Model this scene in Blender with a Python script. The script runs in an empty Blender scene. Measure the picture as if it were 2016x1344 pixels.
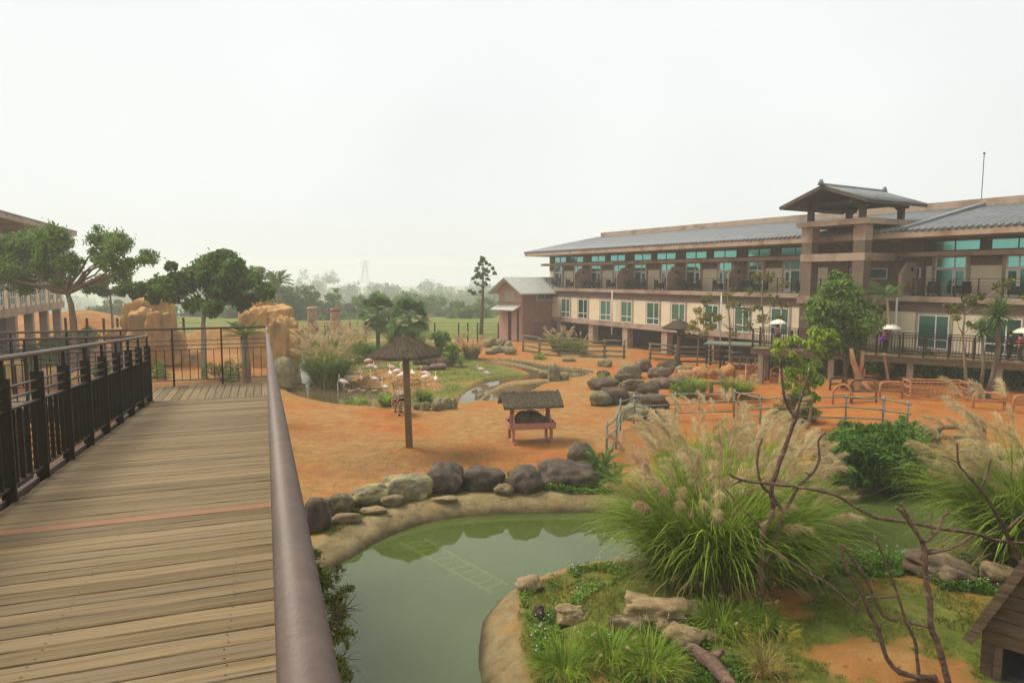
import bpy, math, random
import numpy as np
from mathutils import Vector, Matrix, noise as mnoise

random.seed(7)
RNG = np.random.default_rng(11)
sc = bpy.context.scene
COL = sc.collection
R = math.radians
PI = math.pi

# ------------------------------------------------------------------ camera, sky, sun, exposure
F = 1344.0
HORIZON = 546.0
PIT = math.atan((672 - HORIZON) / F)
H = 6.7
cam_d = bpy.data.cameras.new('camera')
cam = bpy.data.objects.new('camera', cam_d)
COL.objects.link(cam)
cam_d.lens = 24.0
cam_d.sensor_width = 36.0
cam_d.clip_start = 0.05
cam_d.clip_end = 6000
cam.location = (0, 0, H)
cam.rotation_euler = (PI / 2 - PIT, 0, 0)
sc.camera = cam

SUN_AZ, SUN_EL = -72.0, 57.0        # degrees, azimuth from +Y towards +X
world = bpy.data.worlds.new('World')
sc.world = world
world.use_nodes = True
wn, wl = world.node_tree.nodes, world.node_tree.links
wn.clear()
w_out = wn.new('ShaderNodeOutputWorld')
w_bg = wn.new('ShaderNodeBackground')
w_sky = wn.new('ShaderNodeTexSky')
w_sky.sky_type = 'NISHITA'
w_sky.sun_disc = False
w_sky.sun_elevation = R(SUN_EL)
w_sky.sun_rotation = R(SUN_AZ)
w_sky.dust_density = 6.0
w_sky.air_density = 1.0
w_sky.ozone_density = 1.0
w_mix = wn.new('ShaderNodeMix'); w_mix.data_type = 'RGBA'
w_mix.inputs[0].default_value = 0.90          # thick even cloud over the clear sky
w_mix.inputs[7].default_value = (6.7, 6.98, 6.86, 1)
w_bg.inputs['Strength'].default_value = 0.052
wl.new(w_sky.outputs[0], w_mix.inputs[6])
w_tc = wn.new('ShaderNodeTexCoord'); w_nz = wn.new('ShaderNodeTexNoise'); w_nz.inputs['Scale'].default_value = 1.4; w_nz.inputs['Detail'].default_value = 3
w_mr = wn.new('ShaderNodeMapRange'); w_mr.inputs[1].default_value = .3; w_mr.inputs[2].default_value = .7; w_mr.inputs[3].default_value = .93; w_mr.inputs[4].default_value = 1.06
w_sc = wn.new('ShaderNodeVectorMath'); w_sc.operation = 'SCALE'          # faint cloud tone
wl.new(w_tc.outputs['Generated'], w_nz.inputs['Vector']); wl.new(w_nz.outputs[0], w_mr.inputs[0])
wl.new(w_mix.outputs[2], w_sc.inputs[0]); wl.new(w_mr.outputs[0], w_sc.inputs['Scale'])
wl.new(w_sc.outputs[0], w_bg.inputs['Color'])
wl.new(w_bg.outputs[0], w_out.inputs['Surface'])

sun_d = bpy.data.lights.new('sun', 'SUN')
sun_d.energy = 1.5
sun_d.angle = R(25)
sun_d.color = (1.0, 0.91, 0.76)
sun = bpy.data.objects.new('sun', sun_d)
COL.objects.link(sun)
sdir = Vector((math.sin(R(SUN_AZ)) * math.cos(R(SUN_EL)), math.cos(R(SUN_AZ)) * math.cos(R(SUN_EL)), math.sin(R(SUN_EL))))
sun.rotation_euler = (-sdir).to_track_quat('-Z', 'Y').to_euler()
sun.location = sdir * 50

sc.view_settings.view_transform = 'Standard'
sc.view_settings.look = 'None'
sc.view_settings.gamma = 1
sc.view_settings.exposure = 1.45
sc.view_settings.use_curve_mapping = False
sc.render.engine = 'CYCLES'
sc.cycles.use_denoising = True
sc.cycles.max_bounces = 8
sc.cycles.diffuse_bounces = 3
sc.cycles.glossy_bounces = 3
sc.cycles.transmission_bounces = 4
sc.cycles.transparent_max_bounces = 12
sc.cycles.volume_bounces = 4
sc.cycles.caustics_reflective = False
sc.cycles.caustics_refractive = False
sc.cycles.use_adaptive_sampling = True
sc.cycles.adaptive_threshold = 0.02

# ------------------------------------------------------------------ pixel -> place helpers (pixels of the 2016 x 1344 photograph)
cp, sp = math.cos(PIT), math.sin(PIT)
EYE = np.array([0., 0., H])
def ray(u, v):
    x = (u - 1008) / F; y = (672 - v) / F
    return np.array([x, cp + y * sp, -sp + y * cp])
def P(u, v, z=0.0):
    d = ray(u, v)
    return EYE + d * ((z - H) / d[2])
def PY(u, v, Y):
    d = ray(u, v)
    return EYE + d * (Y / d[1])
class Frame:
    """a vertical-plane frame: origin o on the ground, x axis at angle ang (degrees)"""
    def __init__(s, o, ang):
        a = R(ang); s.ang = a
        s.o = np.array([o[0], o[1], 0.0])
        s.x = np.array([math.cos(a), math.sin(a), 0]); s.y = np.array([-math.sin(a), math.cos(a), 0])
    def hit(s, u, v, yl=0.0):
        d = ray(u, v); t = (yl - (EYE - s.o) @ s.y) / (d @ s.y); p = EYE + d * t
        return (p - s.o) @ s.x, p[2]
    def w(s, x, y, z=0.0):
        return s.o + s.x * x + s.y * y + np.array([0, 0, z])

# ------------------------------------------------------------------ mesh helpers
def tag(o, label=None, cat=None, group=None, kind=None):
    if label: o['label'] = label
    if cat: o['category'] = cat
    if group: o['group'] = group
    if kind: o['kind'] = kind
    return o
def empty(name, loc=(0, 0, 0), rz=0.0):
    o = bpy.data.objects.new(name, None)
    o.empty_display_size = 0.2
    COL.objects.link(o); o.location = tuple(loc); o.rotation_euler = (0, 0, rz)
    return o
def link_mesh(name, me, mat=None, parent=None, smooth=False):
    if mat is not None and len(me.materials) == 0: me.materials.append(mat)
    if smooth: me.polygons.foreach_set('use_smooth', np.ones(len(me.polygons), bool))
    o = bpy.data.objects.new(name, me); COL.objects.link(o)
    if parent is not None: o.parent = parent
    return o
def copy_tree(o, parent=None):
    c = o.copy(); COL.objects.link(c); c.parent = parent
    for ch in list(o.children): copy_tree(ch, c)
    return c
def np_mesh(name, V, Fq, mat=None, parent=None, smooth=False, attrs=None):
    """V (n,3) float, Fq (m,k) int: all faces with k corners"""
    me = bpy.data.meshes.new(name)
    V = np.ascontiguousarray(V, dtype=np.float32); Fq = np.ascontiguousarray(Fq, dtype=np.int32)
    me.vertices.add(len(V)); me.vertices.foreach_set('co', V.ravel())
    m, k = Fq.shape
    me.loops.add(m * k); me.loops.foreach_set('vertex_index', Fq.ravel())
    me.polygons.add(m)
    me.polygons.foreach_set('loop_start', np.arange(0, m * k, k, dtype=np.int32))
    me.polygons.foreach_set('loop_total', np.full(m, k, dtype=np.int32))
    if attrs:
        for an, av in attrs.items():
            at = me.attributes.new(an, 'FLOAT', 'POINT'); at.data.foreach_set('value', np.ascontiguousarray(av, dtype=np.float32))
    me.update(calc_edges=True)
    return link_mesh(name, me, mat, parent, smooth)

class MB:
    def __init__(s): s.v = []; s.f = []
    def add(s, vs, fs):
        b = len(s.v); s.v.extend([tuple(map(float, q)) for q in vs]); s.f.extend([tuple(b + i for i in f) for f in fs]); return s
    def box(s, x0, x1, y0, y1, z0, z1):
        return s.add([(x0, y0, z0), (x1, y0, z0), (x1, y1, z0), (x0, y1, z0), (x0, y0, z1), (x1, y0, z1), (x1, y1, z1), (x0, y1, z1)],
                     [(3, 2, 1, 0), (4, 5, 6, 7), (0, 1, 5, 4), (1, 2, 6, 5), (2, 3, 7, 6), (3, 0, 4, 7)])
    def beam(s, a, b, w, h, up=(0, 0, 1)):
        a = Vector(a); b = Vector(b); d = (b - a).normalized(); u = Vector(up)
        r = d.cross(u)
        if r.length < 1e-4: r = d.cross(Vector((1, 0, 0)))
        r.normalize(); n = r.cross(d).normalized()
        vs = []
        for p in (a, b):
            for (i, j) in ((-1, -1), (1, -1), (1, 1), (-1, 1)):
                vs.append(p + r * (i * w / 2) + n * (j * h / 2))
        return s.add(vs, [(0, 1, 2, 3), (7, 6, 5, 4), (0, 4, 5, 1), (1, 5, 6, 2), (2, 6, 7, 3), (3, 7, 4, 0)])
    def tube(s, pts, rad, n=8, cap=True, flat=1.0):
        pts = [Vector(p) for p in pts]
        if not hasattr(rad, '__len__'): rad = [rad] * len(pts)
        rings = []; prev = None
        for i, p in enumerate(pts):
            if i == 0: d = pts[1] - p
            elif i == len(pts) - 1: d = p - pts[i - 1]
            else: d = (pts[i + 1] - p).normalized() + (p - pts[i - 1]).normalized()
            d = d.normalized() if d.length > 1e-9 else Vector((0, 0, 1))
            if prev is None:
                prev = d.orthogonal().normalized()
            prev = prev - d * prev.dot(d)
            if prev.length < 1e-6: prev = d.orthogonal()
            prev.normalize(); b = d.cross(prev)
            rings.append([p + (prev * math.cos(2 * PI * k / n) + b * math.sin(2 * PI * k / n) * flat) * rad[i] for k in range(n)])
        vs = [q for r_ in rings for q in r_]; fs = []
        for i in range(len(pts) - 1):
            for k in range(n):
                fs.append((i * n + k, i * n + (k + 1) % n, (i + 1) * n + (k + 1) % n, (i + 1) * n + k))
        if cap:
            fs.append(tuple(range(n - 1, -1, -1))); fs.append(tuple((len(pts) - 1) * n + k for k in range(n)))
        return s.add(vs, fs)
    def lathe(s, prof, n=24, c=(0, 0, 0)):
        vs = []; fs = []
        for (r_, z) in prof:
            for k in range(n):
                a = 2 * PI * k / n; vs.append((c[0] + r_ * math.cos(a), c[1] + r_ * math.sin(a), c[2] + z))
        for i in range(len(prof) - 1):
            for k in range(n):
                fs.append((i * n + k, i * n + (k + 1) % n, (i + 1) * n + (k + 1) % n, (i + 1) * n + k))
        return s.add(vs, fs)
    def prism(s, poly, axis, a, b):
        """extrude a 2D polygon along axis ('x','y','z') from a to b"""
        n = len(poly)
        def mk(p, t):
            if axis == 'x': return (t, p[0], p[1])
            if axis == 'y': return (p[0], t, p[1])
            return (p[0], p[1], t)
        vs = [mk(p, a) for p in poly] + [mk(p, b) for p in poly]
        fs = [tuple(range(n - 1, -1, -1)), tuple(range(n, 2 * n))] + [(i, (i + 1) % n, n + (i + 1) % n, n + i) for i in range(n)]
        return s.add(vs, fs)
    def build(s, name, mat=None, parent=None, smooth=False):
        me = bpy.data.meshes.new(name); me.from_pydata(s.v, [], s.f); me.update()
        return link_mesh(name, me, mat, parent, smooth)

# ------------------------------------------------------------------ materials
MATS = {}
def pm(name, c1, c2=None, scale=4.0, rough=0.8, bump=0.0, bscale=None, detail=5.0, stretch=(1, 1, 1), c3=None, s3=None, m3=(0.5, 0.65),
       metal=0.0, spec=0.3, rnd=0.0, island=0.0, trans=0.0, coords='Object'):
    """noise-driven material: c1..c2 by noise, c3 patches, per-object (rnd) and per-island brightness variation"""
    if name in MATS: return MATS[name]
    m = bpy.data.materials.new(name); m.use_nodes = True; nt = m.node_tree; N, L = nt.nodes, nt.links
    b = N['Principled BSDF']; out = N['Material Output']
    b.inputs['Roughness'].default_value = rough; b.inputs['Metallic'].default_value = metal
    b.inputs['Specular IOR Level'].default_value = spec
    tc = N.new('ShaderNodeTexCoord'); mp = N.new('ShaderNodeMapping'); mp.inputs['Scale'].default_value = stretch
    L.new(tc.outputs[coords], mp.inputs['Vector'])
    vec = mp.outputs[0]
    oi = N.new('ShaderNodeObjectInfo')
    if rnd > 0:
        ad = N.new('ShaderNodeVectorMath'); ad.operation = 'MULTIPLY_ADD'
        ml = N.new('ShaderNodeMath'); ml.operation = 'MULTIPLY'; ml.inputs[1].default_value = 37.0
        L.new(oi.outputs['Random'], ml.inputs[0])
        cx = N.new('ShaderNodeCombineXYZ')
        for i in range(3): L.new(ml.outputs[0], cx.inputs[i])
        L.new(vec, ad.inputs[0]); ad.inputs[1].default_value = (1, 1, 1); L.new(cx.outputs[0], ad.inputs[2])
        vec = ad.outputs[0]
    col = None
    if c2 is not None:
        nz = N.new('ShaderNodeTexNoise'); nz.inputs['Scale'].default_value = scale; nz.inputs['Detail'].default_value = detail
        nz.inputs['Roughness'].default_value = 0.62
        L.new(vec, nz.inputs['Vector'])
        rp = N.new('ShaderNodeValToRGB')
        rp.color_ramp.elements[0].position = 0.33; rp.color_ramp.elements[0].color = (*c1, 1)
        rp.color_ramp.elements[1].position = 0.67; rp.color_ramp.elements[1].color = (*c2, 1)
        L.new(nz.outputs[0], rp.inputs[0]); col = rp.outputs[0]
    else:
        rg = N.new('ShaderNodeRGB'); rg.outputs[0].default_value = (*c1, 1); col = rg.outputs[0]
    if c3 is not None:
        n3 = N.new('ShaderNodeTexNoise'); n3.inputs['Scale'].default_value = s3 or scale * 0.3; n3.inputs['Detail'].default_value = 6
        L.new(vec, n3.inputs['Vector'])
        r3 = N.new('ShaderNodeMapRange'); r3.inputs[1].default_value = m3[0]; r3.inputs[2].default_value = m3[1]
        L.new(n3.outputs[0], r3.inputs[0])
        mx = N.new('ShaderNodeMix'); mx.data_type = 'RGBA'; mx.inputs[7].default_value = (*c3, 1)
        L.new(r3.outputs[0], mx.inputs[0]); L.new(col, mx.inputs[6]); col = mx.outputs[2]
    if rnd > 0 or island > 0:
        hs = N.new('ShaderNodeHueSaturation')
        src = oi.outputs['Random']; amt = rnd
        if island > 0:
            ge = N.new('ShaderNodeNewGeometry'); src = ge.outputs['Random Per Island']; amt = island
        mr = N.new('ShaderNodeMapRange'); mr.inputs[3].default_value = 1 - amt; mr.inputs[4].default_value = 1 + amt
        L.new(src, mr.inputs[0]); L.new(mr.outputs[0], hs.inputs['Value'])
        if island > 0:
            mh = N.new('ShaderNodeMapRange'); mh.inputs[3].default_value = 0.485; mh.inputs[4].default_value = 0.515
            L.new(src, mh.inputs[0]); L.new(mh.outputs[0], hs.inputs['Hue'])
        L.new(col, hs.inputs['Color']); col = hs.outputs[0]
    L.new(col, b.inputs['Base Color'])
    if bump > 0:
        nb = N.new('ShaderNodeTexNoise'); nb.inputs['Scale'].default_value = bscale or scale * 3; nb.inputs['Detail'].default_value = 6
        L.new(vec, nb.inputs['Vector'])
        bp = N.new('ShaderNodeBump'); bp.inputs['Strength'].default_value = bump; bp.inputs['Distance'].default_value = 0.05
        L.new(nb.outputs[0], bp.inputs['Height']); L.new(bp.outputs[0], b.inputs['Normal'])
    if trans > 0:
        tr = N.new('ShaderNodeBsdfTranslucent'); L.new(col, tr.inputs['Color'])
        ms = N.new('ShaderNodeMixShader'); ms.inputs[0].default_value = trans
        L.new(b.outputs[0], ms.inputs[1]); L.new(tr.outputs[0], ms.inputs[2]); L.new(ms.outputs[0], out.inputs['Surface'])
    MATS[name] = m
    return m
def leafm(name, c1, c2, isl=0.35, tr=0.3):
    return pm(name, c1, c2, scale=0.9, rough=0.6, detail=3, island=isl, trans=tr, spec=0.1)

M_steel = pm('brown_steel', (.022, .015, .011), (.034, .023, .017), 6, rough=.5, spec=.3)
M_rail = pm('handrail_paint', (.11, .076, .062), (.14, .098, .08), 30, rough=.52, spec=.4, bump=.05, bscale=120, c3=(.085, .062, .052), s3=3.5, m3=(.55, .75))
M_plank = pm('weathered_plank', (.125, .084, .04), (.26, .185, .093), 2.2, rough=.78, bump=.5, bscale=5, detail=9, stretch=(.45, 17, 17), rnd=.24,
             c3=(.17, .135, .095), s3=1.1, m3=(.48, .75), spec=.25)
M_plank_new = pm('new_plank', (.20, .10, .05), (.27, .14, .075), 2.2, rough=.7, bump=.3, bscale=5, detail=8, stretch=(.5, 7, 7), spec=.25)
M_rock = pm('dark_boulder', (.045, .031, .021), (.135, .094, .056), 3.0, rough=.85, bump=.6, bscale=14, rnd=.28, c3=(.215, .16, .09), s3=1.3, m3=(.52, .72))
M_rockdark = pm('smooth_dark_boulder', (.045, .033, .025), (.115, .085, .06), 2.2, rough=.8, bump=.35, bscale=18, rnd=.2, c3=(.20, .15, .09), s3=1.2, m3=(.58, .8), stretch=(1, 1, .5))
M_rocktan = pm('tan_stone', (.185, .13, .064), (.32, .235, .125), 3.2, rough=.85, bump=.6, bscale=16, rnd=.2, c3=(.11, .08, .045), s3=1.5, m3=(.55, .75))
M_rockgreen = pm('greenish_boulder', (.11, .095, .055), (.22, .19, .11), 3, rough=.88, bump=.6, bscale=12, rnd=.25, c3=(.30, .26, .10), s3=1.4)
M_rockorange = pm('orange_dusted_boulder', (.34, .145, .05), (.45, .22, .08), 2, rough=.9, bump=.5, bscale=10, rnd=.12)
M_cliff = pm('ochre_rockwork', (.42, .225, .07), (.58, .35, .13), 1.6, rough=.9, bump=1.0, bscale=7, detail=9, c3=(.20, .13, .07), s3=.8, m3=(.48, .68), stretch=(1, 1, .6))
M_bark = pm('bark', (.10, .075, .05), (.2, .15, .10), 6, rough=.9, bump=.6, bscale=20, stretch=(1, 1, .3))
M_barkpale = pm('pale_bark', (.2, .155, .10), (.32, .25, .17), 6, rough=.9, bump=.5, bscale=20, stretch=(1, 1, .3))
M_dead = pm('dead_branch_wood', (.075, .042, .03), (.19, .12, .085), 9, rough=.85, bump=1.0, bscale=30, c3=(.32, .2, .13), s3=3, m3=(.55, .7))
# ------------------------------------------------------------------ terrain
def vnoise(x, y, seed=0):
    xi = np.floor(x).astype(np.int64); yi = np.floor(y).astype(np.int64)
    fx = x - xi; fy = y - yi; fx = fx * fx * (3 - 2 * fx); fy = fy * fy * (3 - 2 * fy)
    def h(a, b):
        n = (a * 374761393 + b * 668265263 + seed * 974634777) & 0x7fffffff
        n = ((n ^ (n >> 13)) * 1274126177) & 0x7fffffff
        return ((n ^ (n >> 16)) & 0xffff) / 65535.0
    return (h(xi, yi) * (1 - fx) + h(xi + 1, yi) * fx) * (1 - fy) + (h(xi, yi + 1) * (1 - fx) + h(xi + 1, yi + 1) * fx) * fy
def fbm(x, y, s, seed=0, o=4):
    r_ = 0; a = .5
    for i in range(o):
        r_ = r_ + a * vnoise(x * s, y * s, seed + i); s *= 2.03; a *= .5
    return r_ / (1 - .5 ** o) - .5
def sdf(poly, X, Y):
    """signed distance, negative inside"""
    d2 = np.full(X.shape, 1e9); ins = np.zeros(X.shape, bool); n = len(poly)
    for i in range(n):
        ax, ay = poly[i]; bx, by = poly[(i + 1) % n]
        ex, ey = bx - ax, by - ay; L2 = ex * ex + ey * ey + 1e-12
        t = np.clip(((X - ax) * ex + (Y - ay) * ey) / L2, 0, 1)
        d2 = np.minimum(d2, (X - ax - t * ex) ** 2 + (Y - ay - t * ey) ** 2)
        c = ((ay > Y) != (by > Y)) & (X < ex * (Y - ay) / (ey if abs(ey) > 1e-12 else 1e-12) + ax)
        ins ^= c
    d = np.sqrt(d2)
    return np.where(ins, -d, d)
def smooth_poly(pts, it=2):
    p = np.array(pts, float)
    for _ in range(it):
        q = np.roll(p, -1, axis=0)
        p = np.stack([p * .75 + q * .25, p * .25 + q * .75], 1).reshape(-1, 2)
    return p
def gpoly(px, z=0.0, it=2):
    return smooth_poly([P(u, v, z)[:2] for u, v in px], it)
def sstep(x, a=0.0, b=1.0):
    t = np.clip((x - a) / (b - a), 0, 1); return t * t * (3 - 2 * t)

WL = 0.10      # near pond water level
WM = -0.14      # flamingo moat, pools
POND = gpoly([(380, 1700), (470, 1330), (560, 1180), (640, 1128), (690, 1104), (730, 1076), (790, 1046), (850, 1028), (920, 1018), (1000, 1013), (1100, 1011), (1225, 1012),
              (1400, 1003), (1550, 1000), (1650, 988), (1700, 976), (1760, 966), (1850, 962), (2000, 965), (2150, 990), (2150, 1085), (1950, 1108), (1850, 1108), (1780, 1104),
              (1700, 1108), (1600, 1117), (1450, 1124), (1300, 1114), (1220, 1108), (1130, 1116), (1030, 1148), (985, 1172), (945, 1215), (934, 1290), (940, 1344), (965, 1430), (1010, 1700)], WL, 2)
ISLE = gpoly([(1010, 1700), (965, 1430), (940, 1344), (934, 1290), (945, 1215), (985, 1172), (1030, 1148), (1130, 1116), (1220, 1108), (1300, 1114), (1450, 1124), (1600, 1117), (1700, 1108),
              (1780, 1104), (1850, 1108), (1950, 1108), (2150, 1085), (2900, 1085), (2900, 1700)], WL, 2)
MOAT = gpoly([(560, 688), (612, 688), (604, 712), (606, 740), (612, 765), (650, 779), (705, 791), (760, 797), (762, 803), (700, 800), (640, 793), (600, 783), (560, 770), (556, 730)], WM, 2)
FPOOL = gpoly([(655, 742), (690, 748), (700, 760), (745, 766), (770, 775), (755, 788), (720, 790), (680, 783), (640, 774), (640, 757)], WM, 2)
POOL1 = gpoly([(902, 794), (914, 775), (936, 760), (960, 750), (990, 744), (1030, 742), (1050, 738), (1030, 729), (985, 721), (955, 717), (980, 714), (1040, 724), (1085, 737),
               (1060, 748), (1010, 750), (985, 757), (962, 769), (942, 786), (925, 796)], WM, 2)
POOL2 = gpoly([(943, 793), (960, 779), (985, 766), (1015, 758), (1060, 753), (1090, 753), (1060, 760), (1045, 770), (1000, 788)], WM, 2)
POOL3 = gpoly([(960, 709), (1010, 707), (1090, 722), (1160, 728), (1172, 735), (1130, 745), (1090, 745), (1092, 735), (1040, 721), (985, 712)], WM, 2)
LAWN = gpoly([(612, 765), (620, 730), (640, 690), (740, 668), (880, 672), (905, 690), (950, 708), (1000, 722), (1045, 735), (1030, 742), (985, 746), (935, 758), (912, 775), (900, 793), (850, 805), (765, 803), (705, 792), (650, 780)], 0, 2)
SAND = gpoly([(680, 752), (705, 738), (745, 728), (810, 726), (862, 740), (880, 760), (845, 778), (800, 776), (755, 768)], .12, 2)
MEADOW_Y = 73.0
STRIP = gpoly([(600, 1060), (640, 1018), (700, 990), (800, 968), (900, 955), (1010, 960), (1100, 955), (1200, 950), (1240, 985), (1225, 1012), (1000, 1010), (850, 1026), (730, 1072), (640, 1118)], 0, 2)

def terrain(X, Y):
    n1 = fbm(X, Y, .18, 3); n2 = fbm(X, Y, 1.1, 9); n3 = fbm(X, Y, 4.0, 21, 3)
    z = .16 * n1 + .05 * n2 + .018 * n3
    isl = sdf(ISLE, X, Y); lawn = sdf(LAWN, X, Y); pond = sdf(POND, X, Y)
    z = z + .72 * sstep(-isl, .2, 2.2) + .42 * sstep(-sdf(STRIP, X, Y), -1.0, .3) + .13 * sstep(-lawn, -.2, 2.5)
    z = z + .75 * sstep(X - .25 * (Y - 30), 11.5, 17.5) * sstep(Y, 26, 34)          # right yard lies a little higher
    z = z + 1.2 * sstep(Y, 74, 100) * fbm(X, Y, .03, 5) - 32.0 * sstep(Y, 84, 520)          # meadow falls away into a valley
    for mx, my, mh, ms in MOUNDS:
        z = z + mh * np.exp(-(((X - mx) / ms) ** 2 + ((Y - my) / (ms * .45)) ** 2))
    z = z + .22 * np.exp(-((X - UMB[0]) ** 2 + (Y - UMB[1]) ** 2) / 1.3)
    m = sdf(SAND, X, Y); z = z + .10 * sstep(-m, -.3, .8)
    jag = .10 * fbm(X, Y, 1.6, 40) + .05 * n3
    # near pond bank
    d = pond + jag
    z = z + np.maximum(0, WL + .40 - z) * (1 - sstep(d, .7, 2.6))
    wid = np.where(isl < 0, .95, .8 + .75 * sstep(-X, 3.0, 6.5))
    prof = WL - .06 + (z - WL + .06) * (1 - (1 - np.clip(d / wid, 0, 1)) ** 2.4)
    z = np.where(d < wid, np.where(d < 0, np.maximum(-.9, WL - .06 + d * .9), prof), z)
    near = d
    mid = np.minimum.reduce([sdf(q, X, Y) for q in (MOAT, POOL1, POOL2, POOL3)]) + .5 * jag
    fp = sdf(FPOOL, X, Y) + jag
    for d_, wm in ((mid, .22), (fp, .8)):
        pr = WM - .05 + (z - WM + .05) * sstep(d_ / wm)
        z = np.where(d_ < wm, np.where(d_ < 0, np.maximum(-.8, WM - .05 + d_ * .8), pr), z)
    return z, near, mid, fp, isl, lawn, m
UMB = P(806, 890)[:2]
MOUNDS = [(PY(165, 640, 74)[0], 74, 3.1, 8.0), (PY(60, 640, 80)[0], 80, 2.6, 9.0), (PY(440, 650, 62)[0], 62, 2.3, 5.0), (PY(300, 650, 66)[0], 66, 1.2, 5.0)]
def gz(x, y):
    return float(terrain(np.array([x], float), np.array([y], float))[0][0])
def G(u, v):
    """the ground point under a pixel"""
    z = 0.0
    for _ in range(5):
        p = P(u, v, z); z = gz(p[0], p[1])
    return np.array([p[0], p[1], z])

def axis(segs):
    out = []
    for a, b, s in segs: out += list(np.arange(a, b - 1e-6, s))
    return np.array(out + [segs[-1][1]])
gx = axis([(-420, -90, 15), (-90, -40, 2.0), (-40, -24, .6), (-24, -9, .22), (-9, 21, .13), (21, 34, .3), (34, 50, 1.0), (50, 90, 2.5), (90, 420, 15)])
gy = axis([(4, 9, .5), (9, 27, .12), (27, 48, .17), (48, 66, .33), (66, 90, .8), (90, 140, 2.5), (140, 640, 12)])
GX, GY = np.meshgrid(gx, gy)
TZ, S_near, S_mid, S_fp, S_isl, S_lawn, S_sand = terrain(GX.ravel(), GY.ravel())
nx, ny = len(gx), len(gy)
idx = np.arange(nx * ny).reshape(ny, nx)
quads = np.stack([idx[:-1, :-1], idx[:-1, 1:], idx[1:, 1:], idx[1:, :-1]], -1).reshape(-1, 4)
fx_, fy_ = GX.ravel(), GY.ravel()
nb = fbm(fx_, fy_, .7, 60); nc = fbm(fx_, fy_, 2.6, 70)
# what the ground is made of (0..1 weights)
a_conc = np.clip(1 - sstep(S_near + .25 * nc, np.where(S_isl < 0, .62, .72 + .6 * sstep(-fx_, 3.0, 6.5)), np.where(S_isl < 0, .8, .86 + .6 * sstep(-fx_, 3.0, 6.5))), 0, 1)
a_conc = np.maximum(a_conc, 1 - sstep(S_mid + .1 * nc, .2, .28))
a_conc = np.where((S_lawn < 0) & (S_near > 3), a_conc * .1, a_conc)
a_wet = np.maximum(1 - sstep(S_near + .12 * nc, .05, .26), 1 - sstep(S_mid + .05 * nc, .0, .1))
a_grass = sstep(-S_lawn + .5 * nc, 0, .4)
a_grass = a_grass * (1 - sstep(-S_sand + .6 * nc, -.2, .3)) * sstep(S_fp + .8 * nb, .2, 1.1)
worn = sstep(fbm(fx_, fy_, .35, 81) + .25 * nc, .05, .22)
a_grass = a_grass * (1 - .55 * worn)
def bare_at(x, y):
    a, b = G(1760, 1310), G(1540, 1185)
    return np.exp(-((x - a[0]) ** 2 / 1.3 + (y - a[1]) ** 2 / 1.0)) + .8 * np.exp(-((x - b[0]) ** 2 / .9 + (y - b[1]) ** 2 / .7))
isle_bare = np.exp(-((fx_ - G(1760, 1310)[0]) ** 2 / 1.3 + (fy_ - G(1760, 1310)[1]) ** 2 / 1.0)) + .8 * np.exp(-((fx_ - G(1540, 1185)[0]) ** 2 / .9 + (fy_ - G(1540, 1185)[1]) ** 2 / .7))
a_isle = sstep(-S_isl, .6, .9) * (1 - sstep(isle_bare + 1.1 * nc + .6 * nb, .25, .6)) * (1 - .6 * sstep(nb, .05, .25))
a_grass = np.maximum(a_grass, a_isle)
S_strip = sdf(STRIP, fx_, fy_)
a_grass = np.maximum(a_grass, sstep(-S_strip + .3 * nc, 0, .35) * .95)
a_grass = np.maximum(a_grass, sstep(fy_ + 4 * nb, MEADOW_Y, MEADOW_Y + 3))
mnd = sum(np.exp(-(((fx_ - mx) / (1.3 * ms)) ** 2 + ((fy_ - my) / (ms * .6)) ** 2)) for mx, my, mh, ms in MOUNDS)
a_grass = a_grass * (1 - sstep(mnd + .4 * nb, .3, .6))
tuft = sstep(nb + .6 * nc, .22, .45) * (S_near < 6) * (S_near > .8) * .35
a_grass = np.maximum(a_grass, tuft)
a_grass = np.maximum(a_grass, .45 * (1 - sstep(S_mid, .4, 1.1)) * sstep(nc, -.05, .2) * (S_lawn > 0))
a_grass = a_grass * (1 - a_conc)
# pale, compacted tracks and deep orange soil
a_tan = np.clip(.62 + 2.6 * fbm(fx_, fy_, .16, 90) + 1.6 * fbm(fx_, fy_, .7, 91) + .8 * nc, 0, 1)
a_tan = np.clip(a_tan + .15, 0, 1)
a_tan = a_tan * (1 - .75 * sstep(fx_ - .12 * fy_, 2.0, 5.0) * sstep(fy_, 25, 31))
dry = sum(np.exp(-(((fx_ - q[0]) / sx) ** 2 + ((fy_ - q[1]) / sy) ** 2)) for q, sx, sy in
          ((G(655, 860), 1.6, .45), (G(985, 890), 1.5, .5), (G(1040, 866), .9, .35), (G(800, 868), 1.0, .4), (G(700, 930), 1.8, .5), (G(810, 905), 2.6, 1.6)))
a_dark = np.clip(dry * (.75 + 1.6 * nc), 0, 1)  # darker soil stains, and the feeder's soft shadow painted beneath it

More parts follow.
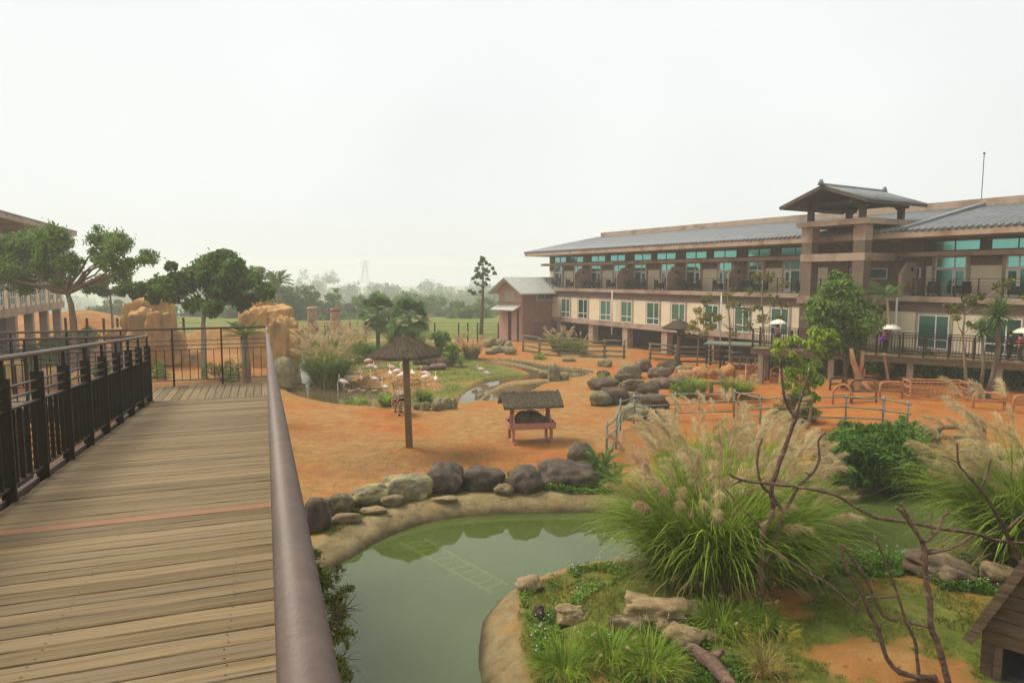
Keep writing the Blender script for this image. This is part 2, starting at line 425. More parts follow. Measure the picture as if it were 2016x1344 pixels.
def terrain_material():
    m = bpy.data.materials.new('earth_grass_concrete'); m.use_nodes = True; N, L = m.node_tree.nodes, m.node_tree.links
    b = N['Principled BSDF']; b.inputs['Roughness'].default_value = .9; b.inputs['Specular IOR Level'].default_value = .2
    tc = N.new('ShaderNodeTexCoord')
    def nz(s, d=6, r_=.6):
        n = N.new('ShaderNodeTexNoise'); n.inputs['Scale'].default_value = s; n.inputs['Detail'].default_value = d; n.inputs['Roughness'].default_value = r_
        L.new(tc.outputs['Object'], n.inputs['Vector']); return n.outputs[0]
    def ramp(fac, stops):
        r_ = N.new('ShaderNodeValToRGB'); e = r_.color_ramp.elements
        e[0].position, e[0].color = stops[0][0], (*stops[0][1], 1); e[1].position, e[1].color = stops[-1][0], (*stops[-1][1], 1)
        for p_, c in stops[1:-1]: q = e.new(p_); q.color = (*c, 1)
        L.new(fac, r_.inputs[0]); return r_.outputs[0]
    def mix(f, a, c):
        x = N.new('ShaderNodeMix'); x.data_type = 'RGBA'
        if isinstance(f, float): x.inputs[0].default_value = f
        else: L.new(f, x.inputs[0])
        for s_, q in ((6, a), (7, c)):
            if isinstance(q, tuple): x.inputs[s_].default_value = (*q, 1)
            else: L.new(q, x.inputs[s_])
        return x.outputs[2]
    def att(n):
        a = N.new('ShaderNodeAttribute'); a.attribute_name = n; return a.outputs['Fac']
    def mr(v, a, c, lo=0.0, hi=1.0):
        x = N.new('ShaderNodeMapRange'); x.inputs[1].default_value = a; x.inputs[2].default_value = c; x.inputs[3].default_value = lo; x.inputs[4].default_value = hi
        L.new(v, x.inputs[0]); return x.outputs[0]
    orange = ramp(nz(1.3, 8), [(.3, (.29, .08, .011)), (.52, (.40, .122, .019)), (.72, (.45, .17, .036))])
    tan = ramp(nz(2.1, 8), [(.3, (.27, .135, .038)), (.55, (.37, .20, .064)), (.75, (.46, .285, .108))])
    soil = mix(att('tan'), orange, tan)
    speck = mr(nz(26, 4, .7), .60, .70)
    soil = mix(speck, soil, (.20, .095, .035))
    soil = mix(mr(nz(5.5, 7, .75), .55, .7, 0, .55), soil, (.25, .125, .042))
    pale = mr(nz(17, 5, .7), .62, .72)
    soil = mix(pale, soil, (.52, .38, .19))
    soil = mix(mr(att('dark'), 0, 1, 0, .8), soil, (.26, .115, .045))
    vo = N.new('ShaderNodeTexVoronoi'); vo.inputs['Scale'].default_value = 3.2; vo.inputs['Randomness'].default_value = 1.0; L.new(tc.outputs['Object'], vo.inputs['Vector'])
    pit = mr(vo.outputs['Distance'], .10, .20, 1.0, 0.0); pm_ = N.new('ShaderNodeMath'); pm_.operation = 'MULTIPLY'; L.new(pit, pm_.inputs[0]); L.new(mr(nz(.7, 3), .48, .58), pm_.inputs[1])
    soil = mix(mr(pm_.outputs[0], 0, 1, 0, .5), soil, (.22, .10, .035))      # hoof marks
    gr = ramp(nz(3.2, 9, .7), [(.3, (.055, .082, .01)), (.5, (.125, .16, .022)), (.7, (.22, .23, .045))])
    dryg = ramp(nz(.8, 6), [(.35, (.14, .15, .025)), (.7, (.27, .205, .05))])
    gr = mix(mr(nz(1.1, 5), .46, .62, 0, .6), gr, dryg)
    conc = ramp(nz(2.6, 9, .7), [(.28, (.15, .11, .046)), (.5, (.29, .22, .105)), (.74, (.41, .33, .185))])
    conc = mix(mr(nz(60, 3, .8), .56, .68, 0, .55), conc, (.13, .095, .045))
    conc = mix(mr(nz(1.0, 4), .56, .7, 0, .6), conc, (.40, .235, .08))
    col = mix(att('grass'), soil, gr)
    col = mix(att('conc'), col, conc)
    col = mix(mr(att('wet'), 0, 1, 0, .85), col, (.035, .028, .014))
    L.new(col, b.inputs['Base Color'])
    bp = N.new('ShaderNodeBump'); bp.inputs['Strength'].default_value = .8; bp.inputs['Distance'].default_value = .08
    hb = N.new('ShaderNodeMath'); hb.operation = 'ADD'
    L.new(nz(7, 8, .7), hb.inputs[0]); L.new(nz(30, 5, .7), hb.inputs[1]); hs_ = N.new('ShaderNodeMath'); hs_.operation = 'SUBTRACT'; L.new(hb.outputs[0], hs_.inputs[0]); L.new(pm_.outputs[0], hs_.inputs[1]); L.new(hs_.outputs[0], bp.inputs['Height'])
    L.new(bp.outputs[0], b.inputs['Normal'])
    return m
M_terrain = terrain_material()
ground = np_mesh('ground', np.stack([fx_, fy_, TZ], 1), quads, M_terrain, None, True,
                 dict(grass=a_grass, conc=a_conc, wet=a_wet, tan=a_tan, dark=a_dark))
tag(ground, 'orange soil enclosure floor with lawn, island and pond banks', kind='structure')
# the land that goes on past the modelled floor: one big sheet a little lower
mb = MB(); q = 1500
mb.add([(-q, -q, -33), (q, -q, -33), (q, 2 * q, -33), (-q, 2 * q, -33)], [(0, 1, 2, 3)])
M_field = pm('far_field', (.10, .15, .03), (.2, .25, .07), .05, rough=.95, detail=8)
tag(mb.build('terrain', M_field), 'flat green land reaching to the horizon', kind='structure')

# ------------------------------------------------------------------ water
def water_mat(name, turbid, opac, ior=1.33, rough=.015, rip=.06, rs=2.0):
    m = bpy.data.materials.new(name); m.use_nodes = True; N, L = m.node_tree.nodes, m.node_tree.links
    N.remove(N['Principled BSDF']); out = N['Material Output']
    df = N.new('ShaderNodeBsdfDiffuse'); tc = N.new('ShaderNodeTexCoord')
    nz = N.new('ShaderNodeTexNoise'); nz.inputs['Scale'].default_value = .35; L.new(tc.outputs['Object'], nz.inputs['Vector'])
    rp = N.new('ShaderNodeValToRGB'); rp.color_ramp.elements[0].position = .3; rp.color_ramp.elements[1].position = .7
    rp.color_ramp.elements[0].color = (*turbid[0], 1); rp.color_ramp.elements[1].color = (*turbid[1], 1)
    L.new(nz.outputs[0], rp.inputs[0]); L.new(rp.outputs[0], df.inputs['Color'])
    tr = N.new('ShaderNodeBsdfTransparent'); tr.inputs['Color'].default_value = (.75, .85, .5, 1)
    m1 = N.new('ShaderNodeMixShader'); m1.inputs[0].default_value = opac
    L.new(tr.outputs[0], m1.inputs[1]); L.new(df.outputs[0], m1.inputs[2])
    gl = N.new('ShaderNodeBsdfGlossy'); gl.inputs['Roughness'].default_value = rough
    fr = N.new('ShaderNodeFresnel'); fr.inputs['IOR'].default_value = ior
    m2 = N.new('ShaderNodeMixShader'); L.new(fr.outputs[0], m2.inputs[0]); L.new(m1.outputs[0], m2.inputs[1]); L.new(gl.outputs[0], m2.inputs[2])
    nb_ = N.new('ShaderNodeTexNoise'); nb_.inputs['Scale'].default_value = rs; nb_.inputs['Detail'].default_value = 3
    L.new(tc.outputs['Object'], nb_.inputs['Vector'])
    bp = N.new('ShaderNodeBump'); bp.inputs['Strength'].default_value = rip; bp.inputs['Distance'].default_value = .02
    L.new(nb_.outputs[0], bp.inputs['Height'])
    L.new(bp.outputs[0], gl.inputs['Normal']); L.new(bp.outputs[0], fr.inputs['Normal'])
    L.new(m2.outputs[0], out.inputs['Surface'])
    return m
M_pond = water_mat('green_pond_water', ((.115, .155, .04), (.085, .12, .026)), .66, 1.66, .02, .05, 2.5)
M_moat = water_mat('brown_moat_water', ((.16, .115, .05), (.10, .08, .035)), .85, 1.45, .015, .03, 2.0)
def sheet(name, x0, x1, y0, y1, z, mat, label):
    o = MB().add([(x0, y0, z), (x1, y0, z), (x1, y1, z), (x0, y1, z)], [(0, 1, 2, 3)]).build(name, mat)
    return tag(o, label, kind='structure')
wx, wy = np.arange(-16, 30, .25), np.arange(4.0, 26, .25); WX, WY = np.meshgrid(wx, wy); ins = sdf(POND, WX.ravel(), WY.ravel()).reshape(WX.shape) < .5
ii = np.arange(WX.size).reshape(WX.shape); keep = ins[:-1, :-1] & ins[1:, :-1] & ins[:-1, 1:] & ins[1:, 1:]
wq = np.stack([ii[:-1, :-1], ii[:-1, 1:], ii[1:, 1:], ii[1:, :-1]], -1)[keep]
tag(np_mesh('pond_water', np.stack([WX.ravel(), WY.ravel(), np.full(WX.size, WL)], 1), wq, M_pond), 'still green water of the pond round the planted island', kind='structure')
sheet('moat_water', -30, 10, 30.5, 64, WM, M_moat, 'brown water of the moat and pools round the flamingo lawn')
# ------------------------------------------------------------------ timber ramp, platform and railings
RA = R(19.9)
RR = np.array([-math.sin(RA), math.cos(RA)]); RQ = np.array([math.cos(RA), math.sin(RA)])
SLOPE = 0.0565; LEND = 14.4; EYEH = 1.55
ZP = H - EYEH - SLOPE * LEND
def rw(lat, L, h=0.0):
    """point on the ramp / platform: lateral, along, height above deck"""
    z = H - EYEH - SLOPE * min(L, LEND)
    p = RQ * lat + RR * L
    return Vector((p[0], p[1], z + h))
ramp = empty('boardwalk_ramp', rw(-1.05, 0, -.5))
tag(ramp, 'grey-brown timber plank ramp sloping down to a railed landing', 'boardwalk')
ROFF = -Vector(ramp.location)
WD = 2.13; PITCH = .163
pl_me = None
tilt = math.atan(SLOPE)
def plank_mesh(w, l, t=.035, rough_=0.0, seed=0):
    rs = random.Random(seed); b = .005
    mb = MB(); n = 10
    # a board with eased edges: cross-section swept along its length with slight waviness
    prof = [(-w / 2, -t), (-w / 2, -b), (-w / 2 + b, 0), (w / 2 - b, 0), (w / 2, -b), (w / 2, -t)]
    vs = []; fs = []
    for i in range(n + 1):
        x = -l / 2 + l * i / n; dz = rs.uniform(-.002, .002); dw = rs.uniform(-.0015, .0015)
        for (y, z) in prof: vs.append((x, y + dw, z + dz))
    k = len(prof)
    for i in range(n):
        for j in range(k):
            fs.append((i * k + j, i * k + (j + 1) % k, (i + 1) * k + (j + 1) % k, (i + 1) * k + j))
    fs.append(tuple(range(k))); fs.append(tuple(n * k + j for j in range(k - 1, -1, -1)))
    mb.add(vs, fs)
    me = bpy.data.meshes.new('plank'); me.from_pydata(mb.v, [], mb.f); me.update(); return me
pl_var = [plank_mesh(PITCH - .013, WD, seed=i) for i in range(6)]
for me in pl_var: me.materials.append(M_plank)
pl_new = plank_mesh(PITCH - .013, WD, seed=99); pl_new.materials.append(M_plank_new)
i = 0; L_ = -2.5
while L_ < LEND - .05:
    new = abs(L_ + PITCH / 2 - 5.83) < PITCH / 2
    o = bpy.data.objects.new('plank', pl_new if new else pl_var[random.randrange(6)]); COL.objects.link(o); o.parent = ramp
    if new: o['label'] = 'replaced bright orange-brown plank'
    c = rw(-WD / 2 + .03 + random.uniform(-.008, .008), L_ + PITCH / 2, random.uniform(-.002, .002))
    o.location = c + ROFF
    o.rotation_euler = (-tilt, 0, RA) if random.random() < .5 else (tilt, 0, RA + PI)
    L_ += PITCH
sm = MB()
for k_ in range(int((12 + 2.5) / PITCH)):
    for la_ in (-1.85, -1.05, -.22):
        for dy in (-.045, .045):
            c = rw(la_ + random.uniform(-.012, .012), -2.5 + PITCH * (k_ + .5) + dy + random.uniform(-.006, .006), .0035); sm.lathe([(.0055, 0), (.0001, .0012)], 6, c + ROFF)
o = sm.build('screw_heads', M_steel, ramp); o['kind'] = 'stuff'
# landing boards lie along the ramp direction
LA0, LA1 = 14.44, 16.36
pl_l = [plank_mesh(.142, LA1 - LA0, seed=40 + k) for k in range(4)]
for me in pl_l: me.materials.append(M_plank)
land = empty('boardwalk_landing', rw(-6, 15.4, -.5))
tag(land, 'level timber landing with lengthwise boards crossing the foot of the ramp', 'boardwalk')
LOFF = -Vector(land.location)
lat = .03 - .075
while lat > -24:
    o = bpy.data.objects.new('plank', random.choice(pl_l)); COL.objects.link(o); o.parent = land
    o.location = rw(lat, (LA0 + LA1) / 2, random.uniform(-.003, .003)) + LOFF; o.rotation_euler = (0, 0, RA + PI / 2 + random.choice((0, PI)))
    lat -= .15
def obox(name, mat, parent, off, pts, w, h):
    mb = MB()
    for a, b in pts: mb.beam(Vector(a) + off, Vector(b) + off, w, h)
    return mb.build(name, mat, parent)
for la in (-2.13, -1.05, 0.02):
    obox('beam', M_steel, ramp, ROFF, [(rw(la, -2.5, -.16), rw(la, LEND, -.16))], .12, .22)
for L_ in (1.5, 6.0, 10.5):
    for la in (-1.9, -.25):
        p = rw(la, L_, -.27); obox('support_post', M_steel, ramp, ROFF, [(p, (p.x, p.y, -1.2))], .2, .2)
for L2 in (LA0 + .06, LA1 - .06):
    obox('beam', M_steel, land, LOFF, [(rw(.05, L2, -.16), rw(-24, L2, -.16))], .12, .22)
for la in (-.4, -4.5, -8.5, -12.5, -16.5, -20.5):
    p = rw(la, 15.4, -.27); obox('support_post', M_steel, land, LOFF, [(p, (p.x, p.y, -1.2))], .22, .22)

def railing(name, label, A, B, nbay, bal=4, net=None, first=True, last=True, hand_ext=(0, 0), up=(0, 0, 1), top=1.25, lead_in=None, lead_out=None, hand_off=0.0, pw=.11):
    """steel railing from A to B (deck level points): plate posts, handrail, three rails, balusters"""
    A = Vector(A); B = Vector(B)
    root = empty(name, A); tag(root, label, 'railing', 'brown steel railings of the timber walkway')
    d = B - A; dn = d.normalized(); lat_ = Vector((dn.y, -dn.x, 0)).normalized()
    Z = Vector((0, 0, 1))
    hp = [A + Z * top - dn * hand_ext[0] - A, B + Z * top + dn * hand_ext[1] - A]
    if lead_in: hp = [Vector(q_) - A for q_ in lead_in] + hp
    if lead_out: hp = hp + [Vector(q_) - A for q_ in lead_out]
    hp = [q_ + lat_ * hand_off for q_ in hp]
    MB().tube(hp, .025, 14).build('handrail', M_rail, root, True)
    for h_ in (.99, .89): MB().beam(Z * h_, d + Z * h_, min(.045, pw), .012).build('rail', M_steel, root)
    MB().beam(Z * .795, d + Z * .795, min(.06, pw), .014).build('rail', M_steel, root)
    MB().beam(Z * .125, d + Z * .125, min(.06, pw), .014).build('bottom_rail', M_steel, root)
    post = MB(); w = lat_ * .05
    post.beam(Vector((0, 0, -.22)), Vector((0, 0, 1.075)), pw, .03, up=dn)
    pm_ = None; bm_ = None
    for i in range(nbay + 1):
        p = d * (i / nbay)
        if (i == 0 and not first) or (i == nbay and not last): pass
        else:
            if pm_ is None:
                o = post.build('post', M_steel, root); st = MB().beam((0, 0, 1.07), (0, 0, top - .01), .035, .03, up=dn).build('stem', M_steel, o)
                pm_ = (o.data, st.data)
            else:
                o = link_mesh('post', pm_[0], None, root); st = link_mesh('stem', pm_[1], None, o)
            o.location = p
        if i < nbay:
            for k in range(bal):
                pp = d * ((i + (k + 1) / (bal + 1)) / nbay)
                if bm_ is None:
                    o = MB().beam((0, 0, .13), (0, 0, .79), min(.042, pw), .012, up=dn).build('baluster', M_steel, root); bm_ = o.data
                else: o = link_mesh('baluster', bm_, None, root)
                o.location = pp
    if net:
        nb_ = MB(); Ld = d.length; s = .075; z0, z1 = net
        k = -int((z1 - z0) / s) - 1
        while k * s < Ld:
            for sg in (1, -1):
                x0 = k * s; x1 = x0 + (z1 - z0)
                if sg == 1: a, b = (x0, z0), (x1, z1)
                else: a, b = (x0, z1), (x1, z0)
                # clip to 0..Ld
                if x1 <= 0 or x0 >= Ld: continue
                def cl(q, x): t = (x - a[0]) / (b[0] - a[0]); return (x, a[1] + t * (b[1] - a[1]))
                if a[0] < 0: a = cl(a, 0)
                if b[0] > Ld: b = cl(b, Ld)
                nb_.beam(dn * a[0] + Z * a[1] - lat_ * .06, dn * b[0] + Z * b[1] - lat_ * .06, .004, .004)
            k += 1
        o = nb_.build('wire_net', M_steel, root); o['kind'] = 'stuff'
        MB().beam(lat_ * -.05 + Z * -.05, d + lat_ * -.05 + Z * -.05, .05, .14).build('kerb_channel', M_rail, root)
    return root
railing('railing', 'steel railing on the left edge of the ramp, with wire net behind its balusters', rw(-2.13, -.69), rw(-2.13, 14.5), 16, net=(-.1, .74), hand_ext=(.8, .05))
r2 = railing('railing', 'steel railing on the right edge of the ramp beside the pond, seen along its handrail', rw(.024, -1.0), rw(.024, LEND), 16, hand_ext=(1, 0), pw=.04)
r3 = railing('railing', 'short level railing joining the pond-side ramp rail to the landing corner', rw(.024, LEND), rw(.024, LA1), 2, first=False, pw=.04)
r4 = railing('railing', 'level railing along the far edge of the landing, facing the rockwork', rw(.05, LA1 + .03), rw(-23.5, LA1 + .03), 24, bal=5, first=False)
r5 = railing('railing', 'level railing on the near edge of the landing left of the ramp', rw(-2.16, 14.52), rw(-23.5, 14.52), 22, bal=5, first=False)
# ------------------------------------------------------------------ hotel and other buildings
M_cream = pm('cream_render', (.66, .545, .37), (.72, .61, .43), 1.2, rough=.85, detail=4)
M_tan = pm('tan_render', (.35, .25, .185), (.40, .295, .22), 1.5, rough=.85, c3=(.25, .155, .105), s3=.7)
M_brown = pm('brown_render', (.135, .092, .066), (.175, .12, .087), 2.0, rough=.85)
M_tile = pm('grey_roof_tile', (.125, .135, .145), (.20, .21, .22), 2.5, rough=.5, spec=.4, stretch=(1, .3, 1))
M_white = pm('white_frame', (.66, .64, .58), None, rough=.5)
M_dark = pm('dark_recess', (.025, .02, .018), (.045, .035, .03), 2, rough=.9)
M_timber = pm('dark_timber', (.055, .042, .034), (.095, .07, .055), 4, rough=.7, stretch=(1, 1, .4))
M_wicker = pm('black_wicker', (.018, .016, .015), (.04, .034, .03), 40, rough=.6)
def glass(name, col, metal=.75, rough=.06):
    m = bpy.data.materials.new(name); m.use_nodes = True; b = m.node_tree.nodes['Principled BSDF']; N, L = m.node_tree.nodes, m.node_tree.links
    b.inputs['Roughness'].default_value = rough; b.inputs['Metallic'].default_value = metal
    tc = N.new('ShaderNodeTexCoord'); nz = N.new('ShaderNodeTexNoise'); nz.inputs['Scale'].default_value = .35
    L.new(tc.outputs['Object'], nz.inputs['Vector'])
    rp = N.new('ShaderNodeValToRGB'); rp.color_ramp.elements[0].color = (*[c * .8 for c in col], 1); rp.color_ramp.elements[1].color = (*col, 1)
    L.new(nz.outputs[0], rp.inputs[0]); L.new(rp.outputs[0], b.inputs['Base Color'])
    bp = N.new('ShaderNodeBump'); bp.inputs['Strength'].default_value = .02; L.new(nz.outputs[0], bp.inputs['Height']); L.new(bp.outputs[0], b.inputs['Normal'])
    return m
M_teal = glass('teal_glass', (.20, .52, .47))
M_green = glass('dark_reflection_glass', (.055, .20, .155), .55)  # the teal glass darkened, painting in the trees and dark it would mirror
M_greens = [M_green, glass('green_glass_curtain', (.10, .22, .165), .4, .08), glass('darker_reflection_glass', (.03, .12, .095), .5)]

B = Frame(PY(1056, 628, 77.6), -59.2)
hotel = empty('hotel', B.o, B.ang)
tag(hotel, 'long two-storey cream and brown hotel with teal windows, tiled roof and gabled tower', 'building')
SEND = 56.0
def part(name, mat, par, fn, smooth=False):
    mb = MB(); fn(mb); return mb.build(name, mat, par, smooth)
Z_BB, Z_BT, Z_WB, Z_WT, Z_BD, Z_SB, Z_ST = 1.98, 2.45, 2.49, 4.49, 4.62, 5.25, 5.57
Z_LB, Z_LT, Z_EB, Z_ET = 7.97, 8.24, 9.03, 9.44
part('wall', M_cream, hotel, lambda m: m.box(0, SEND, 0, 12, Z_BT - .01, Z_BD))
part('wall_band', M_brown, hotel, lambda m: m.box(-.02, SEND, -.03, 12, Z_BD, Z_SB))
part('floor_beam', M_tan, hotel, lambda m: m.box(-.06, SEND, -.06, 12.1, Z_BB, Z_BT))
part('balcony_slab', M_tan, hotel, lambda m: (m.box(-.25, SEND, -.28, 12, Z_SB, Z_ST)))
part('upper_wall', M_cream, hotel, lambda m: m.box(-.3, SEND, 2.0, 11.8, Z_ST, 7.4))
part('upper_wall_band', M_brown, hotel, lambda m: m.box(-.32, SEND, 1.98, 11.8, 7.4, Z_EB))
part('ledge', M_tan, hotel, lambda m: m.box(-.55, SEND, .95, 11.9, Z_LB, Z_LT))
def roof_fn(m):
    # front slope with thickness, ends at the ridge box; back slope
    e0, e1 = -.45, SEND
    m.prism([(-1.3, Z_EB), (-1.3, Z_ET - .03), (9.0, 11.4), (19, 9.4), (19, 9.0)], 'x', e0, e1)
part('roof', M_tan, hotel, roof_fn)
def tiles_fn(m):
    s = -.45
    sl = (11.4 - Z_ET) / 10.3
    while s < SEND:
        a = Vector((s, -1.36, Z_ET + .01)); b = Vector((s, 8.9, 11.4 + .02))
        m.tube([a, b], .105, 6); s += .36
    m.add([(-.47, -1.34, Z_ET - .015), (SEND, -1.34, Z_ET - .015), (SEND, 9, 11.41), (-.47, 9, 11.41)], [(0, 1, 2, 3)])
o = part('roof_tiles', M_tile, hotel, tiles_fn, True); o['kind'] = 'stuff'
part('ridge_parapet', M_tan, hotel, lambda m: m.box(.5, SEND, 8.7, 9.7, 11.2, 11.95))
def fl(m):
    m.beam((B.hit(1777, 452, -1.4)[0], -1.4, Z_ET + .16), (B.hit(1933, 409, 8.7)[0], 8.7, 11.6), .4, .16)
part('roof_flashing', M_tile, hotel, fl)
part('antenna_mast', M_steel, hotel, lambda m: (m.tube([(41.35, 8.9, 11.9), (41.35, 8.9, 14.9)], .025, 6), m.tube([(41.35, 8.9, 14.9), (41.35, 8.9, 15.0)], .07, 6)))

def window(par, x0, x1, z0, z1, y, mulls, trans, gmat, fr=.07, fm=None, reveal=None):
    """a framed window on the plane y (outside is -y): white frame proud of the wall, each pane a sub-part"""
    fm = fm or M_white; mb = MB(); yf = y - .07
    mb.box(x0, x1, yf, y + .02, z0, z0 + fr); mb.box(x0, x1, yf, y + .02, z1 - fr, z1)
    mb.box(x0, x0 + fr, yf + .002, y + .02, z0 + fr, z1 - fr); mb.box(x1 - fr, x1, yf + .002, y + .02, z0 + fr, z1 - fr)
    xs = [x0 + fr] + [x0 + (x1 - x0) * t for t in mulls] + [x1 - fr]
    zs = [z0 + fr] + [z0 + (z1 - z0) * t for t in trans] + [z1 - fr]
    for xm in xs[1:-1]: mb.box(xm - fr / 2, xm + fr / 2, yf + .004, y + .02, z0 + fr, z1 - fr)
    for zm in zs[1:-1]: mb.box(x0 + fr, x1 - fr, yf + .006, y + .02, zm - fr / 2, zm + fr / 2)
    w = mb.build('window', fm, par)
    for i in range(len(xs) - 1):
        for j in range(len(zs) - 1):
            a = .0 if i == 0 else fr / 2; c = .0 if i == len(xs) - 2 else fr / 2
            d = .0 if j == 0 else fr / 2; e = .0 if j == len(zs) - 2 else fr / 2
            MB().box(xs[i] + a, xs[i + 1] - c, y - .03, y - .012, zs[j] + d, zs[j + 1] - e).build('pane', gmat, w)
    return w
M_surround = M_tan
wins = [(.98, 2.3), (3.89, 5.14), (6.29, 7.56), (9.19, 10.45), (11.65, 12.87), (14.47, 15.74), (16.93, 18.19), (19.92, 21.05), (22.34, 23.46), (25.0, 26.2), (33.31, 34.71), (36.2, 37.6), (39.3, 40.7), (42.1, 43.5)]
for (a, b) in wins:
    a *= 1.275; b *= 1.275
    part('window_surround', M_tan, hotel, lambda m: (m.box(a - .16, a, -.045, .01, Z_BT, Z_BD - .01), m.box(b, b + .16, -.045, .01, Z_BT, Z_BD - .01), m.box(a, b, -.045, .01, Z_WT + .01, Z_BD - .01)))
    window(hotel, a, b, Z_WB, Z_WT, 0.0, [.58], [.28], M_greens[int(a * 7) % 3])
cler = [(.6, 2.41), (3.02, 4.86), (5.92, 7.79), (8.38, 10.24), (11.23, 13.16), (13.71, 15.66), (16.55, 18.53), (19.07, 21.04), (21.87, 23.62), (24.3, 26.3), (32.89, 35.09), (35.51, 37.7), (38.6, 40.7), (41.2, 43.3)]
for (a, b) in cler:
    window(hotel, a * 1.275, b * 1.275, 8.3, 8.98, 1.98, [.5], [], M_teal, .045, M_brown)
doors = [(.66, 1.82, 0), (3.63, 4.7, 1), (5.95, 7.21, 0), (8.89, 10.28, 1), (11.3, 12.59, 0), (14.22, 15.55, 1), (16.69, 17.98, 0), (19.58, 20.65, 1), (22.0, 23.07, 0), (24.6, 25.7, 1), (33.16, 34.54, 0), (36.18, 37.5, 1), (38.9, 40.2, 0), (41.7, 43.0, 1)]
for (a, b, side) in doors:
    a *= 1.275; b *= 1.275; w = b - a
    for q0 in (a - .2, b): part('door_jamb', M_tan, hotel, lambda m: m.box(q0, q0 + .2, 1.9, 2.0, Z_ST, Z_LB))
    window(hotel, a, b, 7.25, Z_LB - .03, 1.97, [.62 if side == 0 else .38], [], M_teal, .06)
    g0, g1 = (a, a + w * .6) if side == 0 else (a + w * .4, b)
    d0, d1 = (a + w * .6, b) if side == 0 else (a, a + w * .4)
    window(hotel, g0, g1, Z_ST + .03, 7.22, 1.97, [], [], M_green, .06)
    mb = MB(); f_ = .13; yf = 1.9
    mb.box(d0, d0 + f_, yf, 2.0, Z_ST + .02, 7.22); mb.box(d1 - f_, d1, yf, 2.0, Z_ST + .02, 7.22)
    mb.box(d0 + f_, d1 - f_, yf + .002, 2.0, Z_ST + .02, Z_ST + .3); mb.box(d0 + f_, d1 - f_, yf + .002, 2.0, 7.08, 7.22)
    dr = mb.build('balcony_door', M_white, hotel)
    MB().box(d0 + f_, d1 - f_, 1.95, 1.97, Z_ST + .3, 7.08).build('pane', M_green, dr)
    MB().box(d0 + .03, d0 + .06, yf - .05, yf, 6.35, 6.55).build('handle', M_steel, dr)
for s in (7.39, 14.2, 20.93, 27.74, B.hit(1768, 560, -.2)[0], 49.4, 55.5):
    dv = part('balcony_divider', M_tan, hotel, lambda m: m.prism([(-.2, Z_ST), (-.2, Z_ST + 1.35), (.5, Z_ST + 2.05), (1.98, Z_ST + 2.05), (1.98, Z_ST)], 'x', s, s + .2))
    part('porthole', M_dark, dv, lambda m: m.tube([(s - .02, .9, Z_ST + 1.6), (s + .22, .9, Z_ST + 1.6)], .14, 14))
for s in (13.9, 27.4, 41.3, 48.6):
    part('downpipe', M_white, hotel, lambda m: m.tube([(s, -.34, 1.2), (s, -.34, Z_ST - .1)], .06, 8), True)
# balcony railing, bay by bay
edges_ = [-.2, 7.39, 14.2, 20.93, 27.74, 36.0]
for a, b in list(zip(edges_[:-1], edges_[1:])) + [(B.hit(1796, 560, -.2)[0], 49.4), (49.6, 55.5)]:
    rl = part('balcony_railing', M_steel, hotel, lambda m: [m.beam((a, -.2, Z_ST + h_), (b, -.2, Z_ST + h_), .03 if h_ < 1.04 else .05, .016 if h_ < 1.04 else .03) for h_ in (.25, .45, .65, .85, 1.05)])
    n = max(2, round((b - a) / 1.25))
    for k in range(n + 1):
        x = a + .05 + (b - a - .1) * k / n
        part('post', M_steel, rl, lambda m: m.box(x - .03, x + .03, -.225, -.175, Z_ST, Z_ST + 1.08))
# open undercroft: columns, back wall, gates
for s in (.35, 4.3, 10.0, 15.3, 20.6, 26.0, 31.5):
    part('column', M_tan, hotel, lambda m: m.box(s - .36, s + .36, .1, .8, -1.2, Z_BB))
part('undercroft_shade_wall', M_dark, hotel, lambda m: m.box(3.0, 28.0, 3.4, 3.7, -1.2, Z_BB))  # near-black colour puts the undercroft's shade onto the back wall
part('undercroft_shade_wall', M_dark, hotel, lambda m: m.box(28.0, SEND, .7, 1.0, -1.2, Z_BB))  # dark wall added further forward to stand in for the shade here
for a, b in ((4.9, 9.5), (10.6, 14.8), (16, 20.1), (21.2, 25.5)):
    gt = part('gate', M_steel, hotel, lambda m: [m.box(a, b, 1.0, 1.06, z, z + .07) for z in (.0, 1.0, 1.75)])
    n = int((b - a) / .22)
    for k in range(n + 1):
        x = a + (b - a) * k / n
        part('bar', M_steel, gt, lambda m: m.box(x - .025, x + .025, 1.01, 1.05, -.7, 1.85))

part('undercroft_shade_floor', M_dark, hotel, lambda m: m.box(4.6, 56, .9, 12, -1.2, -.02))  # dark slab added over the soil, its colour paints the shade
# -- tower
tw = part('tower', M_brown, hotel, lambda m: [m.box(a, a + .75, y, y + .75, -1.0, 9.94) for a in (36.05, 39.65) for y in (-2.5, 1.5)])
for a in (36.05, 39.65):
    for y in (-2.5, 1.5): part('column_cladding', M_tan, tw, lambda m: m.box(a - .012, a + .762, y - .012, y + .762, 8.95, 9.93))
part('parapet', M_tan, tw, lambda m: m.box(35.75, 40.75, -2.8, 2.55, 9.93, 10.28))
part('tie_beam', M_tan, tw, lambda m: (m.box(36.0, 40.45, -2.53, -2.1, 7.72, 8.2), m.box(40.0, 40.44, -2.1, 1.9, 7.724, 8.196), m.box(36.02, 36.45, -2.1, 1.9, 7.724, 8.196)))
part('balcony_floor', M_tan, tw, lambda m: m.box(35.9, 40.6, -2.62, -.3, 5.0, 5.5))
tr_ = part('balcony_railing', M_steel, tw, lambda m: [m.box(36.8, 39.65, -2.45, -2.42, 5.5 + h_, 5.53 + h_) for h_ in (.2, .45, .7, 1.05)])
part('recess_wall', M_brown, tw, lambda m: m.box(35.2, 41.7, 1.6, 1.97, 5.57, 9.0))
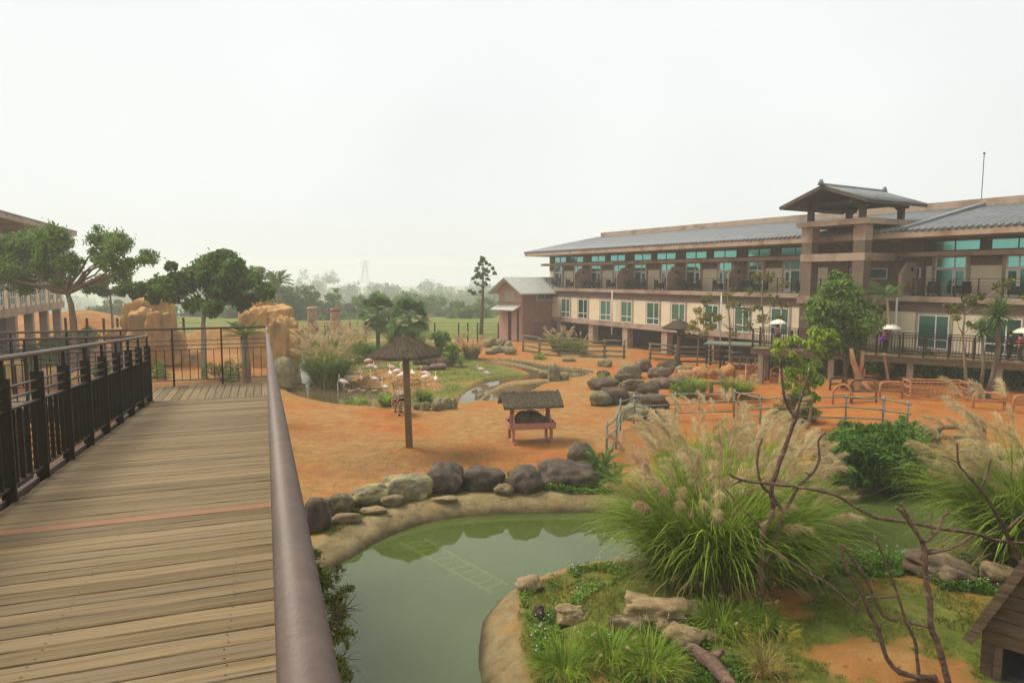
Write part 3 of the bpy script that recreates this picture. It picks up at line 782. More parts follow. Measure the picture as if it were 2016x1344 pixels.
for a, b in ((36.9, 38.2), (38.3, 39.5), (40.6, 41.6)):
    mb = MB().box(a, b, 1.5, 1.6, 6.6, 7.3); f_ = mb.build('window', M_white, tw); MB().box(a + .06, b - .06, 1.47, 1.5, 6.66, 7.24).build('pane', M_green, f_)
for x in (36.3, 39.85):
    for y in (-2.4, 1.7):
        part('timber_post', M_timber, tw, lambda m: m.box(x, x + .32, y, y + .32, 10.28, 11.4))
def brace(m):
    for y in (-2.24, 1.86):
        for sx, x0 in ((1, 36.5), (-1, 40.0)):
            m.beam((x0, y, 10.85), (x0 + sx * .75, y, 11.5), .1, .14)
        m.beam((35.6, y, 11.35), (40.9, y, 11.35), .18, .22)
    for x in (36.46, 40.01): m.beam((x, -3.5, 11.2), (x, 2.6, 11.2), .18, .2)
part('timber_frame', M_timber, tw, brace)
def troof(m):
    xc, hw, za, ze = 38.22, 2.9, 12.3, 11.25
    m.prism([(xc - hw, ze), (xc, za), (xc + hw, ze), (xc + hw, ze - .16), (xc, za - .2), (xc - hw, ze - .16)], 'y', -3.7, 2.8)
troof_o = part('gable_roof', M_timber, tw, troof)
def ttiles(m):
    xc, hw, za, ze = 38.22, 2.95, 12.3, 11.25
    y = -3.68
    while y < 2.8:
        for sg in (-1, 1): m.tube([(xc + sg * hw, y, ze + .02), (xc, y, za + .03)], .07, 6)
        y += .2
o = part('roof_tiles', M_tile, tw, ttiles, True); o['kind'] = 'stuff'
part('ridge_cap', M_tile, tw, lambda m: (m.tube([(38.22, -3.75, 12.38), (38.22, 2.85, 12.38)], .13, 8), m.tube([(38.22, -3.85, 12.36), (38.22, -3.85, 12.7)], [.2, .1], 8), m.tube([(38.22, 2.9, 12.36), (38.22, 2.9, 12.7)], [.2, .1], 8)), True)
part('bargeboard', M_timber, tw, lambda m: (m.beam((35.2, -3.76, 11.18), (38.22, -3.76, 12.26), .06, .22), m.beam((41.24, -3.76, 11.18), (38.22, -3.76, 12.26), .06, .22)))

# -- wicker chairs on the balconies
def chair(x, y, rz, label):
    p = B.w(x, y, Z_ST); r_ = empty('wicker_armchair', p, B.ang + rz)
    tag(r_, label, 'chair', 'black wicker armchairs on the hotel balconies')
    MB().box(-.3, .3, -.3, .3, .18, .42).build('seat', M_wicker, r_)
    MB().box(-.3, .3, .22, .34, .42, .9).build('backrest', M_wicker, r_)
    for sx in (-1, 1):
        MB().box(sx * .3 - .06 + (.0), sx * .3 + .06, -.32, .34, .2, .64).build('armrest', M_wicker, r_)
        for y_ in (-.27, .27): MB().box(sx * .28 - .03, sx * .28 + .03, y_ - .03, y_ + .03, 0, .2).build('leg', M_wicker, r_)
bays = [(-.1, 7.39), (7.6, 14.2), (14.4, 20.93), (21.1, 27.74), (27.9, 35.5), (42.0, 48.8), (49.1, 54)]
bayn = ['end balcony over the fence', 'second balcony from the gable end', 'third balcony from the gable end', 'fourth balcony from the gable end', 'balcony left of the tower', 'balcony right of the tower', 'second balcony right of the tower']
for (a, b), nm in zip(bays, bayn):
    for x, y, rz, q_ in ((a + .9, .7, .6, 'against the left divider of the '), (a + 2.4, .8, -.5, 'in the middle of the '), (b - 1.6, .6, 2.0, 'by the right divider of the ')):
        chair(x, y, rz, 'black wicker armchair ' + q_ + nm)

# -- pink timber barn beyond the fence
HB = Frame(P(1027, 672, 0.0), -45)
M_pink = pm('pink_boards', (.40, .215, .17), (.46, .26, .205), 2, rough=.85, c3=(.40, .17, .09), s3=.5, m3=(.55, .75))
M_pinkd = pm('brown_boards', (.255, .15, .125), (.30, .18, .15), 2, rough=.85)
M_metal = pm('pale_metal_roof', (.42, .43, .40), (.48, .485, .45), 1.5, rough=.55, stretch=(6, 1, 1))
barn = empty('barn', HB.o, HB.ang); tag(barn, 'pink boarded barn with pale gable roof and tall narrow door', 'barn')
xl = HB.hit(982.4, 640)[0]; bw_ = -xl
he, ha = HB.hit(1026, 571)[1], HB.hit(993, 547.4)[1] + .1
xa = xl / 2
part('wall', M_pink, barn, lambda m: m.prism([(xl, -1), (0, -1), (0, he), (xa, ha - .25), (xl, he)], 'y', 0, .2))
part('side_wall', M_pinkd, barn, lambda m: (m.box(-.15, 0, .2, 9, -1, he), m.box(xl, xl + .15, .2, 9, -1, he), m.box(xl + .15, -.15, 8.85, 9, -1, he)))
def broof(m):
    o_ = .9
    m.prism([(xl - o_, he - .35), (xa, ha), (o_, he - .35), (o_, he - .47), (xa, ha - .14), (xl - o_, he - .47)], 'y', -1.0, 10)
br = part('roof', M_metal, barn, broof)
o = part('roof_seams', M_metal, br, lambda m: [m.beam((xa, y, ha + .02), (.9, y, he - .33), .04, .05) for y in np.arange(-.9, 10, .45)]); o['kind'] = 'stuff'
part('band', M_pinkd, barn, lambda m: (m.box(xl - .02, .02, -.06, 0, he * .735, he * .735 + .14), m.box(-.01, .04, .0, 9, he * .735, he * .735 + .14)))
part('loft_panel', pm('grey_panel', (.36, .31, .25), None), barn, lambda m: m.box(xl * .72, xl * .28, -.05, 0, he * .78, he - .05))
part('awning', M_metal, barn, lambda m: m.prism([(-1.1, he * .62), (-.02, he * .7), (-.02, he * .68), (-1.1, he * .6)], 'x', xl - .2, -.15))
part('doorway', M_dark, barn, lambda m: m.box(xl * .57, xl * .42, -.03, 0, 0, he * .6))
for x0, x1 in ((xl * .8, xl * .57), (xl * .42, xl * .18)):
    part('sliding_door', M_pink, barn, lambda m: m.box(x0, x1, -.1, -.03, .05, he * .6))
part('door_track', M_dark, barn, lambda m: (m.box(xl * .18, xl * .13, -.09, -.0, .05, he * .6)))
f_ = part('window', M_white, barn, lambda m: m.box(0, .05, 2.3, 5.0, he * .79, he * .92)); part('pane', M_green, f_, lambda m: (m.box(.05, .07, 2.4, 3.5, he * .8, he * .91), m.box(.05, .07, 3.6, 4.9, he * .8, he * .91)))
part('gate', M_pinkd, barn, lambda m: [m.box(.05, .1, 1.8 + k * .18, 1.9 + k * .18, 0, 1.9) for k in range(10)])

# -- left hotel wing
LB = Frame(PY(126, 606, 65.0), 111.4)
wing = empty('hotel_wing', LB.o, LB.ang)
tag(wing, 'cream hotel wing with flat brown eaves standing behind the spreading tree', 'building')
zb = LB.hit(124, 606)[1]; zt_ = LB.hit(124, 593)[1]
zc = LB.hit(124, 560)[1]; 
ze0, ze1 = LB.hit(133, 461, -1.2)[1], LB.hit(133, 453, -1.2)[1]
part('floor_beam', M_tan, wing, lambda m: m.box(-26, 0, -.06, 10, zb, zt_))
part('wall', M_cream, wing, lambda m: m.box(-26, -.05, 0, 10, zt_, zt_ + 2.4))
part('wall_band', M_tan, wing, lambda m: m.box(-26, .1, -.3, 10, zt_ + 2.4, zt_ + 3.3))
part('upper_wall', M_tan, wing, lambda m: m.box(-26, -.3, 1.5, 10, zt_ + 3.3, ze0))
part('roof', M_tan, wing, lambda m: m.prism([(-1.3, ze0), (-1.3, ze1), (5, ze1 + .9), (11, ze1), (11, ze0)], 'x', -27, .6))
part('roof_covering', M_tile, wing, lambda m: m.prism([(-1.35, ze1 + .01), (-1.35, ze1 + .1), (5, ze1 + 1.0), (5, ze1 + .91)], 'x', -27, .65))
part('undercroft_shade_wall', M_dark, wing, lambda m: m.box(-26, -2, 4, 4.3, -1, zb))  # near-black colour carries the shade below the wing
for s in (-.5, -5, -9.5, -14, -18.5):
    part('column', M_tan, wing, lambda m: m.box(s - .3, s + .3, .2, .8, -1, zb))
s = -1.2
while s > -24:
    window(wing, s - 1.15, s, zt_ + .2, zt_ + 2.2, 0, [.5], [.3], M_green)
    part('window_surround', M_tan, wing, lambda m: (m.box(s - 1.45, s - 1.15, -.04, .01, zt_, zt_ + 2.4), m.box(s, s + .3, -.04, .01, zt_, zt_ + 2.4)))
    window(wing, s - 1.3, s + .1, ze0 - .95, ze0 - .12, 1.48, [.5], [], M_teal, .05, M_brown)
    s -= 2.75

# ------------------------------------------------------------------ raised walkway before the hotel
ZB = H - 4.35
wa, wb = P(1478, 683, ZB), P(2110, 719, ZB)
wd = Vector((wb - wa)); WLn = wd.length; W_ = Frame(wa, math.degrees(math.atan2(wd.y, wd.x)))
walk = empty('raised_walkway', wa, W_.ang); tag(walk, 'raised walkway on posts running past the hotel front', 'walkway')
M_fascia = pm('walkway_timber', (.15, .10, .065), (.22, .15, .10), 3, rough=.8)
part('edge_beam', M_fascia, walk, lambda m: m.box(0, WLn, 0, .14, -.42, -.09))
part('edge_beam', M_fascia, walk, lambda m: m.box(0, WLn, 1.7, 1.84, -.42, -.09))
npl = int(WLn / .3)
bme = None
for k in range(npl):
    if bme is None: o = MB().box(0, .285, -.1, 1.9, -.09, -.04).build('deck_board', M_plank, walk); bme = o.data
    else: o = link_mesh('deck_board', bme, None, walk)
    o.location = (k * .3, 0, 0)
k = .6
while k < WLn:
    for y in (.22, 1.6):
        part('support_post', M_barkpale if y < 1 else M_fascia, walk, lambda m: m.box(k - .16, k + .16, y - .16, y + .16, -3.6, -.42))
    k += 4.05
for y, nm in ((.05, 'front'), (1.78, 'back')):
    rl = part('railing', M_steel, walk, lambda m: [m.box(0, WLn, y - .03, y + .03, h_, h_ + .05) for h_ in (1.12, .98, .08)])
    k = .1
    while k < WLn:
        part('post', M_steel, rl, lambda m: m.box(k - .045, k + .045, y - .04, y + .04, -.1, 1.12)); k += 1.15
    o = part('baluster_row', M_steel, rl, lambda m: [m.box(q_ - .011, q_ + .011, y - .011, y + .011, .1, .98) for q_ in np.arange(.2, WLn, .145)]); o['kind'] = 'stuff'

# ------------------------------------------------------------------ people with umbrellas
def skin_obj(name, vs, es, rad, mat, parent, subd=1):
    me = bpy.data.meshes.new(name); me.from_pydata([tuple(v) for v in vs], es, []); me.update()
    o = link_mesh(name, me, mat, parent)
    md = o.modifiers.new('Skin', 'SKIN'); md.use_smooth_shade = True
    sv = me.skin_vertices[0].data
    for i, r_ in enumerate(rad):
        sv[i].radius = (r_, r_) if not hasattr(r_, '__len__') else r_
    sv[0].use_root = True
    m2 = o.modifiers.new('Subdiv', 'SUBSURF'); m2.levels = subd; m2.render_levels = subd
    return o
M_skin = pm('skin', (.45, .26, .18), None, rough=.6)
M_hair = pm('black_hair', (.012, .01, .009), None, rough=.5)
def cloth(n, c): return pm(n, c, tuple(x * .8 for x in c), 8, rough=.9)
M_umb = bpy.data.materials.new('spotted_umbrella'); M_umb.use_nodes = True
_n, _l = M_umb.node_tree.nodes, M_umb.node_tree.links
_b = _n['Principled BSDF']; _tc = _n.new('ShaderNodeTexCoord'); _v = _n.new('ShaderNodeTexVoronoi'); _v.inputs['Scale'].default_value = 7
_l.new(_tc.outputs['Object'], _v.inputs['Vector']); _r = _n.new('ShaderNodeValToRGB'); _r.color_ramp.interpolation = 'CONSTANT'
_r.color_ramp.elements[0].color = (.2, .05, .06, 1); _r.color_ramp.elements[1].position = .22; _r.color_ramp.elements[1].color = (.75, .70, .58, 1)
_l.new(_v.outputs['Distance'], _r.inputs[0]); _l.new(_r.outputs[0], _b.inputs['Base Color'])
def person(loc, rz, label, shirt, trous, arm_up=True, hgt=1.48, bag=None, shoe=(.6, .58, .55)):
    r_ = empty('person', loc, rz); tag(r_, label, 'person', 'people walking on the raised walkway'); k = hgt / 1.7
    def S(*a): return [tuple(c * k for c in p) for p in a]
    hand = (.16, -.30, 1.22) if arm_up else (.22, -.05, .82)
    elb = (.27, -.10, 1.12) if arm_up else (.26, .02, 1.1)
    vs = S((0, 0, .95), (0, 0, 1.12), (0, -.01, 1.38), (0, -.01, 1.5), (0, -.03, 1.6), (0, -.02, 1.68),
           (.19, 0, 1.4), elb, hand, (-.19, 0, 1.4), (-.26, .03, 1.1), (-.2, -.18, 1.0),
           (.095, 0, .88), (.1, -.04, .48), (.1, .02, .08), (.1, -.14, .04), (-.095, 0, .88), (-.1, .05, .48), (-.1, .12, .08), (-.1, -.04, .04))
    es = [(0, 1), (1, 2), (2, 3), (3, 4), (4, 5), (2, 6), (6, 7), (7, 8), (2, 9), (9, 10), (10, 11), (0, 12), (12, 13), (13, 14), (14, 15), (0, 16), (16, 17), (17, 18), (18, 19)]
    rd = [.14, .13, .15, .055, .09, .075, .07, .05, .035, .07, .05, .035, .095, .065, .045, .045, .095, .065, .045, .045]
    skin_obj('body', vs, es, [q_ * k for q_ in rd], M_skin, r_)
    skin_obj('jacket', [vs[i] for i in (0, 1, 2, 6, 7, 9, 10, 11)], [(0, 1), (1, 2), (2, 3), (3, 4), (2, 5), (5, 6), (6, 7)], [q_ * k for q_ in (.175, .165, .175, .095, .065, .095, .07, .055)], cloth('cloth' + str(shirt), shirt), r_)
    skin_obj('trousers', [vs[i] for i in (0, 12, 13, 14, 16, 17, 18)], [(0, 1), (1, 2), (2, 3), (0, 4), (4, 5), (5, 6)], [q_ * k for q_ in (.16, .11, .08, .065, .11, .08, .065)], cloth('cloth' + str(trous), trous), r_)
    hb = MB().lathe([(.001, .13), (.06, .115), (.10, .06), (.105, 0), (.1, -.08), (.085, -.12)], 14, (0, .02, 1.64)).build('hair', M_hair, r_, True); hb.scale = (k, k, k)
    for i in (15, 19):
        x, y, z = vs[i]; MB().box(x - .04, x + .04, y - .06, y + .14, 0, .075).build('shoe', cloth('shoe' + str(shoe), shoe), r_)
    if bag: MB().tube([(-.2 * k, .15 * k, .85 * k), (-.2 * k, .17 * k, 1.0 * k), (-.18 * k, .12 * k, 1.15 * k)], [.13, .15, .08], 8).build('bag', cloth('bag' + str(bag), bag), r_, True)
    return r_, Vector(loc) + Matrix.Rotation(rz, 3, 'Z') @ Vector(S(hand)[0])
def umbrella(hand, top, label, dia=1.12):
    r_ = empty('umbrella', hand); tag(r_, label, 'umbrella', 'spotted umbrellas held on the raised walkway')
    t = Vector(top) - Vector(hand)
    MB().tube([(0, 0, -.12), t + Vector((0, 0, .05))], .012, 6).build('shaft', M_white, r_)
    n = 8; vs = []; fs = []; rings = 5
    for i in range(rings + 1):
        rr_ = i / rings
        for kk in range(n * 3):
            a = 2 * PI * kk / (n * 3); sc_ = 1 - .05 * rr_ * (kk % 3 != 0)
            vs.append((t.x + math.cos(a) * rr_ * dia / 2 * sc_, t.y + math.sin(a) * rr_ * dia / 2 * sc_, t.z - .28 * rr_ ** 2 * 1.0))
    m = n * 3
    for i in range(rings):
        for kk in range(m): fs.append((i * m + kk, i * m + (kk + 1) % m, (i + 1) * m + (kk + 1) % m, (i + 1) * m + kk))
    c = MB().add(vs, fs).build('canopy', M_umb, r_, True); md = c.modifiers.new('Solid', 'SOLIDIFY'); md.thickness = .008
    MB().tube([(0, 0, -.12), (.03, 0, -.16), (.06, 0, -.12)], .014, 6).build('handle', M_steel, r_)
def on_walk(u, off=.9):
    # where the walkway centre line crosses the column of pixel u
    best = min(np.arange(0, WLn, .05), key=lambda q_: abs(1008 + F * (W_.w(q_, off)[0]) / (W_.w(q_, off)[1] * cp - (ZB - H) * sp) - u))
    p = W_.w(best, off); return Vector((p[0], p[1], ZB - .04))
p1 = on_walk(1529); _, h1 = person(p1, W_.ang + PI / 2 + .8, 'person in a pink shirt standing at the near railing under an umbrella', (.72, .32, .36), (.05, .05, .07))
umbrella(h1, p1 + Vector((0.0, -.1, 1.78)), 'pale spotted umbrella over the person in the pink shirt')
p2 = on_walk(1742); _, h2 = person(p2, W_.ang + PI / 2 - .3, 'person in a magenta jacket with a purple bag on the raised walkway', (.60, .03, .22), (.02, .018, .02), bag=(.22, .08, .5))
umbrella(h2, p2 + Vector((.25, -.1, 1.72)), 'pale spotted umbrella over the person in the magenta jacket')
p3 = on_walk(1987); _, h3 = person(p3, W_.ang + 1.6, 'person in dark clothes sharing an umbrella beside the person in red', (.025, .028, .035), (.03, .035, .05), hgt=1.55, shoe=(.4, .1, .08))
p4 = on_walk(2006, .6); _, h4 = person(p4, W_.ang - 1.6, 'person in a coral red top beside the person in dark clothes', (.55, .11, .12), (.12, .10, .09), arm_up=False)
umbrella(h3, p3 + Vector((.5, -.3, 1.78)), 'pale spotted umbrella shared by the pair in dark and red tops')
# ------------------------------------------------------------------ vegetation builders
M_leaf_mid = leafm('leaf_mid_green', (.095, .18, .024), (.20, .31, .052))
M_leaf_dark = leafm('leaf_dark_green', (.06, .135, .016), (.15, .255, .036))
M_leaf_lime = leafm('leaf_lime_green', (.19, .31, .025), (.36, .45, .055))
M_leaf_olive = leafm('leaf_olive', (.10, .125, .025), (.22, .22, .05))
M_leaf_yel = leafm('leaf_yellow_green', (.19, .21, .03), (.34, .30, .05))
M_leaf_far = leafm('leaf_far', (.075, .145, .028), (.145, .22, .05), .3)
M_palm = leafm('palm_leaf', (.07, .14, .03), (.15, .24, .06), .3, .3)
M_blade = leafm('grass_blade', (.13, .22, .02), (.31, .39, .055), .5, .42)
M_blade_dry = leafm('dry_blade', (.24, .18, .06), (.42, .32, .12), .4, .3)
M_plume = leafm('grass_plume', (.46, .34, .18), (.66, .53, .32), .25, .4)
M_plume_pink = leafm('pink_grass_plume', (.44, .27, .17), (.58, .40, .25), .25, .4)
M_flower = pm('pale_violet_flower', (.55, .55, .75), None, rough=.6)

def unit(n):
    v = RNG.normal(size=(n, 3)); return v / np.linalg.norm(v, axis=1, keepdims=True)
def leaf_verts(C, D, Nn, ln, wd, fold=.25):
    """diamond leaves: centre C, direction D, normal Nn; ln, wd arrays"""
    D = D / np.maximum(np.linalg.norm(D, axis=1, keepdims=True), 1e-6)
    S = np.cross(D, Nn); S /= np.maximum(np.linalg.norm(S, axis=1, keepdims=True), 1e-6)
    U = np.cross(S, D)
    ln = np.asarray(ln)[:, None]; wd = np.asarray(wd)[:, None]
    a = C - D * ln / 2; c = C + D * ln / 2 - U * ln * .12
    b = C + S * wd / 2 + U * wd * fold; d = C - S * wd / 2 + U * wd * fold
    V = np.stack([a, b, c, d], 1).reshape(-1, 3)
    Fq = np.arange(len(C) * 4).reshape(-1, 4)
    return V, Fq
def crown_mesh(name, clumps, n, size, mat, parent, aspect=.45, droop=.25, shell=.5, up=.6, core=.72):
    """leaf cloud; clumps: [(centre, (rx, ry, rz))]; each clump breaks up into smaller ones for a ragged edge"""
    ex = []
    for c, r_ in clumps:
        r_ = np.array(r_ if hasattr(r_, '__len__') else (r_, r_, r_ * .8), float); ex.append((np.array(c, float), r_ * core))
        for dd in unit(5): ex.append((np.array(c, float) + dd * r_ * random.uniform(.6, .95), r_ * random.uniform(.26, .46)))
    clumps = ex
    Cc = np.array([c for c, r_ in clumps], float); Rr = np.array([r_ if hasattr(r_, '__len__') else (r_, r_, r_ * .8) for c, r_ in clumps], float)
    wgt = (Rr[:, 0] * Rr[:, 2]); wgt = wgt / wgt.sum()
    k = RNG.choice(len(Cc), n, p=wgt)
    d = unit(n); rr = ((shell + (1 - shell) * RNG.random(n) ** .6) * (1 + .35 * (RNG.random(n) < .16) * RNG.random(n)))[:, None]
    # a second, smaller level of clumping makes light and dark pockets
    sub = np.round(d * 2.2) / 2.2; sub /= np.maximum(np.linalg.norm(sub, axis=1, keepdims=True), .3)
    d2 = d * .62 + sub * .38 + RNG.normal(size=(n, 3)) * .16
    pos = Cc[k] + d2 * rr * Rr[k]
    D = d * .5 + unit(n) * .8 + np.array([0, 0, -droop]); Nn = d * .4 + unit(n) * .5 + np.array([0, 0, up])
    s = size * (.6 + .8 * RNG.random(n))
    V, Fq = leaf_verts(pos, D, Nn, s, s * aspect)
    o = np_mesh(name, V, Fq, mat, parent); o['kind'] = 'stuff'
    return o
def limb(mb, a, b, r0, r1, n=5, wob=.12, seg=5):
    a = Vector(a); b = Vector(b); L = (b - a).length; pts = []; rad = []
    for i in range(seg + 1):
        t = i / seg; p = a.lerp(b, t)
        if 0 < i < seg: p += Vector((random.uniform(-1, 1), random.uniform(-1, 1), random.uniform(-.5, 1))) * L * wob * .4
        pts.append(p); rad.append(r0 + (r1 - r0) * t)
    mb.tube(pts, rad, n); return pts
def tree(name, label, cat, base, Y, trunk_px, clumps_px, leaf, n, mat, r0, bark=None, group=None, aspect=.45, droop=.25, limbs=True, shell=.5, dj=.6, rzf=.8, fork=None, core=.72):
    """trunk_px: pixels up the trunk; clumps_px: (u, v, r px); all at depth about Y"""
    b = np.array(base, float); root = empty(name, b); tag(root, label, cat, group)
    k = Y / F
    tp = [Vector(PY(u, v, Y)) - Vector(b) for u, v in trunk_px]
    tp = [Vector((0, 0, -.15))] + tp
    mb = MB(); nn = len(tp)
    rad = [r0 * (1.25 if i == 0 else 1 - .55 * i / (nn - 1)) for i in range(nn)]
    mb.tube(tp, rad, 8)
    cl = []
    for c in clumps_px:
        u, v, r_ = c[:3]; rm = r_ * k
        p = PY(u, v, Y) - b; p[1] += random.uniform(-1, 1) * dj * rm * 2.0
        cl.append((p, (rm, rm * 1.15, rm * rzf)))
        if limbs:
            st = min(tp[1:], key=lambda q_: (q_ - Vector(p)).length + (2.0 if q_.z > p[2] else 0)) if fork is None else tp[-1]
            limb(mb, st, Vector(p), r0 * .38, r0 * .08)
    mb.build('trunk', bark or M_bark, root, True)
    crown_mesh('crown', cl, n, leaf, mat, root, aspect, droop, shell, core=core)
    return root
def auto_clumps(u, vt, vb, w, dens=1.0, seed=0, taper=.5):
    """an uneven crown filling a pixel rectangle: narrower at top"""
    rs = random.Random(seed); out = []
    h = vb - vt; n = int(12 * dens)
    for i in range(n):
        t = rs.random() ** .8
        hw = w / 2 * (math.sin(PI * (0.18 + .72 * t)) ** .6)
        r_ = rs.uniform(.13, .24) * w * (.7 + .5 * t)
        out.append((u + rs.uniform(-1, 1) * max(1, hw - r_ * .6), vt + r_ * .7 + t * (h - 1.3 * r_), r_))
    return out
def ground_at(u, Y):
    p = PY(u, 672, Y); return np.array([p[0], p[1], gz(p[0], p[1])])

# ---- background trees beyond the boundary, fading into the haze
bgs = [(770, 562, 648, 80, 104, 'leafy tree right behind the fan palms', 0), (832, 574, 648, 76, 108, 'low round tree beyond the fence right of the fan palms', 1), (884, 582, 650, 66, 104, 'small round tree beyond the fence posts', 0),
       (556, 556, 652, 66, 80, 'slender tree beside the hazy feather palm', 0), (610, 566, 655, 62, 84, 'tree directly behind the plain-capped carved post', 1), (965, 584, 655, 56, 106, 'leafy tree left of the pink barn', 1), (725, 570, 652, 56, 98, 'bushy tree left behind the taller fan palm', 1),
       (520, 513, 640, 60, 72, 'bushy tree behind the ochre rockwork, beside the feather palm', 1), (578, 548, 650, 80, 84, 'rounded tree left of the carved posts', 0), (640, 562, 655, 66, 86, 'rounded tree behind the carved posts', 0),
       (683, 560, 650, 62, 90, 'loose airy tree right of the carved posts', 1), (622, 527, 640, 74, 185, 'tall faint tree rising behind the carved posts', 0), (700, 552, 640, 84, 165, 'broad faint tree left of the pylon', 0),
       (758, 541, 640, 58, 160, 'faint round-topped tree right of the pylon', 0), (800, 572, 640, 60, 140, 'low faint tree behind the fan palms', 0), (845, 556, 640, 66, 150, 'faint tree with a pointed crown beyond the meadow', 1),
       (900, 570, 642, 90, 140, 'broad faint tree in the middle of the far tree line', 0), (955, 572, 645, 66, 138, 'faint tree behind the tall pine', 0), (998, 552, 640, 60, 120, 'dark tree behind the pink barn', 0),
       (928, 588, 662, 74, 82, 'bright green spreading tree in front of the far tree line', 1), (300, 588, 660, 80, 80, 'rounded tree between the two rock outcrops', 0), (215, 585, 660, 70, 90, 'faint tree behind the spreading tree', 0),
       (390, 590, 655, 80, 95, 'faint tree behind the dense dark tree', 0), (740, 580, 640, 60, 120, 'grey-green tree just left of the fan palms', 0), (862, 590, 645, 60, 125, 'low bushy tree right of the fan palms', 1), (460, 575, 650, 60, 90, 'leafy tree behind the rock outcrop summit', 1)]
for i, (u, vt, vb, w, Y, lab, kd) in enumerate(bgs):
    w *= 1.35 if Y > 110 else 1.3
    Y *= 1.45 if Y < 110 else 2.4
    g_ = ground_at(u, Y); gv = 672 + ((H - g_[2]) / Y - sp / cp) * F
    tree('broadleaf_tree', lab, 'tree', g_, Y, [(u + random.uniform(-3, 3), vb), (u, vt + (vb - vt) * .45)], auto_clumps(u, vt, vb + 2, w, 2.2, i), .15 + .0023 * Y, int(11000 if Y < 200 else 7000), M_leaf_far if kd == 0 else M_leaf_mid, .25, group='trees beyond the boundary fence', shell=.35)
# the wood that closes the view: one mass
cl = []
rs = random.Random(5)
for i in range(260):
    u = rs.uniform(-700, 1250); Y = rs.uniform(440, 590); top = 557 + 14 * math.sin(u * .012) + rs.uniform(-12, 14)
    r_ = rs.uniform(20, 34); cl.append((PY(u, top + r_ + rs.uniform(0, 30), Y), r_ * Y / F))
for i in range(60):
    u = rs.uniform(1100, 2900); Y = rs.uniform(440, 590); r_ = rs.uniform(20, 30); cl.append((PY(u, 575 + r_ + rs.uniform(0, 40), Y), r_ * Y / F))
o = crown_mesh('far_wood', cl, 90000, 2.5, M_leaf_far, None, shell=.4); tag(o, 'dim wood closing off the misty view', kind='stuff')

# ---- the tall pine with tufted whorls
Yp = 80.0; pine = empty('bunya_pine', ground_at(947, Yp)); tag(pine, 'tall thin pine with round leaf tufts on bare whorled branches', 'tree')
bp_ = Vector(pine.location); mb = MB(); top = Vector(PY(951, 507, Yp)) - bp_
mb.tube([(0, 0, -.3), top * .5 + Vector((.1, 0, 0)), top], [.26, .15, .05], 8); cl = []
tufts = [(951, 512, 7), (945, 520, 5), (957, 518, 4), (941, 528, 4), (964, 522, 3.5), (953, 530, 6), (969, 528, 4.5), (937, 532, 4), (961, 534, 4), (943, 540, 5), (951, 540, 5), (958, 541, 3.5), (972, 538, 4.5), (935, 545, 4.5), (939, 543, 4), (949, 545, 4), (962, 550, 3.5), (929, 548, 4), (955, 556, 3), (945, 543, 4), (940, 560, 3.5), (957, 560, 3.5), (951, 563, 4), (936, 556, 3), (946, 574, 4), (927, 572, 4), (934, 577, 5), (958, 549, 3)]
for u, v, r_ in tufts:
    p = Vector(PY(u, v, Yp)) - bp_; p.y += random.uniform(-1.5, 1.5)
    z0 = p.z - abs(p.x) * .45; t = max(.05, z0 / top.z); mb.tube([top * t, (top * t).lerp(p, .6) - Vector((0, 0, .12)), p], [.035, .025, .015], 5)
    cl.append((np.array(p), r_ * Yp / F * 1.15))
mb.build('trunk', M_bark, pine, True)
crown_mesh('crown', cl, 5200, .22, M_leaf_dark, pine, .3, shell=.2)

# ---- trees inside the park
acl = [(20, 480, 36), (60, 473, 28), (100, 478, 26), (140, 468, 25), (178, 468, 24), (212, 473, 25), (246, 487, 24), (276, 505, 19), (232, 512, 24), (190, 506, 20), (150, 516, 23), (110, 526, 24), (70, 526, 28), (20, 528, 30), (42, 556, 24), (0, 552, 30), (210, 540, 20), (122, 556, 16), (262, 522, 17), (292, 514, 11), (86, 500, 22), (-25, 500, 36), (-50, 540, 36)]
tree('spreading_tree', 'spreading feathery tree with bare forked trunk in front of the hotel wing', 'tree', ground_at(150, 41), 41, [(150, 740), (145, 640), (140, 600), (133, 578)], [(a_, b_, c_ * 1.14) for a_, b_, c_ in acl], .25, 21000, M_leaf_mid, .27, aspect=.34, shell=.05, rzf=.85, dj=1.2, core=.9)
tree('slender_tree', 'slender hazy tree with two pale stems right of the spreading tree', 'tree', ground_at(222, 60), 60, [(222, 640), (219, 600), (216, 575)], [(195, 560, 18), (215, 550, 20), (240, 556, 17), (180, 572, 13), (232, 574, 14), (208, 576, 14)], .3, 2600, M_leaf_mid, .14, M_barkpale, shell=.3)
dcl = [(430, 520, 32), (400, 528, 29), (465, 530, 30), (490, 550, 30), (508, 578, 23), (370, 543, 26), (345, 556, 24), (312, 562, 24), (282, 568, 21), (257, 571, 13), (400, 566, 34), (440, 568, 34), (470, 592, 24), (350, 580, 23), (312, 586, 15), (388, 600, 20), (430, 604, 22), (523, 573, 12), (455, 504, 17), (342, 524, 12), (365, 560, 24), (335, 570, 20), (420, 540, 32), (450, 550, 30), (432, 497, 11)]
tree('dense_tree', 'dense round-leaved dark green tree with a low fork behind the landing', 'tree', ground_at(402, 45), 45, [(402, 740), (401, 660), (400, 638), (404, 612)], dcl, .30, 26000, M_leaf_dark, .24, M_barkpale, aspect=.55, droop=.5, shell=.15, dj=1.1, core=.85)
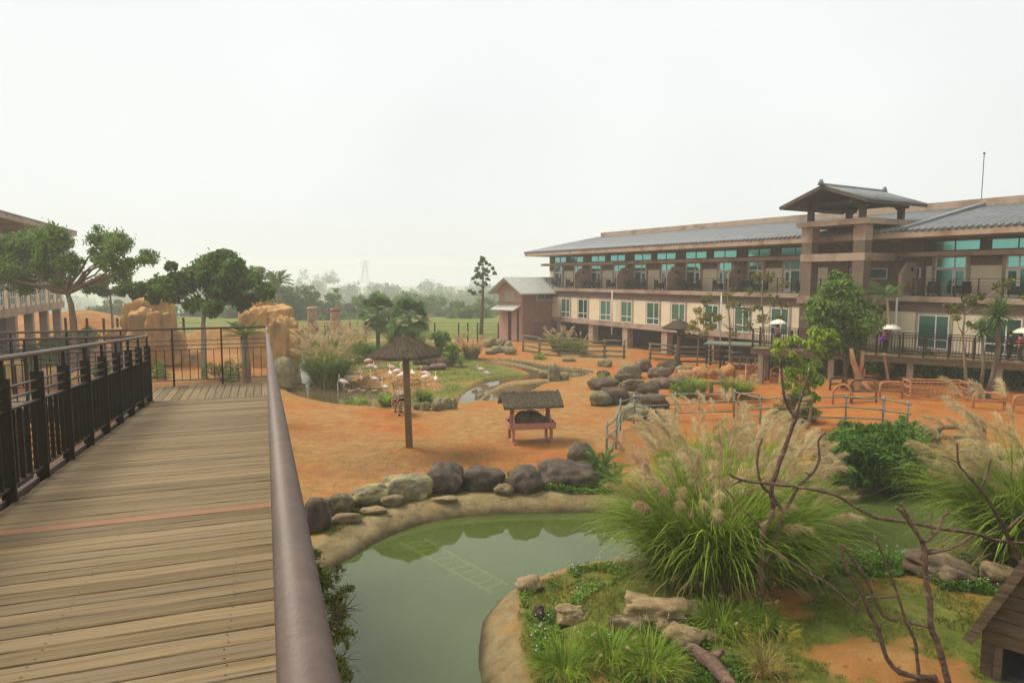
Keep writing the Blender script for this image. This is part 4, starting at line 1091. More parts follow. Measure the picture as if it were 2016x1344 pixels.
tree('bushy_tree', 'bushy upright green tree growing beside the raised walkway', 'tree', ground_at(1664, 37), 37, [(1664, 735), (1663, 690), (1662, 640)], [(1655, 555, 22), (1640, 570, 24), (1672, 572, 24), (1625, 595, 26), (1655, 600, 32), (1690, 600, 26), (1612, 625, 26), (1645, 635, 34), (1685, 635, 32), (1715, 632, 18), (1620, 658, 26), (1660, 668, 30), (1700, 662, 24), (1648, 542, 12), (1600, 610, 14), (1722, 612, 10), (1640, 690, 22), (1675, 695, 18)], .2, 15000, M_leaf_mid, .13, shell=.25, core=.9)
sp_t = [(1372, 48.0, [(1372, 720), (1374, 690), (1375, 668)], [(1355, 640, 15), (1380, 628, 16), (1400, 645, 15), (1370, 612, 12), (1345, 655, 10), (1390, 660, 12), (1410, 628, 9), (1362, 662, 9)], M_leaf_yel, 1100, 'young yellow-leaved tree with a pale stem beside the far thatched shelter'),
        (1437, 47.0, [(1436, 720), (1437, 650), (1434, 600), (1430, 575)], [(1400, 592, 17), (1425, 580, 14), (1450, 600, 17), (1475, 612, 16), (1415, 625, 14), (1465, 640, 15), (1445, 570, 9), (1490, 628, 12), (1395, 615, 10), (1440, 655, 12)], M_leaf_olive, 1000, 'young thin olive tree in front of the hotel windows'),
        (1508, 46.0, [(1506, 700), (1502, 640), (1500, 580), (1502, 550)], [(1490, 550, 14), (1515, 545, 15), (1535, 560, 13), (1480, 575, 12), (1525, 590, 15), (1495, 605, 13), (1545, 600, 12), (1510, 628, 12), (1530, 625, 10), (1488, 540, 9)], M_leaf_olive, 850, 'tall sparse young tree behind the person in pink'),
        (1910, 35.5, [(1900, 720), (1895, 660), (1900, 620)], [(1880, 605, 14), (1905, 590, 15), (1925, 600, 13), (1870, 625, 10), (1905, 640, 12), (1990, 560, 18), (2010, 585, 16), (1940, 585, 11)], M_leaf_olive, 900, 'sparse tree behind the spiky palm at the raised walkway')]
for u, Y, tp, cl, mt, n, lab in sp_t:
    tree('young_tree', lab, 'tree', ground_at(u, Y), Y, tp, cl, .2, n, mt, .085, M_barkpale, shell=.15, dj=1.0)
tree('lime_tree', 'small lime-green tree with drooping leaves in the fenced bed', 'tree', ground_at(1596, 29.5), 29.5, [(1598, 800), (1592, 760), (1580, 720), (1575, 700)],
     [(1540, 680, 16), (1560, 668, 14), (1525, 692, 10), (1605, 660, 18), (1630, 655, 13), (1590, 680, 15), (1615, 690, 15), (1560, 700, 13), (1580, 725, 18), (1555, 735, 17), (1600, 745, 18), (1570, 762, 18), (1610, 715, 12), (1540, 755, 12), (1595, 780, 16), (1640, 672, 8)], .19, 4200, M_leaf_lime, .07, M_barkpale, shell=.25, droop=.8, aspect=.4)

# ---- palms
def fan_frond_mesh(L=.95, segs=26, spread=2.5, pet=.9):
    V = []; Fq = []
    def q(a, b, c, d): k_ = len(V); V.extend([a, b, c, d]); Fq.append((k_, k_ + 1, k_ + 2, k_ + 3))
    q((-.018, 0, 0), (.018, 0, 0), (.012, pet, .02), (-.012, pet, .02))
    for i in range(segs):
        a = -spread / 2 + spread * i / (segs - 1); l = L * (1 - .28 * abs(a) / (spread / 2)); w = .038
        dx, dy = math.sin(a), math.cos(a); nx_, ny_ = dy, -dx
        p0 = (0, pet, .02); m = (dx * l * .6, pet + dy * l * .6, .05 - .02 * abs(a)); e = (dx * l, pet + dy * l * .97, -.16 - .1 * random.random())
        b = len(V)
        V.extend([p0, (m[0] + nx_ * w, m[1] + ny_ * w, m[2]), (m[0] - nx_ * w, m[1] - ny_ * w, m[2] + .012), (e[0], e[1], e[2])])
        Fq.append((b, b + 1, b + 3, b + 2))
    me = bpy.data.meshes.new('frond'); me.from_pydata(V, [], Fq); me.update(); me.materials.append(M_palm); return me
def feather_frond_mesh(L=2.0, n=26, leafl=.5, droop=.5, mat=None, w=.035):
    V = []; Fq = []
    def pt(t): return Vector((0, L * (t - .12 * t * t), L * (.35 * t - droop * t * t)))
    for i in range(8):
        a, b = pt(i / 8), pt((i + 1) / 8); k_ = len(V); V.extend([a + Vector((-.015, 0, 0)), a + Vector((.015, 0, 0)), b + Vector((.012, 0, 0)), b + Vector((-.012, 0, 0))]); Fq.append((k_, k_ + 1, k_ + 2, k_ + 3))
    for i in range(n):
        t = .12 + .88 * i / (n - 1); p = pt(t); l = leafl * (math.sin(PI * (.15 + .8 * t)) ** .7)
        for s in (-1, 1):
            d = Vector((s * .85, .5, -.18 - .25 * random.random())).normalized(); k_ = len(V); o_ = Vector((0, w, 0))
            V.extend([p, p + d * l * .5 + o_, p + d * l - Vector((0, 0, l * .15)), p + d * l * .5 - o_]); Fq.append((k_, k_ + 1, k_ + 2, k_ + 3))
    me = bpy.data.meshes.new('frond'); me.from_pydata([tuple(v) for v in V], [], Fq); me.update(); me.materials.append(mat or M_palm); return me
def spike_frond_mesh(L=.8, w=.035):
    V = [(-w, 0, 0), (w, 0, 0), (-w * .9, L * .5, .06), (w * .9, L * .5, .06), (0, L, -.03)]
    me = bpy.data.meshes.new('frond'); me.from_pydata(V, [], [(0, 1, 3, 2), (2, 3, 4)]); me.update(); me.materials.append(M_palm); return me
def palm(name, label, base, pts, r0, frond_me, nfr, elev=(-.9, 1.35), scale=1.0, bark=None):
    root = empty(name, base); tag(root, label, 'palm'); b = Vector(base)
    pts = [Vector(p) - b for p in pts]; pts = [Vector((0, 0, -.15))] + pts
    MB().tube(pts, [r0 * 1.15] + [r0] * (len(pts) - 2) + [r0 * .8], 9).build('trunk', bark or M_bark, root, True)
    for i in range(nfr):
        o = link_mesh('frond', frond_me[i % len(frond_me)], None, root); o.location = pts[-1]
        t = (i + .5) / nfr; el = elev[0] + (elev[1] - elev[0]) * t ** .8
        o.rotation_euler = (el, random.uniform(-.4, .4), i * 2.39996); s = scale * random.uniform(.85, 1.12); o.scale = (s, s, s)
    return root
ff = [fan_frond_mesh() for _ in range(3)]
gA = ground_at(744, 60); palm('fan_palm', 'taller fan palm with a bare dark trunk on the flamingo lawn', gA, [PY(744, 650, 60), PY(743, 618, 60)], .17, ff, 46, (-1.15, 1.4), 1.12)
gB = ground_at(806, 56); palm('fan_palm', 'lower bushy fan palm behind the near thatched shelter', gB, [PY(806, 660, 56), PY(806, 628, 56)], .17, ff, 52, (-1.3, 1.4), 1.12)
ft = [feather_frond_mesh(1.9, 24, .5, .55) for _ in range(2)]
palm('feather_palm', 'hazy feather palm beyond the rockwork', ground_at(547, 66), [PY(547, 600, 66), PY(546, 556, 66)], .14, ft, 16, (-.3, 1.2), .95, M_barkpale)
palm('feather_palm', 'feather palm with pale stem between the tower and the spotted umbrella', ground_at(1752, 39), [PY(1753, 650, 39), PY(1746, 586, 39)], .08, ft, 9, (-.1, 1.1), .8, M_barkpale)
cy = [feather_frond_mesh(1.1, 22, .2, .42, w=.02) for _ in range(2)]
palm('cycad', 'cycad with arching fronds on a stout dark stem behind the landing', ground_at(484, 31), [PY(485, 720, 31), PY(480, 660, 31)], .19, cy, 18, (-.1, 1.0), 1.0)
sf = [spike_frond_mesh()]
pb = ground_at(1950, 33.5)
palm('spiky_palm', 'spiky-headed palm with curved bare trunk in front of the raised walkway', pb, [PY(1955, 740, 33.5), PY(1966, 680, 33.5), PY(1962, 650, 33.5), PY(1966, 622, 33.5)], .12, sf, 150, (-1.2, 1.5), 1.35)
palm('spiky_palm', 'lower spiky head beside the taller spiky palm', ground_at(1936, 33.4), [PY(1936, 720, 33.4), PY(1934, 652, 33.4)], .08, sf, 90, (-1.0, 1.5), 1.0)

# ---- grasses
def blades(name, parent, n, rad, length, mat, droop=.9, w=.012, lean=(.15, .7), seg=6, center=(0, 0, 0), tip=True, oval=1.0):
    a = RNG.random(n) * 2 * PI; rr = rad * np.sqrt(RNG.random(n)); L = length * (.55 + .55 * RNG.random(n))
    az = a + RNG.normal(size=n) * .5
    x0 = np.cos(a) * rr + center[0]; y0 = np.sin(a) * rr * oval + center[1]
    th = lean[0] + (lean[1] - lean[0]) * RNG.random(n)          # angle from vertical at the root
    dr = droop * (.4 + .9 * RNG.random(n))
    P_ = np.stack([x0, y0, np.full(n, center[2])], 1); pts = [P_]
    for i in range(seg):
        t = (i + .5) / seg; an = th + dr * t ** 1.6 * 1.6
        st = L / seg
        P_ = P_ + np.stack([np.cos(az) * np.sin(an) * st, np.sin(az) * np.sin(an) * st, np.cos(an) * st], 1); pts.append(P_)
    pts = np.stack(pts, 1)                                       # n, seg+1, 3
    side = np.stack([-np.sin(az), np.cos(az), np.zeros(n)], 1)
    tt = np.linspace(0, 1, seg + 1); wv = w * np.where(tt < .4, .6 + tt, 1.0 * (1 - (tt - .4) / .6) ** .8)
    wv = np.maximum(wv, .0008)
    ww = wv[None, :, None] * (.7 + .6 * RNG.random(n))[:, None, None]
    Lf = pts + side[:, None, :] * ww; Rt = pts - side[:, None, :] * ww
    V = np.stack([Lf, Rt], 2).reshape(-1, 3)
    b = (np.arange(n) * (seg + 1) * 2)[:, None] + (np.arange(seg) * 2)[None, :]
    Fq = np.stack([b, b + 1, b + 3, b + 2], -1).reshape(-1, 4)
    if name is None: return V, Fq, pts
    o = np_mesh(name, V, Fq, mat, parent); o['kind'] = 'stuff'
    return pts
def plumes(parent, roots_tips, mat, hairs=80, plen=.42, hlen=.17, hw=.0035, droop=1.0):
    """feathery heads: roots_tips = list of (tip position, direction)"""
    m = len(roots_tips); T = np.array([t for t, d in roots_tips]); D = np.array([d for t, d in roots_tips], float); D /= np.linalg.norm(D, axis=1, keepdims=True)
    k = np.repeat(np.arange(m), hairs); n = len(k); s = RNG.random(n)
    hor = D[k].copy(); hor[:, 2] = 0; hor /= np.maximum(np.linalg.norm(hor, axis=1, keepdims=True), 1e-5)
    sag = (s ** 2)[:, None] * np.array([0, 0, -1.0]) * plen * .35 * droop + hor * (s ** 2)[:, None] * plen * .2 * droop
    P0 = T[k] + D[k] * (s[:, None] * plen) + sag
    hd = D[k] * .8 + unit(n) * .55 + hor * .35 + np.array([0, 0, -.25 * droop]); hd /= np.linalg.norm(hd, axis=1, keepdims=True)
    hl = (hlen * (1.1 - .6 * s) * (.6 + .7 * RNG.random(n)))[:, None]
    P1 = P0 + hd * hl * .55; P2 = P0 + hd * hl + np.array([0, 0, -1.0]) * hl * .28 * droop
    sd = np.cross(hd, unit(n)); sd /= np.maximum(np.linalg.norm(sd, axis=1, keepdims=True), 1e-5); w = hw
    V = np.stack([P0 + sd * w * .5, P0 - sd * w * .5, P1 - sd * w, P1 + sd * w, P2 + sd * w * .25, P2 - sd * w * .25], 1).reshape(-1, 3)
    b = np.arange(n)[:, None] * 6
    Fq = np.concatenate([b + np.array([[0, 1, 2, 3]]), b + np.array([[3, 2, 5, 4]])], 0)
    o = np_mesh('plumes', V, Fq, mat, parent); o['kind'] = 'stuff'
    return o
def pampas(name, label, base, rad, hgt, nbl, npl, mats=(None, None), bw=.012, hairs=80, plen=.42, hlen=.17, hw=.0035, oval=1.0, droop=.9, group=None, dry=.12, plean=.5, blean=.75):
    root = empty(name, base); tag(root, label, 'grass clump', group)
    bm_, pm_ = mats[0] or M_blade, mats[1] or M_plume
    blades('blades', root, nbl, rad * .55, hgt * 1.2, bm_, droop, bw, (.05, blean), 6, oval=oval)
    if dry > 0: blades('dry_blades', root, int(nbl * dry), rad * .65, hgt * .8, M_blade_dry, droop * 1.4, bw * .8, (.2, 1.0), 6, oval=oval)
    if npl > 0:
        pts = blades('stems', root, npl, rad * .6, hgt * 1.2, M_blade_dry, .32, bw * .45, (.02, plean), 5, oval=oval)
        rt = [(p[-1], (p[-1] - p[-2]) + np.array([0, 0, .0])) for p in pts]
        plumes(root, rt, pm_, hairs, plen, hlen, hw)
    return root
# ------------------------------------------------------------------ rocks
import bmesh
def rock_verts(seed, boxy=0.0, sub=3, amp=.22, fine=0.0):
    bm = bmesh.new(); bmesh.ops.create_icosphere(bm, subdivisions=sub, radius=1.0); off = Vector((seed * 7.3, seed * 3.1, seed * 5.7))
    for v in bm.verts:
        c = v.co.normalized()
        if boxy > 0:
            m = max(abs(c.x), abs(c.y), abs(c.z)); c = c.lerp(c / m * .8, boxy)
        n = mnoise.fractal(c * .9 + off, 1.0, 2.0, 3) * amp * 1.9 + mnoise.fractal(c * 3.2 + off, 1.0, 2.0, 3) * amp * (.5 + .25 * fine)
        if fine > 0: n += -.07 * (1 - min(1, abs(mnoise.noise(c * 1.7 + off)) * 7)) + .012 * math.sin(c.z * 9 + 4 * mnoise.noise(c * 1.5 + off))
        c = c * (1 + n)
        if c.z < -.55: c.z = -.55 - (c.z + .55) * -.2
        v.co = c
    me = bpy.data.meshes.new('rock'); bm.to_mesh(me); bm.free()
    me.polygons.foreach_set('use_smooth', np.ones(len(me.polygons), bool))
    return me
ROCKS = {}
def rock_mesh(mat, k, boxy=0.0, sub=3):
    key = (mat.name, k, boxy, sub)
    if key not in ROCKS:
        me = rock_verts(k + 1, boxy, sub, amp=.15 if mat in (M_rockdark, M_cliff, M_rockgreen) else .22, fine=.5 if mat is M_cliff else (0 if mat is M_rockdark else .25 if sub >= 4 else .1)); me.materials.append(mat); ROCKS[key] = me
    return ROCKS[key]
_rk = [0]
def rock(u, vb, w, h, mat=None, label=None, group=None, depth=.8, boxy=0.15, sub=3, name='boulder', parent=None, Y=None, rz=None):
    mat = mat or M_rock; _rk[0] += 1; k = _rk[0]
    if Y is None: b = G(u, vb); z0 = b[2]
    else: b = PY(u, vb, Y); z0 = b[2]
    s = b[1] / F; sx = w * s / 2 / 1.02; hz = h * s
    ang = math.atan2(b[0], b[1])
    sy = sx * depth
    o = bpy.data.objects.new(name, rock_mesh(mat, k % 9, boxy, sub)); COL.objects.link(o)
    c = Vector((b[0] + math.sin(ang) * sy * .7, b[1] + math.cos(ang) * sy * .7, z0 + hz * .36))
    o.location = c; o.scale = (sx, sy, hz * .66); o.rotation_euler = (random.uniform(-.08, .08), random.uniform(-.08, .08), -ang + random.uniform(-.25, .25) + (PI if k % 2 else 0) if rz is None else rz)
    if parent is not None:
        o.parent = parent; o.location = c - Vector(parent.location)
    else: tag(o, label, 'rock', group)
    return o
row = [(624, 1048, 52, 58, M_rockdark, 'dark round boulder against the handrail at the start of the pond row', .9), (664, 1016, 66, 38, M_rockgreen, 'sloping grey stone beside the dark round boulder', .7), (727, 997, 84, 34, M_rockgreen, 'low grey ridged stone with flat top in the pond row', .6),
       (800, 985, 104, 44, M_rockgreen, 'long pale grey flat-topped boulder in the pond row', .6), (876, 972, 72, 52, M_rockdark, 'tall round dark boulder in the middle of the pond row', .9), (948, 967, 82, 42, M_rockdark, 'dark wedge-shaped boulder right of the tall round one', .7),
       (993, 974, 33, 21, M_rocktan, 'small orange-brown stone lying in the pond-bank grass', .8), (1035, 971, 62, 45, M_rockdark, 'upright grey-brown boulder beside the small orange stone', .8), (1120, 962, 122, 46, M_rockdark, 'largest long dark boulder at the end of the pond row', .6), (1143, 922, 50, 42, M_rockdark, 'dark boulder behind the largest one, by the pipe fence', .8)]
for u, vb, w, h, mt, lab, d in row: rock(u, vb, w * 1.12, h * 1.12, mt, lab, 'boulders along the pond bank', d, .15, 4)
for u, vb, w, h in ((960, 938, 13, 9), (973, 937, 14, 9), (989, 938, 14, 8), (1006, 937, 17, 10), (1004, 952, 12, 12), (990, 951, 10, 8)):
    rock(u, vb, w, h, M_rock, 'small dark cobble scattered behind the pond boulders', 'cobbles behind the pond boulders')
for u, vb, w, h, lab in ((872, 988, 56, 12, 'flat brown stone sunk in the grass below the tall round boulder'), (735, 1012, 60, 13, 'flat rusty slab in the pond-bank grass'), (682, 1031, 64, 18, 'rusty flat stone next to the dark round boulder')):
    rock(u, vb, w, h, M_rocktan, lab, 'flat stones in the pond bank', .6, .3)
rock(775, 1060, 52, 24, M_rocktan, 'ledge stone jutting over the pond waterline above the sunken ladder', None, .7, .3)
rock(1040, 1166, 62, 26, M_rocktan, 'smooth ochre boulder at the island tip by the sunken ladder', None, .7, .1)
# island stones

for u, vb, w, h, mt, lab, bx, d in ((1285, 1232, 150, 50, M_rocktan, 'big flat tan slab rock in the middle of the island', .5, .55), (1352, 1226, 70, 38, M_rocktan, 'angular tan rock leaning on the flat slab', .5, .7), (1232, 1262, 80, 48, M_rock, 'brown rock under the left end of the flat slab', .3, .6),
                                    (1345, 1272, 74, 42, M_rocktan, 'rounded brown rock in front of the flat slab', .2, .7), (1306, 1250, 30, 26, M_rocktan, 'small round stone wedged under the flat slab', .0, .8), (1125, 1228, 66, 36, M_rocktan, 'pale broken rock among flowers on the island edge', .5, .6),
                                    (1060, 1224, 26, 32, M_rock, 'dark small rock at the inner edge of the concrete bank', .2, .8), (1845, 1142, 136, 46, M_rock, 'large smooth brown boulder on the island shore', .1, .6), (1965, 1160, 84, 44, M_rocktan, 'angular tan boulder beside the wooden hut', .4, .7), (1400, 1262, 40, 18, M_rocktan, 'low stone in the grass right of the slab pile', .3, .8)):
    rock(u, vb, w, h, mt, lab, 'rocks on the island', d, bx, 4)
# boulders inside the enclosure
pile_r = [(1182, 800, 42, 36), (1212, 797, 52, 44), (1186, 768, 50, 36), (1245, 770, 40, 30), (1275, 778, 42, 34), (1240, 745, 44, 34), (1228, 752, 34, 22), (1265, 732, 36, 30), (1296, 745, 44, 28), (1318, 730, 42, 24), (1345, 735, 30, 20), (1300, 765, 40, 30), (1335, 762, 36, 26), (1258, 800, 44, 34), (1290, 805, 46, 34), (1250, 828, 50, 40), (1300, 835, 40, 30), (1190, 748, 24, 24), (1360, 740, 26, 18)]
for i, (u, vb, w, h) in enumerate(pile_r):
    rock(u, vb, w * 1.15, h * .8, M_rock if i % 5 else M_rockgreen, ('large ' if w > 42 else 'small ' if w < 31 else 'brown ') + ('mossy ' if i % 3 == 0 else '') + 'boulder in the long rock pile ' + ('by the orange track' if u < 1230 else 'in front of the far thatched shelter' if vb < 752 else 'behind the pipe fence corner'), 'boulders of the long rock pile', .8, .3)
for u, vb, w, h in ((1352, 748, 34, 20), (1380, 745, 36, 26), (1404, 746, 30, 20), (1432, 746, 34, 30)):
    rock(u, vb, w, h, M_rockorange, 'orange-dusted boulder in the bed below the young trees', 'orange boulders below the young trees', .9, .45)
pile_b = [(968, 683, 22, 17), (986, 684, 24, 17), (1001, 686, 18, 13), (975, 695, 26, 14), (994, 694, 24, 12), (958, 684, 18, 14), (1005, 698, 24, 17), (982, 678, 20, 10), (985, 689, 10, 9), (965, 698, 22, 10)]
for i, (u, vb, w, h) in enumerate(pile_b):
    rock(u, vb, w, h, M_rockgreen if i % 4 else M_rocktan, 'rounded greenish boulder in the pile on bare ground below the barn', 'boulders below the barn', .9, .0)
for u, vb, w, h, lab in ((1190, 722, 32, 16, 'dark elongated boulder lying alone on the orange track'), (1090, 750, 28, 34, 'upright rounded rock standing beside the far pool'), (1111, 748, 22, 16, 'rounded rock right of the upright one at the far pool'), (1072, 755, 26, 16, 'pointed rock left of the upright one at the far pool'), (1120, 712, 30, 8, 'low stones on the far bank behind the pool')):
    rock(u, vb, w, h, M_rockgreen, lab, None, .8, .15)
for u, vb, w, h in ((820, 806, 14, 15), (838, 808, 20, 18), (860, 809, 24, 22), (878, 806, 22, 24), (893, 805, 18, 22), (862, 796, 22, 12)):
    rock(u, vb, w, h, M_rockgreen if u != 862 else M_rocktan, 'mossy stone in the row edging the lawn beside the thatched shelter', 'stones edging the lawn', .8, .15)
for u, vb, w, h in ((825, 718, 30, 16), (850, 720, 32, 20), (875, 722, 30, 20), (862, 728, 34, 14), (835, 730, 24, 10)):
    rock(u, vb, w, h, M_rock, 'brown rock on the lawn below the leafy bushes', 'rocks on the flamingo lawn', .8, .15)
rock(735, 705, 30, 20, M_rocktan, 'pale rounded rock at the foot of the taller fan palm', None)
rock(560, 765, 52, 60, M_rockgreen, 'big mossy boulder beside the handrail at the stream', None, .8, .1)
for u, vb, w, h in ((705, 768, 10, 5), (715, 771, 10, 5), (690, 772, 9, 5), (722, 764, 12, 5), (738, 771, 11, 5), (745, 765, 12, 5), (750, 760, 9, 4)):
    b = P(u, vb, WM + .04); s = b[1] / F; o = MB().box(-w * s / 2, w * s / 2, -.2, .2, -.3, .1).build('paving_block', M_rocktan); o.location = b; o.rotation_euler = (0, 0, random.uniform(-.4, .4)); tag(o, 'brick-brown block standing in the flamingo pool', 'block', 'blocks in the flamingo pool')
# ochre rockwork
def outcrop(label, blocks, Y):
    root = empty('rock_outcrop', PY(blocks[0][0], blocks[0][1], Y)); tag(root, label, 'rock outcrop')
    for u, vb, w, h, dY in blocks: rock(u, vb, w, h, M_cliff, depth=.7, boxy=.6, sub=5, name='rock_block', parent=root, Y=Y + dY)
outcrop('ochre rockwork outcrop by the stream, right of the dense tree', [(520, 735, 100, 100, 0), (570, 712, 52, 90, .5), (540, 660, 95, 62, 2), (515, 625, 66, 38, 3), (500, 690, 60, 90, 1), (583, 700, 36, 60, -1), (548, 700, 44, 70, -1.6), (560, 742, 70, 50, 0)], 51)
outcrop('ochre rockwork outcrop left of the dense tree', [(300, 735, 100, 130, 0), (270, 670, 60, 82, 1), (325, 660, 54, 78, -1), (335, 715, 60, 70, -1), (285, 625, 50, 40, 2), (312, 680, 50, 70, -2), (235, 672, 50, 30, 2), (375, 735, 60, 50, 0)], 52)
for u, vb, w, h, lab in ((25, 760, 60, 60, 'orange rock seen through the landing railings'), (110, 765, 70, 40, 'tan rock behind the landing railings left of the ramp'), (160, 770, 50, 40, 'rounded ochre rock behind the landing, next to the ramp railing')):
    rock(u, vb, w, h, M_cliff, lab, None, .8, .3)

# ------------------------------------------------------------------ carved posts
M_totem = pm('carved_post', (.38, .235, .16), (.48, .32, .225), 4, rough=.9, bump=.9, bscale=6)
M_red = pm('red_band', (.33, .075, .045), (.42, .11, .07), 5, rough=.85)
def totem(u, vt, vb, w, Y, label):
    k = Y / F; b = PY(u, vb, Y); z0 = gz(b[0], b[1]); top = PY(u, vt, Y)[2]; h = top - z0; r_ = w * k / 2
    root = empty('carved_post', (b[0], b[1], z0)); tag(root, label, 'carved post')
    MB().lathe([(r_ * .85, -.3), (r_ * .88, h * .38), (r_ * .95, h * .40)], 16).build('shaft', M_totem, root, True)
    MB().lathe([(r_ * .95, h * .53), (r_ * 1.12, h * .55), (r_ * 1.15, h * .6), (r_ * 1.05, h * .63), (r_ * .9, h * .635)], 16).build('red_collar', M_red, root, True)
    MB().lathe([(r_ * .92, h * .40), (r_ * .92, h * .53)], 16).build('face_block', M_totem, root, True)
    hd = MB().lathe([(r_ * .9, h * .635), (r_ * .98, h * .7), (r_ * 1.0, h * .8), (r_ * .95, h * .93), (r_ * .97, h * .94)], 16).build('carved_head', M_totem, root, True)
    MB().lathe([(r_ * .97, h * .94), (r_ * 1.08, h * .95), (r_ * 1.0, h * 1.0), (.01, h * 1.0)], 16).build('cap', M_red if 'red cap' in label else M_totem, root, True)
    for zz in (.45, .8):
        for sx in (-1, 1):
            p = (sx * r_ * .42, -r_ * .82, h * (zz + .045)); MB().lathe([(.001, .07), (.09, .04), (.10, 0), (.09, -.04), (.001, -.07)], 10, p).build('eye', M_totem, hd, True)
        MB().prism([(-.07, h * (zz + .04)), (.07, h * (zz + .04)), (.12, h * (zz - .02)), (-.12, h * (zz - .02))], 'y', -r_ * 1.22, -r_ * .6).build('nose', M_totem, hd)
        MB().box(-.22, .22, -r_ * 1.06, -r_ * .6, h * (zz - .06), h * (zz - .045)).build('mouth', M_totem, hd)
totem(617, 604, 690, 19, 56, 'carved stone totem with plain cap and red collar by the stream')
totem(661, 607, 680, 18, 60, 'carved stone totem with red cap behind the tall grass')

# ------------------------------------------------------------------ thatched shelters
M_thatch = pm('dark_thatch', (.055, .042, .03), (.14, .105, .07), 14, rough=.95, bump=.8, bscale=40, island=.35)
M_pole = pm('concrete_pole', (.16, .115, .065), (.24, .175, .10), 3, rough=.85, stretch=(1, 1, .3), c3=(.33, .18, .08), s3=.8)
def straw_on_cone(parent, r_, z0, z1, n, ln=.4):
    """short straws laid down the slope of a cone (radius r_ at z0, 0 at z1)"""
    a = RNG.random(n) * 2 * PI; t = np.sqrt(RNG.random(n)) * .97 + .03
    C = np.stack([np.cos(a) * r_ * t, np.sin(a) * r_ * t, z1 + (z0 - z1) * t + .01 + .025 * RNG.random(n)], 1)
    D = np.stack([np.cos(a) * r_, np.sin(a) * r_, np.full(n, z0 - z1)], 1) + RNG.normal(size=(n, 3)) * .14 * r_
    Nn = np.stack([np.cos(a) * .5, np.sin(a) * .5, np.ones(n)], 1)
    V, Fq = leaf_verts(C, D, Nn, ln * (.5 + RNG.random(n)), .025 + .02 * RNG.random(n), .1)
    o = np_mesh('straw', V, Fq, M_thatch, parent); o['kind'] = 'stuff'
def shelter(label, base, top_z, rim_z, rad, pr, basket=None, lean=0.0):
    root = empty('thatched_shelter', base); tag(root, label, 'shelter', 'thatched umbrella shelters'); h1, h0 = top_z - base[2], rim_z - base[2]
    root.rotation_euler = (0, lean, 0)
    MB().tube([(0, 0, -.4), (0, 0, h0 + .1), (0, 0, h1 - .25)], [pr, pr * .9, pr * .85], 14).build('pole', M_pole, root, True)
    c = MB().lathe([(.02, h1), (.10, h1 - .03), (rad * .35, h0 + (h1 - h0) * .66), (rad * .7, h0 + (h1 - h0) * .33), (rad * .97, h0 + .09), (rad * 1.0, h0 + .02), (rad * .98, h0 - .07), (rad * .9, h0 - .09), (rad * .5, h0 + .2), (.1, h0 + .4)], 40).build('canopy', M_thatch, root, True)
    straw_on_cone(c, rad * .99, h0 + .07, h1, 2600)
    MB().lathe([(.001, h1 + .05), (.09, h1 + .03), (.14, h1 - .06), (.13, h1 - .12)], 12).build('cap', M_thatch, root, True)
    for i in range(6):
        a = i * PI / 3; MB().beam((math.cos(a) * pr * .8, math.sin(a) * pr * .8, h0 - .12), (math.cos(a) * rad * .55, math.sin(a) * rad * .55, h0 + .18), .05, .06).build('strut', M_timber, root)
    MB().lathe([(pr * 1.05, h0 - .22), (pr * 1.35, h0 - .2), (pr * 1.35, h0 - .1), (pr * 1.05, h0 - .08)], 14).build('collar', M_timber, root)
    return root
ub = np.array([UMB[0], UMB[1], gz(*UMB)])
sh1 = shelter('near thatched umbrella shelter on a single pole beside the hay feeder', ub, PY(801, 657, 26.2)[2], PY(801, 697, 26.0)[2], 1.33, .14, lean=-R(1.4))
sb = ground_at(1336, 49); shelter('far thatched umbrella shelter standing by the young yellow tree', sb, PY(1336, 628, 49)[2], PY(1336, 646, 49)[2], 1.1, .14)
# wire hay basket round the pole
M_wire = pm('rusty_wire', (.20, .16, .12), (.28, .22, .16), 10, rough=.6, metal=.3)
zt2, zb2 = PY(803, 750, 26)[2] - ub[2], PY(803, 778, 26)[2] - ub[2]
bk = empty('hay_basket', ub); bk.rotation_euler = (0, -R(1.4), 0); tag(bk, 'open wire hay basket fixed round the pole of the near thatched shelter', 'basket')
for nm, z, r_ in (('top_ring', zt2, .56), ('ring', (zt2 * .65 + zb2 * .35), .53), ('bottom_ring', zb2, .46)):
    MB().tube([(math.cos(a) * r_, math.sin(a) * r_, z) for a in np.linspace(0, 2 * PI, 29)], .012, 5).build(nm, M_wire, bk)
for i in range(28):
    a = 2 * PI * i / 28; MB().tube([(math.cos(a) * .56, math.sin(a) * .56, zt2), (math.cos(a) * .46, math.sin(a) * .46, zb2)], .006, 4).build('wire', M_wire, bk)
for i in range(4):
    a = PI / 4 + i * PI / 2; MB().tube([(math.cos(a) * .46, math.sin(a) * .46, zb2), (0, 0, zb2 - .05)], .01, 4).build('bracket', M_wire, bk)

# ------------------------------------------------------------------ hay feeder
M_feed = pm('pink_painted_wood', (.36, .16, .11), (.45, .215, .15), 4, rough=.8, c3=(.30, .12, .06), s3=1.2)
M_hay = pm('dark_hay', (.05, .034, .02), (.12, .08, .045), 10, rough=1, island=.3)
fb = G(1044, 873); feeder = empty('hay_feeder', (fb[0], fb[1] + .4, fb[2]), .2); tag(feeder, 'pink wooden hay feeder with thatched gable roof, hay heaped in its trough', 'feeder')

